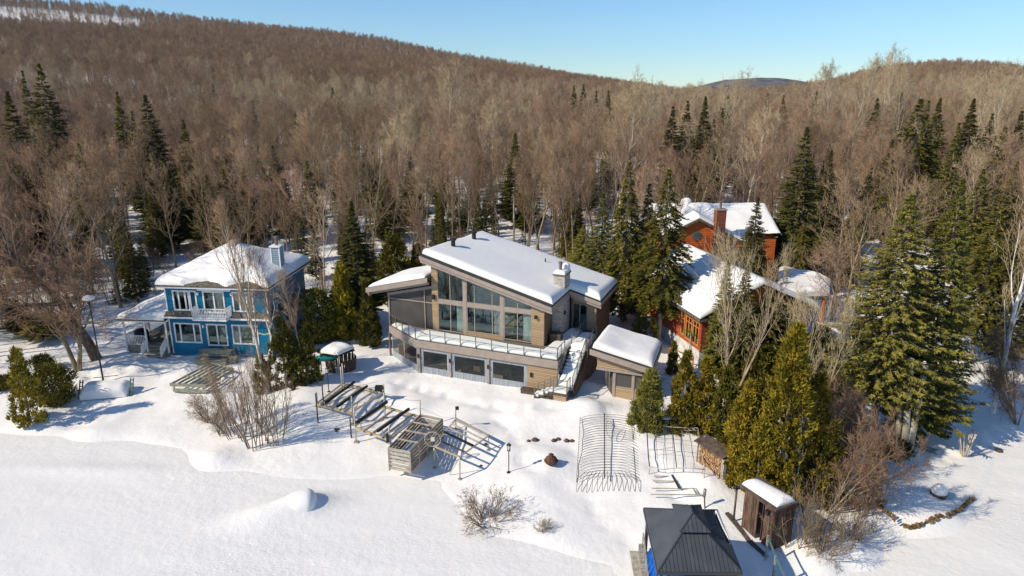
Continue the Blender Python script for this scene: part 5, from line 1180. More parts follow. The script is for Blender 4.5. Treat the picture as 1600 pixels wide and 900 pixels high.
# little red hut far behind
q = on_land(1126, 330, 4.5); hut = thing('red_hut', 'small dark red hut in the wood behind the red house chimney', 'hut', (q.x, q.y + 14, 0), 0)
hz = gz(q.x, q.y + 14)
pbox('wall', M['red_dark'], hut, -1.6, 1.6, 0, 3, hz - .3, hz + 2.6)
part('roof', M['shingle'], hut, lambda b: b.prism([(-2, -.3, hz + 2.4), (2, -.3, hz + 2.4), (0, -.3, hz + 3.6)], (0, 3.6, 0)))
snow_quad('roof_snow', hut, [(-2.0, -.3, hz + 2.45), (0, -.3, hz + 3.65), (0, 3.3, hz + 3.65), (-2.0, 3.3, hz + 2.45)], T=.3, n=4); snow_quad('roof_snow', hut, [(0, -.3, hz + 3.65), (2, -.3, hz + 2.45), (2, 3.3, hz + 2.45), (0, 3.3, hz + 3.65)], T=.3, n=4)
# ------------------------------------------------------------------ garden and shore objects
M['aluminium'] = mat('weathered aluminium', (.36, .33, .27), (.52, .49, .43), scale=3, rough=.5, metal=.25)
M['gold_steel'] = mat('dull yellow galvanised steel', (.38, .30, .17), (.52, .43, .28), scale=3, rough=.55, metal=.2)
M['old_wood'] = mat('bleached lumber', (.30, .26, .20), (.50, .46, .40), scale=3, rough=.85, stretch=(1, 1, 4), bump=.01, rnd=.12)
M['black_bunk'] = mat('black carpeted bunk', (.008, .008, .008), (.02, .02, .02), scale=8, rough=.95)
M['rust'] = mat('rusty iron', (.06, .028, .018), (.15, .075, .045), scale=6, rough=.9, bump=.01)
M['grey_steel'] = mat('grey steel pipe', (.16, .15, .14), (.28, .26, .24), scale=4, rough=.5, metal=.3)
M['dark_steel'] = mat('dark steel pipe', (.03, .03, .032), (.06, .06, .06), scale=4, rough=.6)
M['gazebo_metal'] = mat('charcoal roof sheet', (.058, .066, .078), (.076, .085, .097), scale=1.2, rough=.45, metal=.0, rnd=.12)
M['gazebo_frame'] = mat('charcoal frame', (.05, .05, .055), rough=.5)
M['blue_tarp'] = mat('blue tarpaulin', (.0, .07, .38), (.0, .14, .60), scale=4, rough=.45, bump=.08, bscale=3)
M['brown_board'] = mat('dark brown boards', (.055, .032, .022), (.13, .08, .055), scale=3, rough=.85, stretch=(3, 3, .5), bump=.015, rnd=.3)
M['log_end'] = mat('cut firewood', (.22, .11, .05), (.46, .30, .17), scale=6, rough=.85, rnd=.35)
M['teal_plastic'] = mat('teal plastic', (.0, .16, .17), (.01, .26, .26), scale=3, rough=.35)
M['green_paint'] = mat('grey green paint', (.06, .13, .12), (.12, .22, .20), scale=4, rough=.6)
M['rock'] = mat('brown rock', (.045, .032, .024), (.15, .115, .085), scale=5, rough=.9, bump=.03)
M['lamp_glass'] = mat('milky lamp glass', (.7, .68, .62), rough=.3)
M['dry_grass'] = mat('dry shore grass', (.06, .038, .018), (.24, .15, .07), scale=7, rough=.95)
def at_px(name, label, cat, px, py, z0=1.0, rz=0, group=None, dz=0):
    p = on_land(px, py, z0); return thing(name, label, cat, (p.x, p.y, p.z + dz), rz, group)
def bar(root, name, m, a, b, w=.08, h=.08, label=None):
    k = MB(); k.beam(a, b, w, h); return k.build(name, m, root, label=label)
def pipe(root, name, m, pts, r=.03, k=6): b = MB(); b.cs = True; b.tube(pts, r, k); return b.build(name, m, root)
M['dock_wood'] = mat('grey brown dock lumber', (.15, .12, .09), (.30, .25, .195), scale=3, rough=.85, stretch=(1, 1, 4), bump=.01, rnd=.15)
# --- two boat lifts side by side and a stacked dock section
def world_lift(label, posts, z_hi, z_rail, bunks, extra=None):
    c = sum((Vector(p) for p in posts), Vector()) / len(posts); t = thing('boat_lift', label, 'boat lift', (c.x, c.y, gz(c.x, c.y)), 0, None)
    L = lambda p: Vector(p) - t.location
    for i, p in enumerate(posts):
        g = gz(p[0], p[1]) - .1; h = z_hi[i]
        pipe(t, 'post', M['aluminium'], [L((p[0], p[1], g)), L((p[0], p[1], h))], .05, 6)
        b = MB(); b.box(-.16, .16, -.16, .16, 0, .03); o = b.build('foot_plate', M['aluminium'], t); o.location = L((p[0], p[1], g + .12))
    fl, bl, br, fr = [Vector((p[0], p[1], z_rail)) for p in posts]
    for a, b in ((fl, fr), (bl, br)): bar(t, 'cross_beam', M['gold_steel'], L(a), L(b), .12, .16)
    for a, b in ((fl, bl), (fr, br)): bar(t, 'side_rail', M['aluminium'], L(a + Vector((0, 0, .12))), L(b + Vector((0, 0, .12))), .09, .12)
    for f, up_, w, m in bunks:
        a = fl.lerp(fr, f) + Vector((0, 0, up_)); b = bl.lerp(br, f) + Vector((0, 0, up_)); d = (b - a) * .06
        bar(t, 'bunk', M[m], L(a - d), L(b - d * .5), w, .14)
        if up_ > .2:
            for q in (a.lerp(b, .08), a.lerp(b, .85)): bar(t, 'bunk_bracket', M['aluminium'], L(q - Vector((0, 0, .06))), L(q - Vector((0, 0, up_))), .05, .05)
    for a, b in ((fl, bl.lerp(br, .5)), (fr, bl.lerp(br, .5))): bar(t, 'brace', M['aluminium'], L(a.lerp(b, .1) - Vector((0, 0, .15))), L(a.lerp(b, .6) - Vector((0, 0, .15))), .05, .06)
    return t, L
def pw(px, py, z): return Vector(spot(px, py, z))
ZR = 1.55
LP1 = [pw(496, 632, ZR), pw(537, 600, ZR), pw(600, 614, ZR), pw(551, 646, ZR)]
LP2 = [pw(555, 668, ZR), pw(601, 636, ZR), pw(657, 652, ZR), pw(609, 688, ZR)]
l1, L1 = world_lift('farther aluminium boat lift with black bunk boards, left of the pair', LP1, [2.55, 3.3, 2.3, 2.9], ZR, [(.30, .45, .16, 'black_bunk'), (.12, .2, .12, 'old_wood'), (.62, .35, .14, 'black_bunk'), (.8, .1, .08, 'aluminium'), (.45, .05, .07, 'aluminium')])
l2, L2 = world_lift('nearer aluminium boat lift with black bunk boards against the stacked dock', LP2, [3.0, 2.7, 2.9, 2.6], ZR, [(.10, .55, .2, 'black_bunk'), (.28, .05, .1, 'old_wood'), (.5, .0, .12, 'grey_steel'), (.72, .5, .15, 'black_bunk'), (.82, .1, .1, 'aluminium')])
b = MB(); b.box(-.28, .28, -.2, .2, -.18, .18); o = b.build('winch', M['black_metal'], l1); o.location = L1(LP1[2] + Vector((-.35, -.1, .45)))
b = MB(); b.box(-.1, .1, -.1, .1, -.25, .25); o = b.build('winch', M['black_metal'], l2); o.location = L2(LP2[3] + Vector((-.12, 0, .15)))
pipe(l2, 'cable', M['grey_steel'], [L2(LP2[1] + Vector((0, 0, 1.1))), L2(LP2[1] + Vector((1.0, .3, .7))), L2(LP2[2] + Vector((-.9, .5, 1.1))), L2(LP2[2] + Vector((0, 0, 1.3)))], .015, 4)
# dock section resting on its edge frames: slatted crate shape
DZ = 2.15
da, db, dc, dd = pw(607, 700, DZ), pw(640, 706, DZ), pw(691, 655, DZ), pw(657, 648, DZ)
dk = thing('stacked_dock', 'bleached slatted wooden dock sections stacked like an open crate', 'dock section', ((da.x + dc.x) / 2, (da.y + dc.y) / 2, gz(da.x, da.y)), 0)
LD = lambda p: Vector(p) - dk.location
nrow = 6; zb = .55
def slat_side(a, b, name, n=nrow):
    for i in range(n):
        z = DZ - .05 - i * (DZ - zb) / n; bar(dk, name, M['old_wood' if name == 'end_slat' else 'dock_wood'], LD((a.x, a.y, z)), LD((b.x, b.y, z)), .045, .19)
slat_side(da, db, 'end_slat'); slat_side(db, dc, 'side_slat'); slat_side(da, dd, 'side_slat'); slat_side(dd, dc, 'end_slat')
for a, b in ((da, dd), (db, dc)):
    for f in (0, .25, .5, .75, 1): q = a.lerp(b, f); bar(dk, 'upright', M['old_wood'], LD((q.x, q.y, zb)), LD((q.x, q.y, DZ + .02)), .1, .1)
for f in (.25, .5, .75): bar(dk, 'cross_board', M['old_wood'], LD(da.lerp(dd, f) + Vector((0, 0, .03))), LD(db.lerp(dc, f) + Vector((0, 0, .03))), .12, .05)
for i in range(7):
    f = .13 + i * .125; z = 1.0; a = da.lerp(dd, f * .98); c = db.lerp(dc, f * .98); bar(dk, 'floor_slat', M['brown_box'] if i % 2 else M['old_wood'], LD((a.x, a.y, z)), LD((c.x, c.y, z)), .16, .05)
for s in (.33, .66):
    a = da.lerp(db, s); c = dd.lerp(dc, s); bar(dk, 'inner_rail', M['old_wood'], LD((a.x, a.y, 1.35)), LD((c.x, c.y, 1.35)), .06, .1)
snow_quad('snow', dk, [tuple(LD((da.x, da.y, .98))), tuple(LD((db.x, db.y, .98))), tuple(LD((dc.x, dc.y, .98))), tuple(LD((dd.x, dd.y, .98)))], T=.2, w=.3, n=6, lump=.12)
# small watercraft lift with a hand wheel
WZ = 1.75
wa, wb, wc, wd = pw(678, 697, WZ), pw(718, 714, WZ), pw(763, 681, WZ), pw(712, 655, WZ)
wl_ = thing('wheel_lift', 'small personal watercraft lift with a round hand wheel, right of the stacked dock', 'boat lift', ((wa.x + wc.x) / 2, (wa.y + wc.y) / 2, gz(wa.x, wa.y)), 0)
LW = lambda p: Vector(p) - wl_.location
for p, h in ((wa, 0), (wb, 0), (wc, 0), (wd, .9)):
    g = gz(p.x, p.y) - .05; pipe(wl_, 'post', M['aluminium'], [LW((p.x, p.y, g)), LW((p.x, p.y, WZ + h))], .05)
    b = MB(); b.lathe([(.14, 0), (.14, .04)], (0, 0, 0), 10); o = b.build('foot_plate', M['aluminium'], wl_); o.location = LW((p.x, p.y, g + .06))
bar(wl_, 'cross_beam', M['gold_steel'], LW(wa), LW(wb), .1, .1); bar(wl_, 'cross_beam', M['aluminium'], LW(wd), LW(wc), .22, .12); bar(wl_, 'side_rail', M['aluminium'], LW(wb), LW(wc), .08, .08); bar(wl_, 'side_rail', M['aluminium'], LW(wa), LW(wd), .08, .08)
for f, m, u in ((.45, 'black_bunk', .12), (.2, 'dark_steel', .02), (.65, 'aluminium', .05), (.8, 'old_wood', .05)):
    a = wa.lerp(wd, f); c = wb.lerp(wc, f) ; bar(wl_, 'bunk', M[m], LW(a + Vector((0, 0, u))), LW(c + Vector((0, 0, u))), .14 if m == 'black_bunk' else .06, .1)
for a, s in ((wa, 1), (wb, -1)): bar(wl_, 'brace', M['aluminium'], LW(a + Vector((0, 0, -.1))), LW((a.x + (wb.x - wa.x) * .42 * s, a.y + (wb.y - wa.y) * .42 * s, gz(a.x, a.y))), .04, .04)
wheel = MB(); wheel.cs = True; wc0 = LW(wa + Vector((-.05, -.1, .55))); R_ = .52
wheel.tube([wc0 + Vector((R_ * math.cos(t), -.15 * math.sin(t) * 0, R_ * math.sin(t))) for t in [i * math.pi / 12 for i in range(25)]], .035, 5, False)
wheel.build('hand_wheel', M['aluminium'], wl_)
for t in (0, 1.05, 2.1): pipe(wl_, 'spoke', M['aluminium'], [wc0 + Vector((R_ * math.cos(t), 0, R_ * math.sin(t))), wc0 - Vector((R_ * math.cos(t), 0, R_ * math.sin(t)))], .012, 4)
b = MB(); b.box(-.12, .12, -.06, .06, -.12, .12); o = b.build('winch', M['lamp_glass'], wl_); o.location = wc0
b = MB(); b.box(-.12, .12, -.1, .1, -.1, .1); o = b.build('winch', M['black_metal'], wl_); o.location = LW(wd + Vector((.12, 0, .85)))
# posts, lanterns, street lamp
def lantern(px, py, h, label, kind='lantern_post'):
    t = at_px(kind, label, 'garden lamp', px, py)
    pipe(t, 'post', M['black_metal'], [(0, 0, -.1), (0, 0, h * .78)], .035); b = MB(); b.box(-.11, .11, -.11, .11, h * .78, h * .80); b.lathe([(.17, 0), (.05, .12), (.02, .16)], (0, 0, h * .97), 8); b.build('lamp_cap', M['black_metal'], t)
    b = MB(); b.lathe([(.09, 0), (.11, h * .16)], (0, 0, h * .80), 8); b.build('lamp_glass', M['lamp_glass'], t)
    for k in range(4): a = k * math.pi / 2 + .78; pipe(t, 'lamp_bar', M['black_metal'], [(.13 * math.cos(a), .13 * math.sin(a), h * .8), (.14 * math.cos(a), .14 * math.sin(a), h * .97)], .012, 4)
    b = MB(); b.lathe([(.14, -.05), (.14, .02), (.05, .06)], (0, 0, .0), 10); b.build('base', M['black_metal'], t)
lantern(795, 738, 2.0, 'black garden lantern on a post standing alone in the snow right of the docks')
lantern(514, 612, 2.0, 'black garden lantern on a post in front of the round hut')
t = at_px('street_lamp', 'tall black lamp post with a snow topped round head by the blue house lawn', 'street lamp', 162, 598)
pipe(t, 'post', M['dark_steel'], [(0, 0, -.2), (0, 0, 3.5), (0, 0, 7.0)], [.075, .06, .045], 8)
part('lamp_head', M['grey_steel'], t, lambda b: (setattr(b, 'cs', True), b.lathe([(.05, 7.0), (.40, 7.08), (.46, 7.16), (.42, 7.2)], (0, 0, 0), 16)))
part('snow_cap', M['roof_snow'], t, lambda b: (setattr(b, 'cs', True), b.lathe([(.44, 7.18), (.46, 7.26), (.36, 7.42), (.18, 7.50), (.03, 7.52)], (0, 0, 0), 16)))
for px, py, h, lab in ((506, 652 - 16, 1.9, 'short black pole standing in snow beside the farther boat lift'), (497, 660, 2.3, 'thin grey pole at the left corner of the farther boat lift'), (549, 690 - 6, 1.6, 'dark pole at the near corner between the two boat lifts')):
    t = at_px('pole', lab, 'pole', px, py); pipe(t, 'shaft', M['dark_steel'], [(0, 0, -.2), (0, 0, h)], .05)
t = at_px('post', 'grey post at the far end of the hut path', 'post', 535, 612); pipe(t, 'shaft', M['aluminium'], [(0, 0, -.2), (0, 0, 2.1)], .05)
# utility pole behind the grey house
up = Vector(spot_y(803, 378, 97)); z = gz(up.x, up.y); t = thing('utility_pole', 'wooden utility pole with crossarm behind the grey house roof', 'utility pole', (up.x, up.y, z)); H_ = spot_y(806, 309, 97)[2] - z
pipe(t, 'pole', M['pale_bark'], [(0, 0, -.3), (0, 0, H_)], [.16, .11], 8); bar(t, 'crossarm', M['grey_steel'], (-.5, 0, H_ - .9), (.5, 0, H_ - .9), .1, .12)
pipe(t, 'transformer', M['grey_steel'], [(.35, 0, H_ - 2.3), (.35, 0, H_ - 1.4)], .24, 10)
# fire pit
t = at_px('fire_pit', 'rusty round chiminea fire pot in a hollow of the snow', 'fire pot', 861, 725); t.scale = (.85, .85, .8)
part('pot', M['rust'], t, lambda b: (setattr(b, 'cs', True), b.lathe([(.22, 0), (.42, .12), (.5, .32), (.42, .55), (.24, .68), (.16, .74), (.17, .84), (.2, .86)], (0, 0, 0), 18)))
part('rim', M['rust'], t, lambda b: b.lathe([(.52, .28), (.55, .31), (.52, .34)], (0, 0, 0), 18))
def rocks(px, py, n, s, label, rz=0, m='rock'):
    t = at_px('rock', label, 'rocks', px, py); rr = random.Random(px)
    for i in range(n):
        b = MB(); r = s * rr.uniform(.6, 1.2); k = 6; b.lathe([(r * .8, -.15), (r, r * .2), (r * .6, r * .6), (r * .1, r * .7)], ((i - n / 2) * s * 1.3 + rr.uniform(-.1, .1), rr.uniform(-.2, .2), 0), k); b.build('stone', M[m], t)
rocks(834, 690, 2, .22, 'pair of dark rocks poking out of the snow left of the fire pot'); rocks(872, 688, 2, .22, 'dark rock in the snow just behind the fire pot'); rocks(894, 690, 2, .26, 'dark rocks at the left edge of the hoop frame')
rocks(1350, 610, 3, .3, 'rocks under the edge of the big spruce'); rocks(527, 672, 3, .12, 'small dark debris on the snow before the boat lifts'); rocks(754, 726, 1, .16, 'small dark stub in the snow by the wheel lift'); rocks(762, 693, 1, .14, 'small dark stone right of the wheel lift'); rocks(1563, 706, 1, .25, 'small brown stone on the snow at the right edge')
# --- frames lying on the snow
def frame_hoops():
    A, B, Cc, D = [on_land(*p) for p in ((905, 655), (988, 655), (998, 765), (900, 765))]
    t = thing('hoop_frame', 'large dome shelter frame of thin curved pipes lying half buried in snow', 'shelter frame', ((A.x + Cc.x) / 2, (A.y + Cc.y) / 2, (A.z + Cc.z) / 2)); L = lambda p: Vector(p) - t.location
    n = 24
    for i in range(n):
        f = i / (n - 1) * .86; a = A.lerp(D, f); b = B.lerp(Cc, f); g = .14; pts = []
        for k in range(13):
            s = k / 12; q = a.lerp(b, s); h = .30 * math.sin(s * math.pi) ** .5; bow = (.35 * (abs(s - .5) * 2) ** 3) * (1 if i else 1)
            pts.append(L((q.x, q.y - bow * (1.3 if f > .1 else .5), max(gz(q.x, q.y) + .05, q.z + .1) + h * .9)))
        pipe(t, 'hoop', M['grey_steel'], pts, .018, 4)
    for i in range(13):
        f = (i + .5) / 13; q = D.lerp(Cc, f); c = A.lerp(D, .84).lerp(B.lerp(Cc, .84), .5 + (f - .5) * .75)
        m_ = q.lerp(c, .5); out = (f - .5) * .6
        pipe(t, 'end_rib', M['grey_steel'], [L((c.x, c.y, gz(c.x, c.y) + .35)), L((m_.x + out, m_.y, gz(m_.x, m_.y) + .3)), L((q.x + out * .6, q.y - .25, gz(q.x, q.y) + .02))], .018, 4)
    r0 = A.lerp(B, .47); r1 = D.lerp(Cc, .47); pipe(t, 'ridge_pipe', M['dark_steel'], [L((r0.x, r0.y, gz(r0.x, r0.y) + .5)), L((r1.x, r1.y + .5, gz(r1.x, r1.y) + .42))], .035, 6)
    for s in (.02, .98): r0 = A.lerp(B, s); r1 = D.lerp(Cc, s); pipe(t, 'side_pipe', M['grey_steel'], [L((r0.x, r0.y, gz(r0.x, r0.y) + .12)), L((r1.x, r1.y + .6, gz(r1.x, r1.y) + .12))], .02, 5)
    c = A.lerp(Cc, .3) + Vector((1.0, 0, 0)); b = MB(); b.tube([L((c.x + .26 * math.cos(a), c.y + .75 * math.sin(a), gz(c.x, c.y) + .75 + .25 * math.sin(a))) for a in [k * math.pi / 8 for k in range(17)]], .02, 5, False); b.build('ring', M['grey_steel'], t)
frame_hoops()
def frame_grid():
    A, B, Cc, D = [on_land(*p) for p in ((1009, 675), (1090, 681), (1100, 746), (1014, 741))]
    t = thing('grid_frame', 'rectangular pipe frame with crossing bars lying on the snow beside the hoop frame', 'shelter frame', ((A.x + Cc.x) / 2, (A.y + Cc.y) / 2, (A.z + Cc.z) / 2)); L = lambda p: Vector(p) - t.location
    up_ = .55; P = lambda s, f: (lambda q: L((q.x, q.y, gz(q.x, q.y) + up_)))(A.lerp(B, s).lerp(D.lerp(Cc, s), f))
    for s, m, r in ((0, 'dark_steel', .035), (.5, 'dark_steel', .03), (1, 'aluminium', .04)): pipe(t, 'long_bar', M[m], [P(s, k / 4) for k in range(5)], r)
    for s in (.17, .33, .67, .83): pipe(t, 'thin_bar', M['grey_steel'], [P(s, k / 4) for k in range(5)], .014, 4)
    for f in (0, .33, .6, 1): pipe(t, 'cross_bar', M['aluminium' if f in (0, 1) else 'grey_steel'], [P(k / 4, f) for k in range(5)], .035 if f in (0, 1) else .014, 4)
    for f in (.15, .5): pipe(t, 'diagonal', M['grey_steel'], [P(0, f + .15), P(.5, f)], .012, 4)
    for q in (P(0, 0), P(1, 0), P(0, 1), P(1, 1)): pipe(t, 'leg', M['aluminium'], [q, q - Vector((0, 0, .6))], .03, 5)
    for i in range(3): c = P(.78 + .08 * i, .05); b = MB(); b.tube([c + Vector((.2 * math.cos(a), .2 * math.sin(a), .05 * i)) for a in [k * math.pi / 6 for k in range(13)]], .016, 4, False); b.build('coil', M['aluminium'], t)
frame_grid()
t = at_px('ladder_frame', 'low wooden ladder frame mostly buried in the snow behind the black gazebo', 'ladder', 1060, 762)
for y in (-.9, -.25, .55, 1.1): bar(t, 'rail', M['old_wood'], (-1.6 + y * .3, y, .12), (1.5 + y * .3, y - .08, .14), .05, .05)
bar(t, 'rung', M['dark_steel'], (-.15, 1.1, .2), (-.05, -.4, .2), .12, .06)
for x in (.8, .95): bar(t, 'rung', M['old_wood'], (x, -.9, .16), (x, -.3, .16), .04, .04)
# snowy garden swing / bench left
t = at_px('garden_swing', 'garden glider with grey green side frames buried under a block of snow', 'garden swing', 168, 618, rz=.12)
for x in (-1.9, 1.9):
    fr_ = thing_part('side_frame', t)
    for dx in (-.1, .12): bar(fr_, 'upright', M['green_paint'], (x + dx, -.45, -.2), (x + dx, .35, 1.3), .07, .07)
    for k in range(5): bar(fr_, 'slat', M['green_paint'], (x - .12, -.42 + k * .17, .05 + k * .27), (x + .14, -.42 + k * .17, .05 + k * .27), .16, .03)
snow_quad('seat_snow', t, [(-1.75, -.75, .0), (1.65, -.55, .05), (1.7, .9, .2), (-1.7, .75, .2)], T=.95, w=.55, n=10, lump=.1, seed=41, over=.1)
bar(t, 'top_bar', M['grey_steel'], (-1.2, .78, 1.25), (.6, .95, 1.3), .05, .05)
# platform of joists
pc4 = [on_land(*p) for p in ((267, 612), (324, 614), (366, 588), (330, 578))]
t = thing('joist_platform', 'grey green wooden platform frame of open joists on the snow before the blue house', 'dock platform', tuple(sum(pc4, Vector()) / 4)); L = lambda p: Vector(p) - t.location
a_, b_, c_, d_ = [p + Vector((0, 0, .62)) for p in pc4]
for f in [i / 6 for i in range(7)]: bar(t, 'joist', M['green_wood'], L(a_.lerp(b_, f)), L(d_.lerp(c_, f)), .08, .15)
for a, b in ((a_, b_), (d_, c_)): bar(t, 'rim_board', M['green_wood'], L(a), L(b), .06, .26)
for f in (.35, .68): bar(t, 'cross_board', M['green_wood'], L(a_.lerp(d_, f) + Vector((0, 0, .1))), L(b_.lerp(c_, f) + Vector((0, 0, .1))), .16, .04)
bar(t, 'skid', M['green_wood'], L(a_ + Vector((.3, -.15, -.42))), L(b_ + Vector((0, -.15, -.42))), .1, .28)
for f in (.1, .5, .9): q = a_.lerp(b_, f); bar(t, 'block', M['old_wood'], L(q + Vector((0, 0, -.1))), L(q + Vector((0, 0, -.7))), .12, .12)
# round hut with barrel sides
hx = on_land(527, 580); t = thing('round_hut', 'dark round wooden hut with a snow covered canopy and a teal boat tucked inside', 'hut', (hx.x, hx.y + .5, hx.z)); t.scale = (.86, .86, .88); rr = random.Random(4)
for i in range(20):
    a = -2.9 + i * .3
    if 4 <= i <= 4: continue
    x, y = 1.45 * math.cos(a) + .25, 1.2 * math.sin(a); b = MB(); b.prism([(x * .9, y * .9, -.2), (x * .9 - .34 * math.sin(a), y * .9 + .34 * math.cos(a) * 1.0, -.2), (x - .40 * math.sin(a), y + .38 * math.cos(a), 1.25), (x, y, 1.25)], (.06 * math.cos(a), .06 * math.sin(a), 0)); b.build('stave', M['brown_board'], t)  # dark board colour carries the shade the staves stand in
for x, y in ((-1.45, -.9), (.35, -1.35), (1.55, -.3), (-1.2, 1.1), (1.2, 1.3)): pipe(t, 'canopy_post', M['aluminium' if x == .35 else 'black_metal'], [(x, y, -.2), (x, y, 1.95)], .045)
rc_ = [(-1.7, -.6, 1.9), (.4, -1.75, 1.95), (1.8, -.2, 1.95), (.9, 1.6, 2.1), (-1.2, 1.3, 2.05)]
part('canopy', M['black_metal'], t, lambda b: b.add([(-1.7, -.6, 1.9), (.4, -1.75, 1.95), (1.8, -.2, 1.95), (.9, 1.6, 2.1), (-1.2, 1.3, 2.05), (.2, .1, 2.5)], [(0, 1, 5), (1, 2, 5), (2, 3, 5), (3, 4, 5), (4, 0, 5)]))
snow_quad('canopy_snow', t, [(-1.6, -.75, 1.98), (.45, -1.6, 2.02), (1.7, .2, 2.08), (-.6, 1.5, 2.12)], T=.45, w=.9, n=8, lump=.12, seed=50)
kb = on_land(504, 572); k = thing('teal_boat', 'teal plastic boat lying under the canopy of the round hut', 'boat', (hx.x - .95, hx.y - .1, hx.z + 1.15), -.2)
part('hull', M['teal_plastic'], k, lambda b: (setattr(b, 'cs', True), b.tube([(-1.1, -.3, 0), (-.7, -.2, .05), (0, 0, .08), (.7, .2, .05), (1.1, .3, .02)], [.03, .22, .3, .22, .03], 10)))
part('cockpit', M['black_metal'], k, lambda b: b.box(-.35, .35, -.12, .12, .28, .40))
# --- black gazebo on its deck
gm = [Vector(spot(x, y, 3.5)) for x, y in ((1006, 794), (1121, 797), (1159, 894), (1028, 893))]     # back-left, back-right, front-right, front-left
gzb = thing('black_gazebo', 'charcoal metal hardtop gazebo with a two tier ribbed roof over a blue tarp', 'gazebo', ((gm[0].x + gm[2].x) / 2, (gm[0].y + gm[2].y) / 2, .9), 0); LG = lambda p: Vector(p) - gzb.location
bl_, br_, fr_, fl_ = gm; cen = (bl_ + br_ + fr_ + fl_) / 4; EZG = 3.5
wdt = (fr_ - fl_).length; dep = (bl_ - fl_).length
ridge_f = (fl_ + fr_) / 2 + (bl_ - fl_) * .47; ridge_b = (bl_ + br_) / 2 - (bl_ - fl_) * .44; RZ = 4.75
# rectangular top opening for the upper tier
def ctr(f, s, z):  # bilinear in plan
    p = (fl_ * (1 - s) + fr_ * s) * (1 - f) + (bl_ * (1 - s) + br_ * s) * f; return Vector((p.x, p.y, z))
i0, i1, j0, j1, ZT = .36, .64, .34, .70, 4.42
O_ = {'fl': ctr(0, 0, EZG), 'fr': ctr(0, 1, EZG), 'br': ctr(1, 1, EZG), 'bl': ctr(1, 0, EZG)}; I_ = {'fl': ctr(j0, i0, ZT), 'fr': ctr(j0, i1, ZT), 'br': ctr(j1, i1, ZT), 'bl': ctr(j1, i0, ZT)}
def sheet_side(o0, o1, p0, p1, n, name='roof_panel'):
    """a hip side split in ribbed sheets running up the slope"""
    ax = (o1 - o0); L_ = ax.length; ax = ax.normalized(); t0 = (p0 - o0).dot(ax) / L_; t1 = (p1 - o0).dot(ax) / L_
    def up(s):   # top point above the eave point s (0..1)
        base = o0.lerp(o1, s)
        if s < t0: k = s / max(t0, 1e-6); c = o0.lerp(p0, k)
        elif s > t1: k = (1 - s) / max(1 - t1, 1e-6); c = o1.lerp(p1, k)
        else: c = p0.lerp(p1, (s - t0) / (t1 - t0))
        return c
    nrm_ = (o1 - o0).cross(p0 - o0).normalized(); nrm_ = nrm_ if nrm_.z > 0 else -nrm_
    for i in range(n):
        s0, s1 = i / n, (i + 1) / n; ss = [s0] + [x for x in (t0, t1) if s0 < x < s1] + [s1]
        pts = [LG(o0.lerp(o1, s0)), LG(o0.lerp(o1, s1))] + [LG(up(s)) for s in ss[::-1]]
        q = []
        for p in pts:
            if not q or (p - q[-1]).length > .01: q.append(p)
        if (q[0] - q[-1]).length < .01: q.pop()
        if len(q) < 3: continue
        b = MB(); b.prism(q, -nrm_ * .02); b.build(name, M['gazebo_metal'], gzb)
        a = LG(o0.lerp(o1, s0)); c = LG(up(s0))
        if i and (c - a).length > .1: bar(gzb, 'seam', M['gazebo_metal'], a + nrm_ * .012, c + nrm_ * .012, .02, .03)
sheet_side(O_['fl'], O_['fr'], I_['fl'], I_['fr'], 20); sheet_side(O_['fr'], O_['br'], I_['fr'], I_['br'], 24); sheet_side(O_['br'], O_['bl'], I_['br'], I_['bl'], 16); sheet_side(O_['bl'], O_['fl'], I_['bl'], I_['fl'], 1)
for a, b in (('fl', 'fl'), ('fr', 'fr'), ('br', 'br'), ('bl', 'bl')): bar(gzb, 'hip_cap', M['gazebo_frame'], LG(O_[a]) + Vector((0, 0, .02)), LG(I_[b]) + Vector((0, 0, .02)), .07, .03)
Zu = ZT + .12; U_ = {'fl': ctr(j0 - .05, i0 - .05, Zu), 'fr': ctr(j0 - .05, i1 + .05, Zu), 'br': ctr(j1 + .05, i1 + .05, Zu), 'bl': ctr(j1 + .05, i0 - .05, Zu)}
rf_, rb_ = ctr(j0 + .12, .5, Zu + .48), ctr(j1 - .12, .5, Zu + .48)
sheet_side(U_['fl'], U_['fr'], rf_, rf_ + Vector((.02, 0, 0)), 7, 'upper_panel'); sheet_side(U_['fr'], U_['br'], rf_, rb_, 10, 'upper_panel'); sheet_side(U_['br'], U_['bl'], rb_, rb_ - Vector((.02, 0, 0)), 6, 'upper_panel'); sheet_side(U_['bl'], U_['fl'], rb_, rf_, 1, 'upper_panel')
for a, r_ in (('fl', rf_), ('fr', rf_), ('br', rb_), ('bl', rb_)): bar(gzb, 'hip_cap', M['gazebo_frame'], LG(U_[a]) + Vector((0, 0, .02)), LG(r_) + Vector((0, 0, .02)), .06, .03)
bar(gzb, 'ridge_cap', M['gazebo_frame'], LG(rf_) + Vector((0, 0, .02)), LG(rb_) + Vector((0, 0, .02)), .07, .04)
for a, b in (('fl', 'fr'), ('fr', 'br'), ('br', 'bl'), ('bl', 'fl')):
    bar(gzb, 'eave_beam', M['gazebo_frame'], LG(O_[a]) - Vector((0, 0, .08)), LG(O_[b]) - Vector((0, 0, .08)), .08, .14); bar(gzb, 'vent_wall', M['gazebo_frame'], LG(I_[a]) + Vector((0, 0, .05)), LG(I_[b]) + Vector((0, 0, .05)), .03, .14)
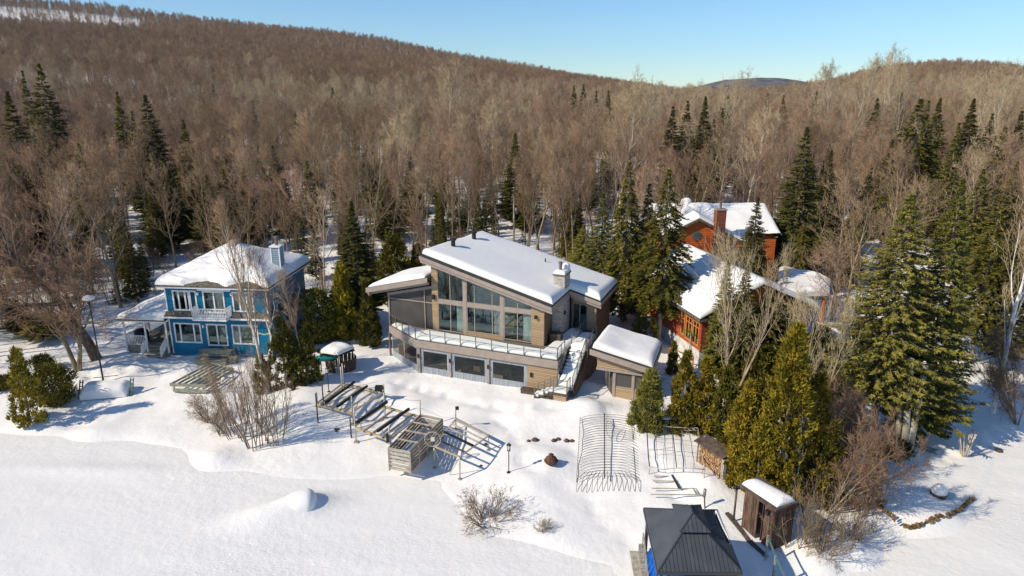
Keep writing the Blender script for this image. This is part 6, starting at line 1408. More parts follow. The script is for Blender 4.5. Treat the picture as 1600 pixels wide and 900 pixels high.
for f, s in ((.04, .05), (.04, .95), (.96, .95), (.96, .05)):
    p = ctr(f, s, 0); bar(gzb, 'corner_post', M['gazebo_frame'], LG((p.x, p.y, .7)), LG((p.x, p.y, EZG - .12)), .14, .14)
    for df, ds in ((.12 * (1 if f < .5 else -1), 0), (0, .14 * (1 if s < .5 else -1))): q = ctr(f + df, s + ds, 0); bar(gzb, 'brace', M['gazebo_frame'], LG((p.x, p.y, EZG - .75)), LG((q.x, q.y, EZG - .16)), .05, .05)
sq = [ctr(.30, .98, 0), ctr(.92, .90, 0), ctr(.97, .985, 0), ctr(.55, 1.0, 0)]
def slz(s): return EZG + (ZT - EZG) * (1 - s) / (1 - i1)
snow_quad('roof_snow', gzb, [LG(ctr(.40, .985, slz(.985))), LG(ctr(.93, .985, slz(.985))), LG(ctr(.90, .935, slz(.935))), LG(ctr(.62, .945, slz(.945)))], T=.16, w=.2, n=6, lump=.04, seed=61)
tp = thing('blue_tarp', 'bright blue tarpaulin draped over furniture under the black gazebo', 'tarpaulin', (cen.x, cen.y, .9)); b = MB(); n = 16; rr = random.Random(8); P_ = {}
for j in range(n + 1):
    for i in range(n + 1):
        s, f = i / n, j / n; p = ctr(.06 + .86 * f, .03 + .9 * s, 0) - cen; e = min(s, 1 - s, f, 1 - f); h = 1.15 * min(1, e * 9) + .10 * math.sin(s * 19 + f * 7) * min(1, e * 9); P_[i, j] = len(b.v); b.v.append((p.x, p.y, h + .02))
for j in range(n):
    for i in range(n): b.f.append((P_[i, j], P_[i + 1, j], P_[i + 1, j + 1], P_[i, j + 1])); b.m.append(0); b.sm.append(True)
b.build('sheet', M['blue_tarp'], tp)
gd = thing('lakeside_deck', 'weathered wooden lakeside deck under the black gazebo', 'deck', (cen.x, cen.y, 0)); 
for i in range(34):
    s0 = -.14 + i * .041; a = ctr(-.5, s0, .84) - Vector((cen.x, cen.y, 0)); c = ctr(1.02, s0, .84) - Vector((cen.x, cen.y, 0)); bar(gd, 'deck_board', M['old_wood'], a, c, .145, .035)
for s0 in (-.12, .55, 1.2): a = ctr(-.5, s0, .74) - Vector((cen.x, cen.y, 0)); c = ctr(1.0, s0, .74) - Vector((cen.x, cen.y, 0)); bar(gd, 'joist', M['brown_box'], a, c, .09, .16)
# left fence of the deck
lf = thing('deck_fence', 'weathered board fence with a glass topped rail left of the black gazebo', 'fence', (gm[3].x - .5, gm[3].y + 1.5, .8)); LF_ = lambda p: Vector(p) - lf.location
fa = Vector(spot(1003, 838, 1.9)); fb = Vector(spot(1010, 905, 1.9)); 
for i in range(9): q = fa.lerp(fb, i / 8); bar(lf, 'board', M['brown_box'] if i % 3 == 0 else M['old_wood'], LF_((q.x, q.y, .3)), LF_((q.x, q.y, 1.45)), .03, .24, ) if False else bar(lf, 'board', M['old_wood'], LF_((q.x, q.y, .3)), LF_((q.x, q.y, 1.45)), .28, .04)
for i in range(4): q = fa.lerp(fb, i / 3); bar(lf, 'post', M['aluminium'], LF_((q.x + .06, q.y, .3)), LF_((q.x + .06, q.y, 2.1)), .06, .06)
bar(lf, 'handrail', M['aluminium'], LF_((fa.x + .06, fa.y, 2.1)), LF_((fb.x + .06, fb.y, 2.1)), .07, .05)
b = MB(); b.prism([LF_((fa.x + .06, fa.y, 1.5)), LF_((fb.x + .06, fb.y, 1.5)), LF_((fb.x + .06, fb.y, 2.0)), LF_((fa.x + .06, fa.y, 2.0))], (.02, 0, 0)); b.build('glass_panel', M['glass_rail'], lf)
# right glass fence
rf = thing('glass_fence', 'glass panel fence on the bank right of the black gazebo below the brown shed', 'fence', tuple(spot(1210, 860, .8)), 0); LR = lambda p: Vector(p) - rf.location
pp_ = [Vector(spot(x, y, 1.85)) for x, y in ((1200, 838), (1212, 870), (1228, 905), (1246, 945))]
for i, p in enumerate(pp_): bar(rf, 'post', M['green_wood'], LR((p.x, p.y, .4)), LR((p.x, p.y, 1.9)), .09, .09)
for a, c in zip(pp_[:-1], pp_[1:]):
    b = MB(); b.prism([LR((a.x, a.y, .7)), LR((c.x, c.y, .7)), LR((c.x, c.y, 1.8)), LR((a.x, a.y, 1.8))], (.02, 0, 0)); b.build('glass_panel', M['glass_rail'], rf); bar(rf, 'handrail', M['green_paint'], LR(a), LR(c), .07, .06)
# solar lamp behind the gazebo
t = at_px('pump_post', 'short bent grey post sticking out of the snow behind the black gazebo', 'post', 1102, 792); pipe(t, 'shaft', M['dark_steel'], [(0, 0, -.2), (-.1, 0, .8)], .04); pipe(t, 'head', M['grey_steel'], [(-.12, 0, .75), (-.1, 0, 1.25)], .09, 8)
# --- brown shed at the water
sp = [Vector(spot(x, y, .8)) for x, y in ((1159, 812), (1204, 846))]
su = (sp[1] - sp[0]); su.z = 0; SLn = su.length; sang = math.atan2(su.y, su.x)
bs = thing('brown_shed', 'narrow dark brown board shed with a thick snow cap right of the gazebo', 'shed', (sp[0].x, sp[0].y, .8), sang)
sh_h0, sh_h1, sd = 2.75, 2.45, 1.15
nb_ = int(SLn / .2)
for i in range(nb_):
    x = i * SLn / nb_
    if .42 < x / SLn < .66: continue
    z = sh_h0 + (sh_h1 - sh_h0) * 0; pbox('wall_board', M['brown_board'], bs, x + .006, x + SLn / nb_ - .006, 0 + .01 * (i % 2), .03 + .01 * (i % 2), -.5, 2.05)
pbox('inner_wall', M['brown_box'], bs, .02, SLn - .02, .06, .10, -.5, 2.5) if False else None
pbox('door', M['taupe_dark'], bs, SLn * .42, SLn * .66, .35, .39, -.4, 1.95, ); 
pbox('door_post', M['brown_board'], bs, SLn * .40, SLn * .42, -.03, .4, -.4, 2.0); pbox('door_post', M['brown_board'], bs, SLn * .66, SLn * .68, -.03, .4, -.4, 2.0)
for k in range(7): y = .05 + k * .21; pbox('wall_board', M['brown_board'], bs, SLn, SLn + .03, y, y + .2, -1.2, 2.0)
pbox('wall_board', M['brown_board'], bs, 0, SLn, sd, sd + .03, -.8, 2.0)
part('roof', M['brown_box'], bs, lambda b: b.prism([(-.35, -.25, 2.06), (SLn + .3, -.25, 2.06), (SLn + .3, -.25, 2.16), (-.35, -.25, 2.16)], (0, sd + .5, .05)))
snow_quad('roof_snow', bs, [(-.2, -.08, 2.17), (SLn + .15, .0, 2.17), (SLn + .2, sd + .1, 2.2), (-.1, sd * .75, 2.2)], T=.36, w=.45, n=8, lump=.07, seed=71)
pbox('wall_lamp', M['black_metal'], bs, SLn * .8, SLn * .8 + .2, -.22, -.01, 1.5, 1.75); pipe(bs, 'corner_pole', M['brown_box'], [(-.45, -.15, -.5), (-.45, -.15, 1.9)], .06); pipe(bs, 'float', M['black_metal'], [(-.6, -.2, 1.8), (-.4, -.2, 1.85)], .12, 8)
# dark bars put in for the shaded gap between deck snow and the bank
te = thing('shade_strip', 'dark strip for the shaded gap along the snowy bank in front of the brown shed', 'shade strip', tuple(spot(1170, 830, .8)))
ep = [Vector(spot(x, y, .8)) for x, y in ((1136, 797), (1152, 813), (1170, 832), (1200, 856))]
for a, c in zip(ep[:-1], ep[1:]): bar(te, 'shade_bar', M['brown_box'], Vector((a.x, a.y, gz(a.x, a.y) + .02)) - te.location, Vector((c.x, c.y, gz(c.x, c.y) - .02)) - te.location, .22, .22)
# --- firewood stack with a tilted roof
fw = on_land(1112, 733); t = thing('firewood_rack', 'open rack full of split orange firewood beside the golden cedars', 'firewood rack', (fw.x, fw.y, fw.z), -1.1); t.scale = (.85, .85, .85); rr = random.Random(3)
lg = []
for k in range(5):
    b = MB(); r = .085; b.tube([(0, 0, 0), (0, .5, 0)], r, 7 if k % 2 else 5); lg.append(b.mesh('log', M['log_end']))
for row in range(9):
    for i in range(14):
        o = obj_from('log', rr.choice(lg), t, (-1.15 + i * .17 + (row % 2) * .08 + rr.uniform(-.02, .02), -.25 + rr.uniform(-.05, .05), .05 + row * .15)); o.rotation_euler = (0, rr.uniform(0, 3), 0)
for x in (-1.3, 1.3):
    for y in (-.3, .3): pbox('post', M['old_wood'], t, x - .05, x + .05, y - .05, y + .05, -.2, 1.75 + (.25 if y > 0 else 0))
b = MB(); b.prism([(-1.5, -.55, 1.72), (1.5, -.55, 1.72), (1.5, .6, 2.0), (-1.5, .6, 2.0)], (0, 0, .06)); b.build('roof', M['brown_box'], t)
pbox('side_board', M['white_trim'], t, 1.38, 1.42, -.32, .0, 0, 1.6)
wt = on_land(1038, 668); t = thing('picnic_table', 'brown wooden table under snow between the pine and the golden cedar', 'table', (wt.x, wt.y, wt.z), -.1)
for k in range(4): bar(t, 'table_board', M['brown_board'], (-.8, -.3 + k * .2, .75), (.8, -.3 + k * .2, .75), .18, .04)
for x in (-.7, .7): bar(t, 'leg', M['brown_board'], (x, 0, 0), (x, 0, .72), .1, .1)
snow_quad('snow', t, [(-.75, -.35, .77), (.75, -.35, .77), (.75, .35, .77), (-.75, .35, .77)], T=.18, n=4)
# --- snow dome on the lake
dq = Vector(spot(478, 793, 0)); t = thing('snow_dome', 'smooth tilted dome crusted in snow casting a blue shadow on the frozen lake', 'dome', (dq.x, dq.y, 0), .25)
V = []; F = []; nu, nv = 28, 14
for j in range(nv + 1):
    for i in range(nu + 1):
        a = math.pi * i / nu; b_ = math.pi / 2 * j / nv        # half dome, its open side cut steep on the right
        x = .95 * math.cos(a); y = .85 * math.sin(b_); 
        V.append((.1 + (.62 if math.cos(a) > 0 else 1.6) * math.cos(a) * math.cos(b_) , .95 * math.sin(b_), 1.1 * max(0, math.sin(a)) ** .7 * max(0, math.cos(b_)) ** .7))
Vn = []; n2 = len(V)
Vn = V + [(x, -y, z) for x, y, z in V]
for j in range(nv):
    for i in range(nu):
        q = (j * (nu + 1) + i, j * (nu + 1) + i + 1, (j + 1) * (nu + 1) + i + 1, (j + 1) * (nu + 1) + i); F.append(q); F.append(tuple(n2 + k for k in q[::-1]))
me = bpy.data.meshes.new('dome_shell'); me.from_pydata(Vn, [], F); me.materials.append(M['roof_snow']); me.polygons.foreach_set('use_smooth', [True] * len(F)); me.update(); recalc(me); obj_from('dome_shell', me, t)
b = MB(); b.cs = True; None and b.tube([(.36 * math.cos(a) * 0 + .42, .70 * math.cos(a), 1.02 * math.sin(a)) for a in [k * math.pi / 16 for k in range(17)]], .03, 6); 
# planter on the right bank
t = at_px('round_planter', 'round brown planter heaped with snow on the right hand bank', 'planter', 1466, 775)
part('pot', M['brown_box'], t, lambda b: b.lathe([(.38, -.1), (.48, .2), (.50, .26)], (0, 0, 0), 20)); part('snow_cap', M['roof_snow'], t, lambda b: (setattr(b, 'cs', True), b.lathe([(.44, .18), (.45, .34), (.38, .58), (.22, .74), (.03, .8)], (0, 0, 0), 18)))
# overturned chair
t = at_px('deck_chair', 'weathered slatted deck chair lying by the big fir trunks', 'chair', 1446, 703, rz=-.6)
for k in range(6): bar(t, 'slat', M['old_wood'], (-.7, -.28 + k * .11, .25), (.6, -.28 + k * .11, .12), .08, .03)
for y in (-.32, .32): bar(t, 'leg', M['brown_box'], (-.75, y, .3), (.7, y, .05), .05, .06)
bar(t, 'backrest', M['old_wood'], (-.75, -.3, .35), (-.75, .3, .35), .3, .04)
# eroded turf edge under the snow on the right bank
te2 = [on_land(x, y - 3, .3) for x, y in ((1412, 827), (1432, 824), (1455, 815), (1478, 808), (1498, 800), (1510, 790), (1521, 781))]
t = thing('turf_edge', 'brown broken turf edge showing under the snow bank on the right shore', 'turf', (te2[3].x, te2[3].y, .2)); b = MB(); rr = random.Random(5)
for a, c in zip(te2[:-1], te2[1:]):
    for k in range(11):
        q = a.lerp(c, k / 11) - t.location; r = rr.uniform(.03, .10); b.lathe([(r, -.35), (r * 1.4, -.1), (r * .9, r * .4), (r * .2, r * .7)], (q.x + rr.uniform(-.1, .1), q.y + rr.uniform(-.16, .04), q.z + .14), 5)
b.build('turf', M['dry_grass'], t)
te3 = [Vector(spot(x, y, .9)) for x, y in ((1372, 780), (1385, 795), (1402, 812))]; t = thing('turf_edge', 'short strip of brown turf beside the orange brown bush on the right bank', 'turf', tuple(te3[1])); b = MB()
for a, c in zip(te3[:-1], te3[1:]):
    for k in range(6): q = a.lerp(c, k / 6) - t.location; r = rr.uniform(.04, .10); b.lathe([(r, -.25), (r * 1.2, 0), (r * .8, r * .7), (r * .2, r)], (q.x + rr.uniform(-.1, .1), q.y, .0), 5)
b.build('turf', M['dry_grass'], t)
# ------------------------------------------------------------------ single trees and bushes near the houses
BIGFIR = [conifer_meshes('bigfir%d' % i, M['fir'], M['bark'], seed=60 + i, h=15, R=(4.0, 3.5)[i], whorls=60, per=20, sprays=24, crown0=(.17, .05)[i], gap=.04, profile=(.62, .7)[i], droop=.30, tipup=.22, sw=.14, sl=.42) for i in range(2)]
BIGSPR = [conifer_meshes('bigspr%d' % i, M['spruce'], seed=70 + i, h=15, R=(3.1, 2.6, 3.4)[i], whorls=58, per=16, sprays=19, crown0=(.06, .1, .16)[i], gap=(.05, .08, .2)[i], profile=(.8, .9, .75)[i], sw=.16, sl=.40) for i in range(3)]
OLIVE = [conifer_meshes('olive%d' % i, M['cedar_dark'], M['pale_bark'], seed=80 + i, h=14, R=(2.5, 2.9)[i], whorls=50, per=15, sprays=18, crown0=(.1, .25)[i], gap=(.12, .22)[i], profile=.75, droop=.55, tipup=.05, sw=.16, sl=.44) for i in range(2)]
def hero(px, py_top, Y, kind, wid, label, cat, rz=None, group=None, name='spruce_tree', lean=0):
    p = spot_y(px, py_top, Y); x, y = p[0], p[1]; z = gz(x, y) - .05; h = p[2] - z
    base_h = {'B': 15, 'F': 15, 'S': 14, 'O': 14, 'f': 14}[kind[0]]
    me = {'B': BIGSPR, 'F': BIGFIR, 'S': SPR, 'O': OLIVE, 'f': FIR}[kind[0]][int(kind[1])]
    sz = h / base_h; e = place_tree(name, me, x, y, RNG.uniform(0, 6.28) if rz is None else rz, wid, label, cat, group, z, sz); return e
def bare(px, py_top, Y, me, wid, label, cat='bare tree', name='bare_tree', base=None, bh=16, group=None, rz=None):
    p = spot_y(px, py_top, Y); x, y = p[0], p[1]
    if base is not None: q = on_land(*base); x, y = q.x, q.y
    z = gz(x, y) - .05; h = spot_y(px, py_top, y)[2] - z
    return place_tree(name, me, x, y, RNG.uniform(0, 6.28) if rz is None else rz, wid, label, cat, group, z, h / bh)
ST = 'spruce tree'
for px, py, Y, k, w, lab in H: hero(px, py, Y, k, w, lab, ST)
hero(1440, 152, 104, 'O1', 2.0, 'broad olive pine with pale trunk in the upper right wood', 'pine tree', name='pine_tree')
hero(1262, 196, 79, 'B0', 1.25, 'very tall pointed spruce standing right of the red house', ST)
hero(1185, 305, 68, 'B0', .85, 'dense dark spruce hiding the right end of the red gable', ST)
hero(1140, 398, 52.3, 'B1', .62, 'slim dark spruce in front of the snowy red house roof', ST)
hero(1168, 415, 52.0, 'B0', .8, 'dark spruce beside the slim one, against the snowy red house roof', ST)
hero(1205, 450, 52.6, 'B2', .8, 'bushy spruce hiding the front gable of the red house', ST)
hero(1243, 470, 53.2, 'B0', .72, 'dark spruce hiding the front right corner of the red house', ST)
hero(1228, 395, 60.5, 'B1', .6, 'spruce tip between the red roofs, left of the snowy low wing', ST) if False else None
hero(984, 250, 66, 'O0', 1.2, 'tall olive conifer with shaggy crown, left of the pair before the red house', 'conifer', name='conifer_tree')
hero(1046, 262, 60, 'O1', 1.22, 'tall olive conifer with a bare pale trunk in front of the red house', 'conifer', name='conifer_tree')
hero(1015, 285, 67, 'O0', 1.0, 'olive conifer between the two tallest ones by the red house', 'conifer', name='conifer_tree')
hero(943, 300, 76, 'f0', 1.05, 'green conifer behind the right end of the grey house roof', 'conifer', name='conifer_tree')
hero(912, 350, 79, 'f1', .9, 'short bushy green conifer over the grey house roof edge', 'conifer', name='conifer_tree')
hero(895, 285, 88, 'O0', .9, 'soft grey green pine behind the chimney of the grey house', 'pine tree', name='pine_tree')
firA = hero(1425, 300, 43.5, 'F0', .95, 'huge green fir with several pale trunks on the right hand bank', 'fir tree', name='fir_tree', rz=0)
firB = hero(1506, 275, 43.4, 'F1', .86, 'second huge fir, right of and behind the multi trunked one', 'fir tree', name='fir_tree', rz=0)
def kid(root, p): s_ = root.scale; return Vector(((p[0] - root.location.x) / s_.x, (p[1] - root.location.y) / s_.y, (p[2] - root.location.z) / s_.z))
hero(1562, 330, 56, 'O1', 1.1, 'olive fir behind the white birch at the right edge', 'fir tree', name='fir_tree')
hero(1605, 380, 54, 'B2', .8, 'dark spruce low behind the white birch at the right edge', ST)
for lx, ly, bx, by in ((1412, 560, 1404, 694), (1424, 560, 1414, 700), (1446, 570, 1421, 702)):
    p = on_land(bx, by); q = spot_y(lx, ly, p.y + .2); pipe(firA, 'side_trunk', M['pale_bark'], [kid(firA, (p.x, p.y, p.z - .3)), kid(firA, q)], [.25, .19], 10)
p = on_land(1506, 712); rr = random.Random(2)
for i in range(9): a = rr.uniform(0, 6.28); pipe(firB, 'stem', M['pale_bark'], [kid(firB, (p.x + .15 * math.cos(a), p.y + .15 * math.sin(a), p.z - .2)), kid(firB, (p.x + .75 * math.cos(a), p.y + .5 * math.sin(a) + .3, p.z + 1.7))], [.05, .035], 5)
# tall columnar pair left of the grey house
hero(548, 312, 65, 'B1', 1.15, 'tall dark green spruce rising over the golden columnar cedar', ST)
def ced(name, px, pyt, base, R, n, label, m='cedar', shape='cone', cat='cedar', lw=.22, sw=.09, seed=1, lobes=5, h=None):
    q = on_land(*base); hh = h or (spot_y(px, pyt, q.y)[2] - q.z)
    me = cedar_meshes(name, M[m], seed=seed, h=hh, R=R, n=n, shape=shape, lw=lw, sw=sw, lobes=lobes)
    return place_tree(name, me, q.x, q.y, 0, 1, label, cat, None, q.z - .05)
ced('cedar_tree', 538, 415, (540, 528), 1.35, 15000, 'golden green columnar cedar left of the grey house', lw=.30, sw=.13, seed=1)
ced('cedar_tree', 575, 440, (578, 540), 1.0, 8000, 'dark olive cedar right behind the golden columnar one', 'cedar_dark', lw=.30, sw=.13, seed=2)
ced('cedar_tree', 620, 370, (620, 470), 2.1, 13000, 'wide olive cedar behind the left porch roof of the grey house', 'cedar_dark', 'round', lw=.36, sw=.15, seed=3)
ced('cedar_tree', 645, 385, (655, 468), 1.3, 7000, 'green brown cedar between the wide one and the grey house', 'cedar_dark', 'round', lw=.34, sw=.14, seed=4)
ced('hedge_bush', 505, 455, (500, 535), 1.5, 9000, 'very dark hedge bush between the blue house and the columnar cedar', 'spruce', 'ball', 'hedge', seed=5, lw=.28, sw=.13)
ced('cedar_bush', 452, 500, (448, 606), 1.15, 6000, 'dark brown green cedar bush in front of the blue house corner', 'cedar_dark', 'round', 'cedar', seed=6, lw=.26, sw=.11)
ced('cedar_bush', 485, 520, (480, 598), 1.05, 6000, 'dark cedar bush beside the round hut', 'cedar_dark', 'round', 'cedar', seed=7, lw=.26, sw=.11)
ced('cedar_bush', 412, 555, (412, 612), .6, 2500, 'small olive cedar bush at the foot of the crooked bare tree', 'cedar_dark', 'round', 'cedar', seed=8)
# left edge plants
ced('cedar_tree', 38, 545, (48, 660), 1.05, 8000, 'slim ragged golden cedar at the lake bank on the far left', 'cedar', 'cone', seed=9, lw=.2, sw=.085)
ced('globe_cedar', 85, 572, (88, 630), 1.45, 14000, 'large round brown green cedar globe on the left bank', 'cedar_dark', 'ball', 'cedar', seed=10, lw=.16, sw=.07)
ced('globe_cedar', 68, 556, (68, 578), .8, 4000, 'small round cedar ball behind the large globe on the left', 'cedar_dark', 'ball', 'cedar', seed=11, lw=.16, sw=.07)
ced('low_hedge', 8, 590, (5, 606), 1.0, 4000, 'low trimmed brown hedge at the left edge of the photo', 'cedar_dark', 'ball', 'hedge', seed=12, lw=.16, sw=.07)
hero(20, 465, 62, 'B2', .55, 'dark pine boughs low at the left behind the slim golden cedar', ST); hero(62, 480, 61, 'O1', .8, 'sparse green pine in front of the big bare trees on the left', 'pine tree', name='pine_tree')
# cedars and bushes right of the grey house
ced('pine_bush', 1012, 582, (1012, 668), 1.05, 11000, 'round green pine bush in front of the small tan shed', 'fir', 'round', 'pine bush', seed=13, lw=.30, sw=.07)
ced('cedar_tree', 1068, 552, (1066, 672), .8, 9000, 'bright golden cedar, left one of the row by the pipe frame', 'cedar', 'round', seed=14, lw=.24, sw=.10)
ced('cedar_tree', 1095, 562, (1096, 676), .8, 9000, 'golden cedar in the middle of the row by the pipe frame', 'cedar', 'round', seed=15, lw=.24, sw=.10)
ced('cedar_tree', 1122, 575, (1128, 690), .8, 8000, 'olive golden cedar right of the row by the firewood rack', 'cedar_dark', 'round', seed=16, lw=.24, sw=.10)
ced('cedar_tree', 1228, 512, (1215, 775), 1.45, 22000, 'tallest golden cedar over the brown shed', 'cedar', 'round', seed=17, lw=.25, sw=.10, lobes=3)
ced('cedar_tree', 1165, 600, (1158, 752), 1.1, 15000, 'golden cedar left of the tallest one, beside the firewood rack', 'cedar', 'round', seed=18, lw=.24, sw=.10)
ced('cedar_tree', 1262, 590, (1258, 770), 1.3, 18000, 'golden green cedar right of the tallest one', 'cedar', 'round', seed=19, lw=.25, sw=.10)
ced('cedar_tree', 1190, 655, (1180, 775), 1.0, 11000, 'low bright golden cedar just behind the brown shed', 'cedar', 'round', seed=20, lw=.22, sw=.09)
ced('cedar_tree', 1290, 660, (1284, 785), .85, 12000, 'olive cedar at the right end of the golden cedar group', 'cedar_dark', 'round', seed=21, lw=.24, sw=.10)
ced('cedar_tree', 1018, 497, (1020, 545), .38, 2000, 'tiny slim golden cedar behind the small tan shed', 'cedar', 'cone', seed=22)
ced('cedar_tree', 1048, 535, (1050, 585), .4, 2500, 'tiny slim dark cedar beside the orange railing', 'cedar_dark', 'cone', seed=23)
ced('fir_sapling', 1000, 480, (1000, 540), .8, 3000, 'small loose green fir in the shade right of the grey house', 'fir', 'cone', 'fir', seed=24, lw=.3)
ced('juniper_bush', 1398, 690, (1396, 712), .9, 4000, 'low dark juniper at the foot of the three pale trunks', 'spruce', 'ball', 'juniper', seed=25)
ced('orange_bush', 1352, 700, (1352, 800), .9, 3000, 'orange brown leafy bush on the right bank', 'rust_leaf' if 'rust_leaf' in M else 'cedar', 'round', 'bush', seed=26, lw=.14, sw=.05)
ced('dark_bush', 1215, 475, (1215, 560), 1.9, 12000, 'dark green undergrowth against the red house front', 'spruce', 'round', 'bush', seed=27, lw=.3, sw=.14)
ced('dark_bush', 1150, 505, (1150, 590), 1.8, 12000, 'dark green shrub before the red house front corner', 'spruce', 'round', 'bush', seed=28, lw=.3, sw=.14)
ced('dark_bush', 1275, 515, (1275, 600), 1.9, 12000, 'dark shrub under the low right wing of the red house', 'spruce', 'round', 'bush', seed=29, lw=.3, sw=.14)
ced('dark_bush', 1190, 545, (1185, 640), 1.8, 12000, 'dark olive shrub behind the pale forked tree', 'cedar_dark', 'round', 'bush', seed=30, lw=.28, sw=.12)
ced('dark_bush', 1290, 600, (1290, 680), 1.6, 9000, 'dark shrub in the shade behind the golden cedars', 'spruce', 'round', 'bush', seed=31, lw=.28, sw=.12)
ced('dark_bush', 1240, 540, (1240, 640), 1.7, 9000, 'brown green shrub in the shade left of the trampled snow path', 'cedar_dark', 'round', 'bush', seed=32, lw=.28, sw=.12)
# potted palm-like evergreen by the red house windows
q = on_land(1076, 565, 2.0); t = thing('potted_palm', 'green artificial palm standing on a thin stem before the red house windows', 'palm', (q.x, q.y, q.z)); hp_ = spot_y(1080, 522, q.y)[2] - q.z
M['palm'] = mat('palm green', (.01, .10, .02), (.03, .22, .04), scale=4, rough=.5)
pipe(t, 'stem', M['old_wood'], [(0, 0, 0), (0, 0, hp_)], .05)
for i in range(12): a = i * .53; part('leaf', M['palm'], t, lambda b: b.add([(0, 0, hp_), (.55 * math.cos(a - .12), .55 * math.sin(a - .12), hp_ + .32), (1.1 * math.cos(a), 1.1 * math.sin(a), hp_ - .1), (.55 * math.cos(a + .12), .55 * math.sin(a + .12), hp_ + .32)], [(0, 1, 2, 3)]))
# --- bare trees with their own shapes
M['tan_bark'] = mat('tan bark', (.26, .20, .14), (.46, .37, .27), scale=2, rough=.85, spec=.05)
M['dark_bark'] = mat('dark furrowed bark', (.07, .052, .038), (.20, .155, .11), scale=3, rough=.95, spec=.05, stretch=(3, 3, .6))
big1 = bare_meshes('bigbare', grow_bare(501, h=11, r=.42, crown0=.28, spread=.52, kids=(14, 9, 7, 4), tw=.014, ang=(58, 45, 42), up=.05, wob=.2, lean=-.22), M['dark_bark'], M['twig'])
big2 = bare_meshes('bigbare2', grow_bare(502, h=9, r=.2, crown0=.25, spread=.42, kids=(13, 8, 7, 4), tw=.014, ang=(50, 45, 42), up=.08, lean=-.2, stems=2, base_spread=.25), M['bark'], M['twig'])
bare(120, 300, 0, big1, 1.15, 'large leafless tree with a thick dark trunk left of the blue house', base=(152, 560), bh=11)
bare(95, 400, 0, big2, 1.1, 'leaning leafless tree left of the thick trunked one on the left lawn', base=(122, 578), bh=9)
bare(40, 330, 0, big1, 1.1, 'brown leafless tree with wide crown at the left edge of the lawn', base=(30, 520), bh=11, rz=2.0)
for i, (bx, by, hpx) in enumerate(((-70, 600, 330), (-150, 560, 280), (-60, 520, 260), (-240, 610, 290), (-30, 560, 380), (-320, 570, 260))):
    bare(bx, hpx, 0, BARE[i], .9, ('leafless tree just outside', 'second leafless tree outside', 'third leafless tree outside', 'fourth leafless tree outside', 'leafless tree nearest outside', 'farthest leafless tree outside')[i] + ' the left edge of the photo', base=(bx, by))
bare(175, 290, 0, BARE[5], 1.1, 'leafless tree behind the thick trunked one beside the blue house lawn', base=(190, 480))
fr = bare_meshes('frontbare', grow_bare(510, h=10, r=.17, crown0=.3, spread=.30, kids=(12, 6, 5, 3), tw=.012, ang=(30, 36, 38), up=.2, lean=-.12, wob=.1), M['pale_bark'], M['twig'])
bare(385, 345, 0, fr, .95, 'leaning pale leafless tree standing before the right side of the blue house', base=(420, 612), bh=10, rz=0)
crk = bare_meshes('crooked', grow_bare(517, h=6.2, r=.2, crown0=.35, spread=.42, kids=(7, 5, 4, 2), tw=.012, ang=(75, 50, 42), up=.02, wob=.34, lean=-.25), M['pale_bark'], M['twig'])
bare(400, 450, 0, crk, 1.0, 'crooked grey tree with twisted limbs reaching across the blue house front', base=(423, 610), bh=6.2, rz=.5)
bare(440, 395, 0, BARE[4], .45, 'slender leafless tree beside the right corner of the blue house', base=(450, 605))
bare(470, 430, 0, BARE[1], .4, 'thin leafless sapling right of the blue house corner', base=(475, 600))
shr = bare_meshes('shrub_a', grow_bare(520, h=4.2, r=.035, crown0=.2, spread=.30, kids=(6, 4, 3, 2), tw=.009, ang=(26, 32, 34), up=.15, stems=18, base_spread=.5, base_r=.8, levels=3, wob=.2), M['bark'], M['twig'], split=1)
shr2 = bare_meshes('shrub_b', grow_bare(521, h=2.3, r=.03, crown0=.15, spread=.42, kids=(7, 6, 4, 2), tw=.008, ang=(45, 40, 38), up=.0, stems=14, base_spread=.6, base_r=.2, levels=3), M['bark'], M['twig'], split=1)
shr3 = bare_meshes('shrub_c', grow_bare(522, h=1.6, r=.03, crown0=.12, spread=.45, kids=(6, 5, 4, 2), tw=.008, ang=(50, 42, 40), up=-.02, stems=16, base_spread=1.3, levels=3), M['bark'], M['twig'], split=1)
bare(405, 540, 0, shr, 1.15, 'tall many stemmed leafless shrub at the lake edge before the crooked tree', 'shrub', 'bare_shrub', base=(400, 692), bh=4.2)
bare(425, 590, 0, shr, .9, 'leafless shrub right of the tallest one at the lake edge', 'shrub', 'bare_shrub', base=(432, 688), bh=4.2, rz=1)
bare(375, 590, 0, shr, .8, 'leafless shrub left of the tallest one at the lake edge', 'shrub', 'bare_shrub', base=(372, 680), bh=4.2, rz=2.4)
bare(326, 608, 0, shr2, 1.1, 'round brown twiggy bush just below the joist platform', 'shrub', 'bare_shrub', base=(330, 658), bh=2.3)
bare(310, 565, 0, fr, .35, 'slim leaning leafless sapling in front of the joist platform', base=(354, 678), bh=10, rz=.1)
bare(345, 640, 0, shr2, .55, 'small brown bush at the foot of the leaning sapling', 'shrub', 'bare_shrub', base=(345, 680), bh=2.3, rz=2)
bare(760, 760, 0, shr3, 1.25, 'wide flat leafless bush buried in snow at the lake edge under the lone lantern', 'shrub', 'bare_shrub', base=(762, 815), bh=1.6)
bare(848, 805, 0, shr3, .42, 'small twig tuft on the snow right of the wide buried bush', 'shrub', 'bare_shrub', base=(848, 828), bh=1.6)
bare(352, 590, 0, shr, .55, 'thin twiggy shrub before the front steps of the blue house', 'shrub', 'bare_shrub', base=(350, 610), bh=4.2, rz=3)
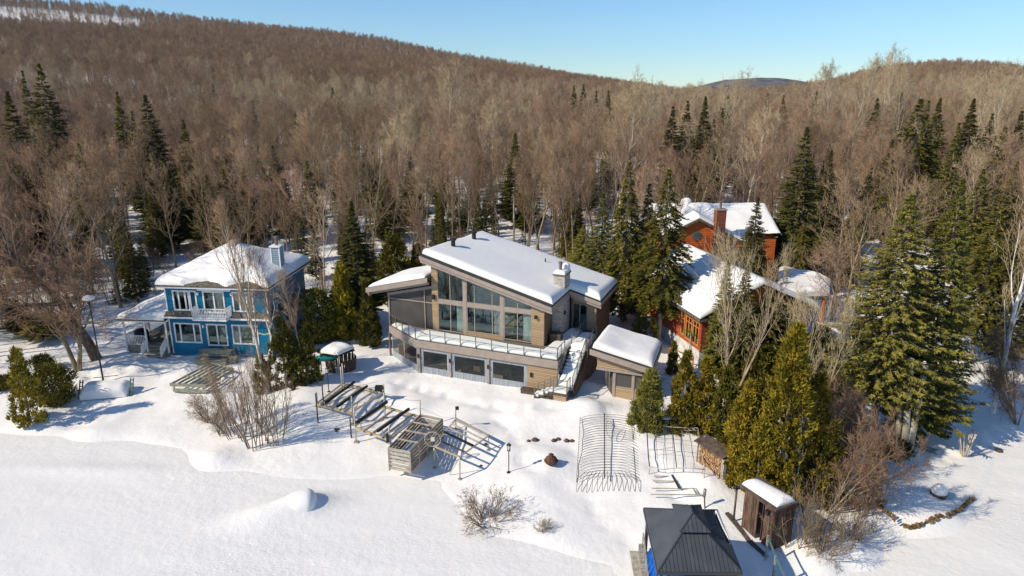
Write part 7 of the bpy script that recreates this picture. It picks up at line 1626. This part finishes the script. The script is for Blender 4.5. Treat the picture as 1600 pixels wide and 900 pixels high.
# right side
fork = bare_meshes('forked', grow_bare(531, h=8.2, r=.12, crown0=.25, spread=.40, kids=(8, 6, 4, 3), tw=.011, ang=(30, 36, 38), up=.16, stems=3, base_spread=.34, lean=.22), M['tan_bark'], M['pale_twig'])
bare(1190, 390, 0, fork, 1.05, 'pale many stemmed leafless tree in front of the red house', 'bare tree', 'bare_tree', base=(1135, 640), bh=8.2, rz=0)
bare(1270, 470, 0, fork, .8, 'thin grey leafless tree with branches sweeping right over the snow path', base=(1250, 690), bh=8.2, rz=.2)
swp = bare_meshes('sweeping', grow_bare(541, h=6.5, r=.06, crown0=.2, spread=.34, kids=(9, 6, 4, 3), tw=.011, ang=(28, 32, 36), up=.02, stems=9, base_spread=.75, lean=.5), M['bark'], M['twig'])
bare(1300, 590, 0, swp, .8, 'brown leafless shrub sweeping right behind the golden cedars', 'shrub', 'bare_shrub', base=(1265, 720), bh=6.5, rz=0)
bare(1330, 640, 0, swp, .8, 'brown leafless shrub sweeping over the right bank above the shed', 'shrub', 'bare_shrub', base=(1290, 800), bh=6.5, rz=.3)
bare(1285, 750, 0, shr, .8, 'low brown brush on the bank right of the brown shed', 'shrub', 'bare_shrub', base=(1275, 850), bh=4.2)
bare(1250, 770, 0, shr, .7, 'brown brush leaning against the right wall of the brown shed', 'shrub', 'bare_shrub', base=(1242, 850), bh=4.2, rz=2)
bare(1345, 700, 0, shr2, 1.3, 'orange brown twiggy bush at the middle of the right bank', 'shrub', 'bare_shrub', base=(1350, 800), bh=2.3)
bare(1335, 780, 0, shr3, .9, 'flat leafless bush over the lower right bank', 'shrub', 'bare_shrub', base=(1330, 840), bh=1.6, rz=1)
bare(1300, 800, 0, shr3, .8, 'flat leafless bush beside the broken bank right of the shed', 'shrub', 'bare_shrub', base=(1292, 868), bh=1.6, rz=2)
sap = bare_meshes('sapling', grow_bare(551, h=7, r=.07, crown0=.35, spread=.2, kids=(9, 4, 3, 2), tw=.01, ang=(35, 35, 35), up=.15, lean=.1), M['birch_bark'], M['pale_twig'])
bare(1262, 640, 0, sap, .9, 'thin white birch sapling rising behind the brown shed', 'birch tree', 'birch_tree', base=(1235, 800), bh=7, rz=0)
bir = bare_meshes('birch', grow_bare(561, h=12, r=.2, crown0=.28, spread=.34, kids=(13, 7, 5, 4), tw=.014, ang=(30, 34, 36), up=.2, lean=.10), M['birch_bark'], M['pale_twig'])
bare(1575, 295, 0, bir, 1.0, 'white birch with a forked trunk at the right edge of the photo', 'birch tree', 'birch_tree', base=(1550, 645), bh=12, rz=0)
bare(1590, 520, 0, swp, .8, 'brown leafless shrub at the right edge below the white birch', 'shrub', 'bare_shrub', base=(1590, 660), bh=6.5, rz=3.0)
pal = bare_meshes('bigpale', grow_bare(571, h=16, r=.22, crown0=.3, spread=.40, kids=(14, 8, 6, 4), tw=.02, ang=(45, 42, 40), up=.1), M['pale_bark'], M['pale_twig'])
bare(975, 165, 108, pal, 1.1, 'big pale spreading aspen standing behind the right end of the grey house', 'aspen tree', 'aspen_tree')
bare(1180, 200, 112, pal, .9, 'pale spreading aspen right of the dark spruce row', 'aspen tree', 'aspen_tree', rz=2)
bare(700, 130, 150, pal, 1.15, 'pale wide aspen standing over the middle of the wood', 'aspen tree', 'aspen_tree', rz=1)
for i, (px, py, Y) in enumerate(((1140, 85, 165), (1155, 95, 168), (1100, 105, 170), (1345, 112, 150), (1385, 92, 175), (1405, 104, 160), (1310, 112, 180), (1285, 118, 175), (1360, 104, 178), (1425, 112, 150), (1540, 120, 130), (1560, 125, 128))):
    if i < 3: py += 42
    bare(px, py, Y, RNG.choice(PALE), 1.15, 'tall pale aspen reaching the skyline on the right', 'aspen tree', 'aspen_tree', bh=17, group='tall pale aspens against the skyline on the right')
for i, (px, py, base) in enumerate(((1310, 330, (1310, 560)), (1345, 300, (1345, 540)), (1290, 300, (1300, 500)), (1390, 250, (1380, 500)), (1325, 400, (1330, 590)))):
    bare(px, py, 0, BARE[i % 6], .95, ('brown leafless tree over the low wing of the red house', 'brown leafless tree left of the two huge firs', 'brown leafless tree right behind the low snowy wing', 'brown leafless tree above the left huge fir', 'brown leafless tree at the shaded snow bank left of the firs')[i], base=base)
for i, (px, py, base) in enumerate(((1060, 250, (1062, 450)), (1010, 280, (1008, 480)), (880, 290, (878, 400)), (930, 260, (925, 395)), (700, 250, (700, 372)), (740, 240, (745, 362)), (620, 250, (617, 400)))):
    bare(px, py, 0, BARE[(i * 2 + 1) % 6], .8, ('thin leafless tree between the tall conifers and the red house', 'thin leafless tree behind the olive conifers', 'leafless tree behind the grey house chimney', 'leafless tree behind the right end of the grey roof', 'leafless tree just behind the roof vents', 'leafless tree just behind the highest roof corner', 'leafless tree behind the left porch roof')[i], base=base)
# ------------------------------------------------------------------ thin air haze over the whole valley
hm = bpy.data.materials.new('haze'); hm.use_nodes = True; hn = hm.node_tree.nodes; hl = hm.node_tree.links
for x in list(hn): hn.remove(x)
ho = hn.new('ShaderNodeOutputMaterial'); pv = hn.new('ShaderNodeVolumePrincipled'); pv.inputs['Color'].default_value = (.80, .88, 1, 1); pv.inputs['Density'].default_value = .00004; pv.inputs['Anisotropy'].default_value = .2
hl.new(pv.outputs[0], ho.inputs['Volume'])
hb = MB(); hb.box(-6500, 6500, -6500, 6500, -8, 420); o = hb.build('haze', hm); o['kind'] = 'stuff'; o['label'] = 'thin pale air haze filling the valley'
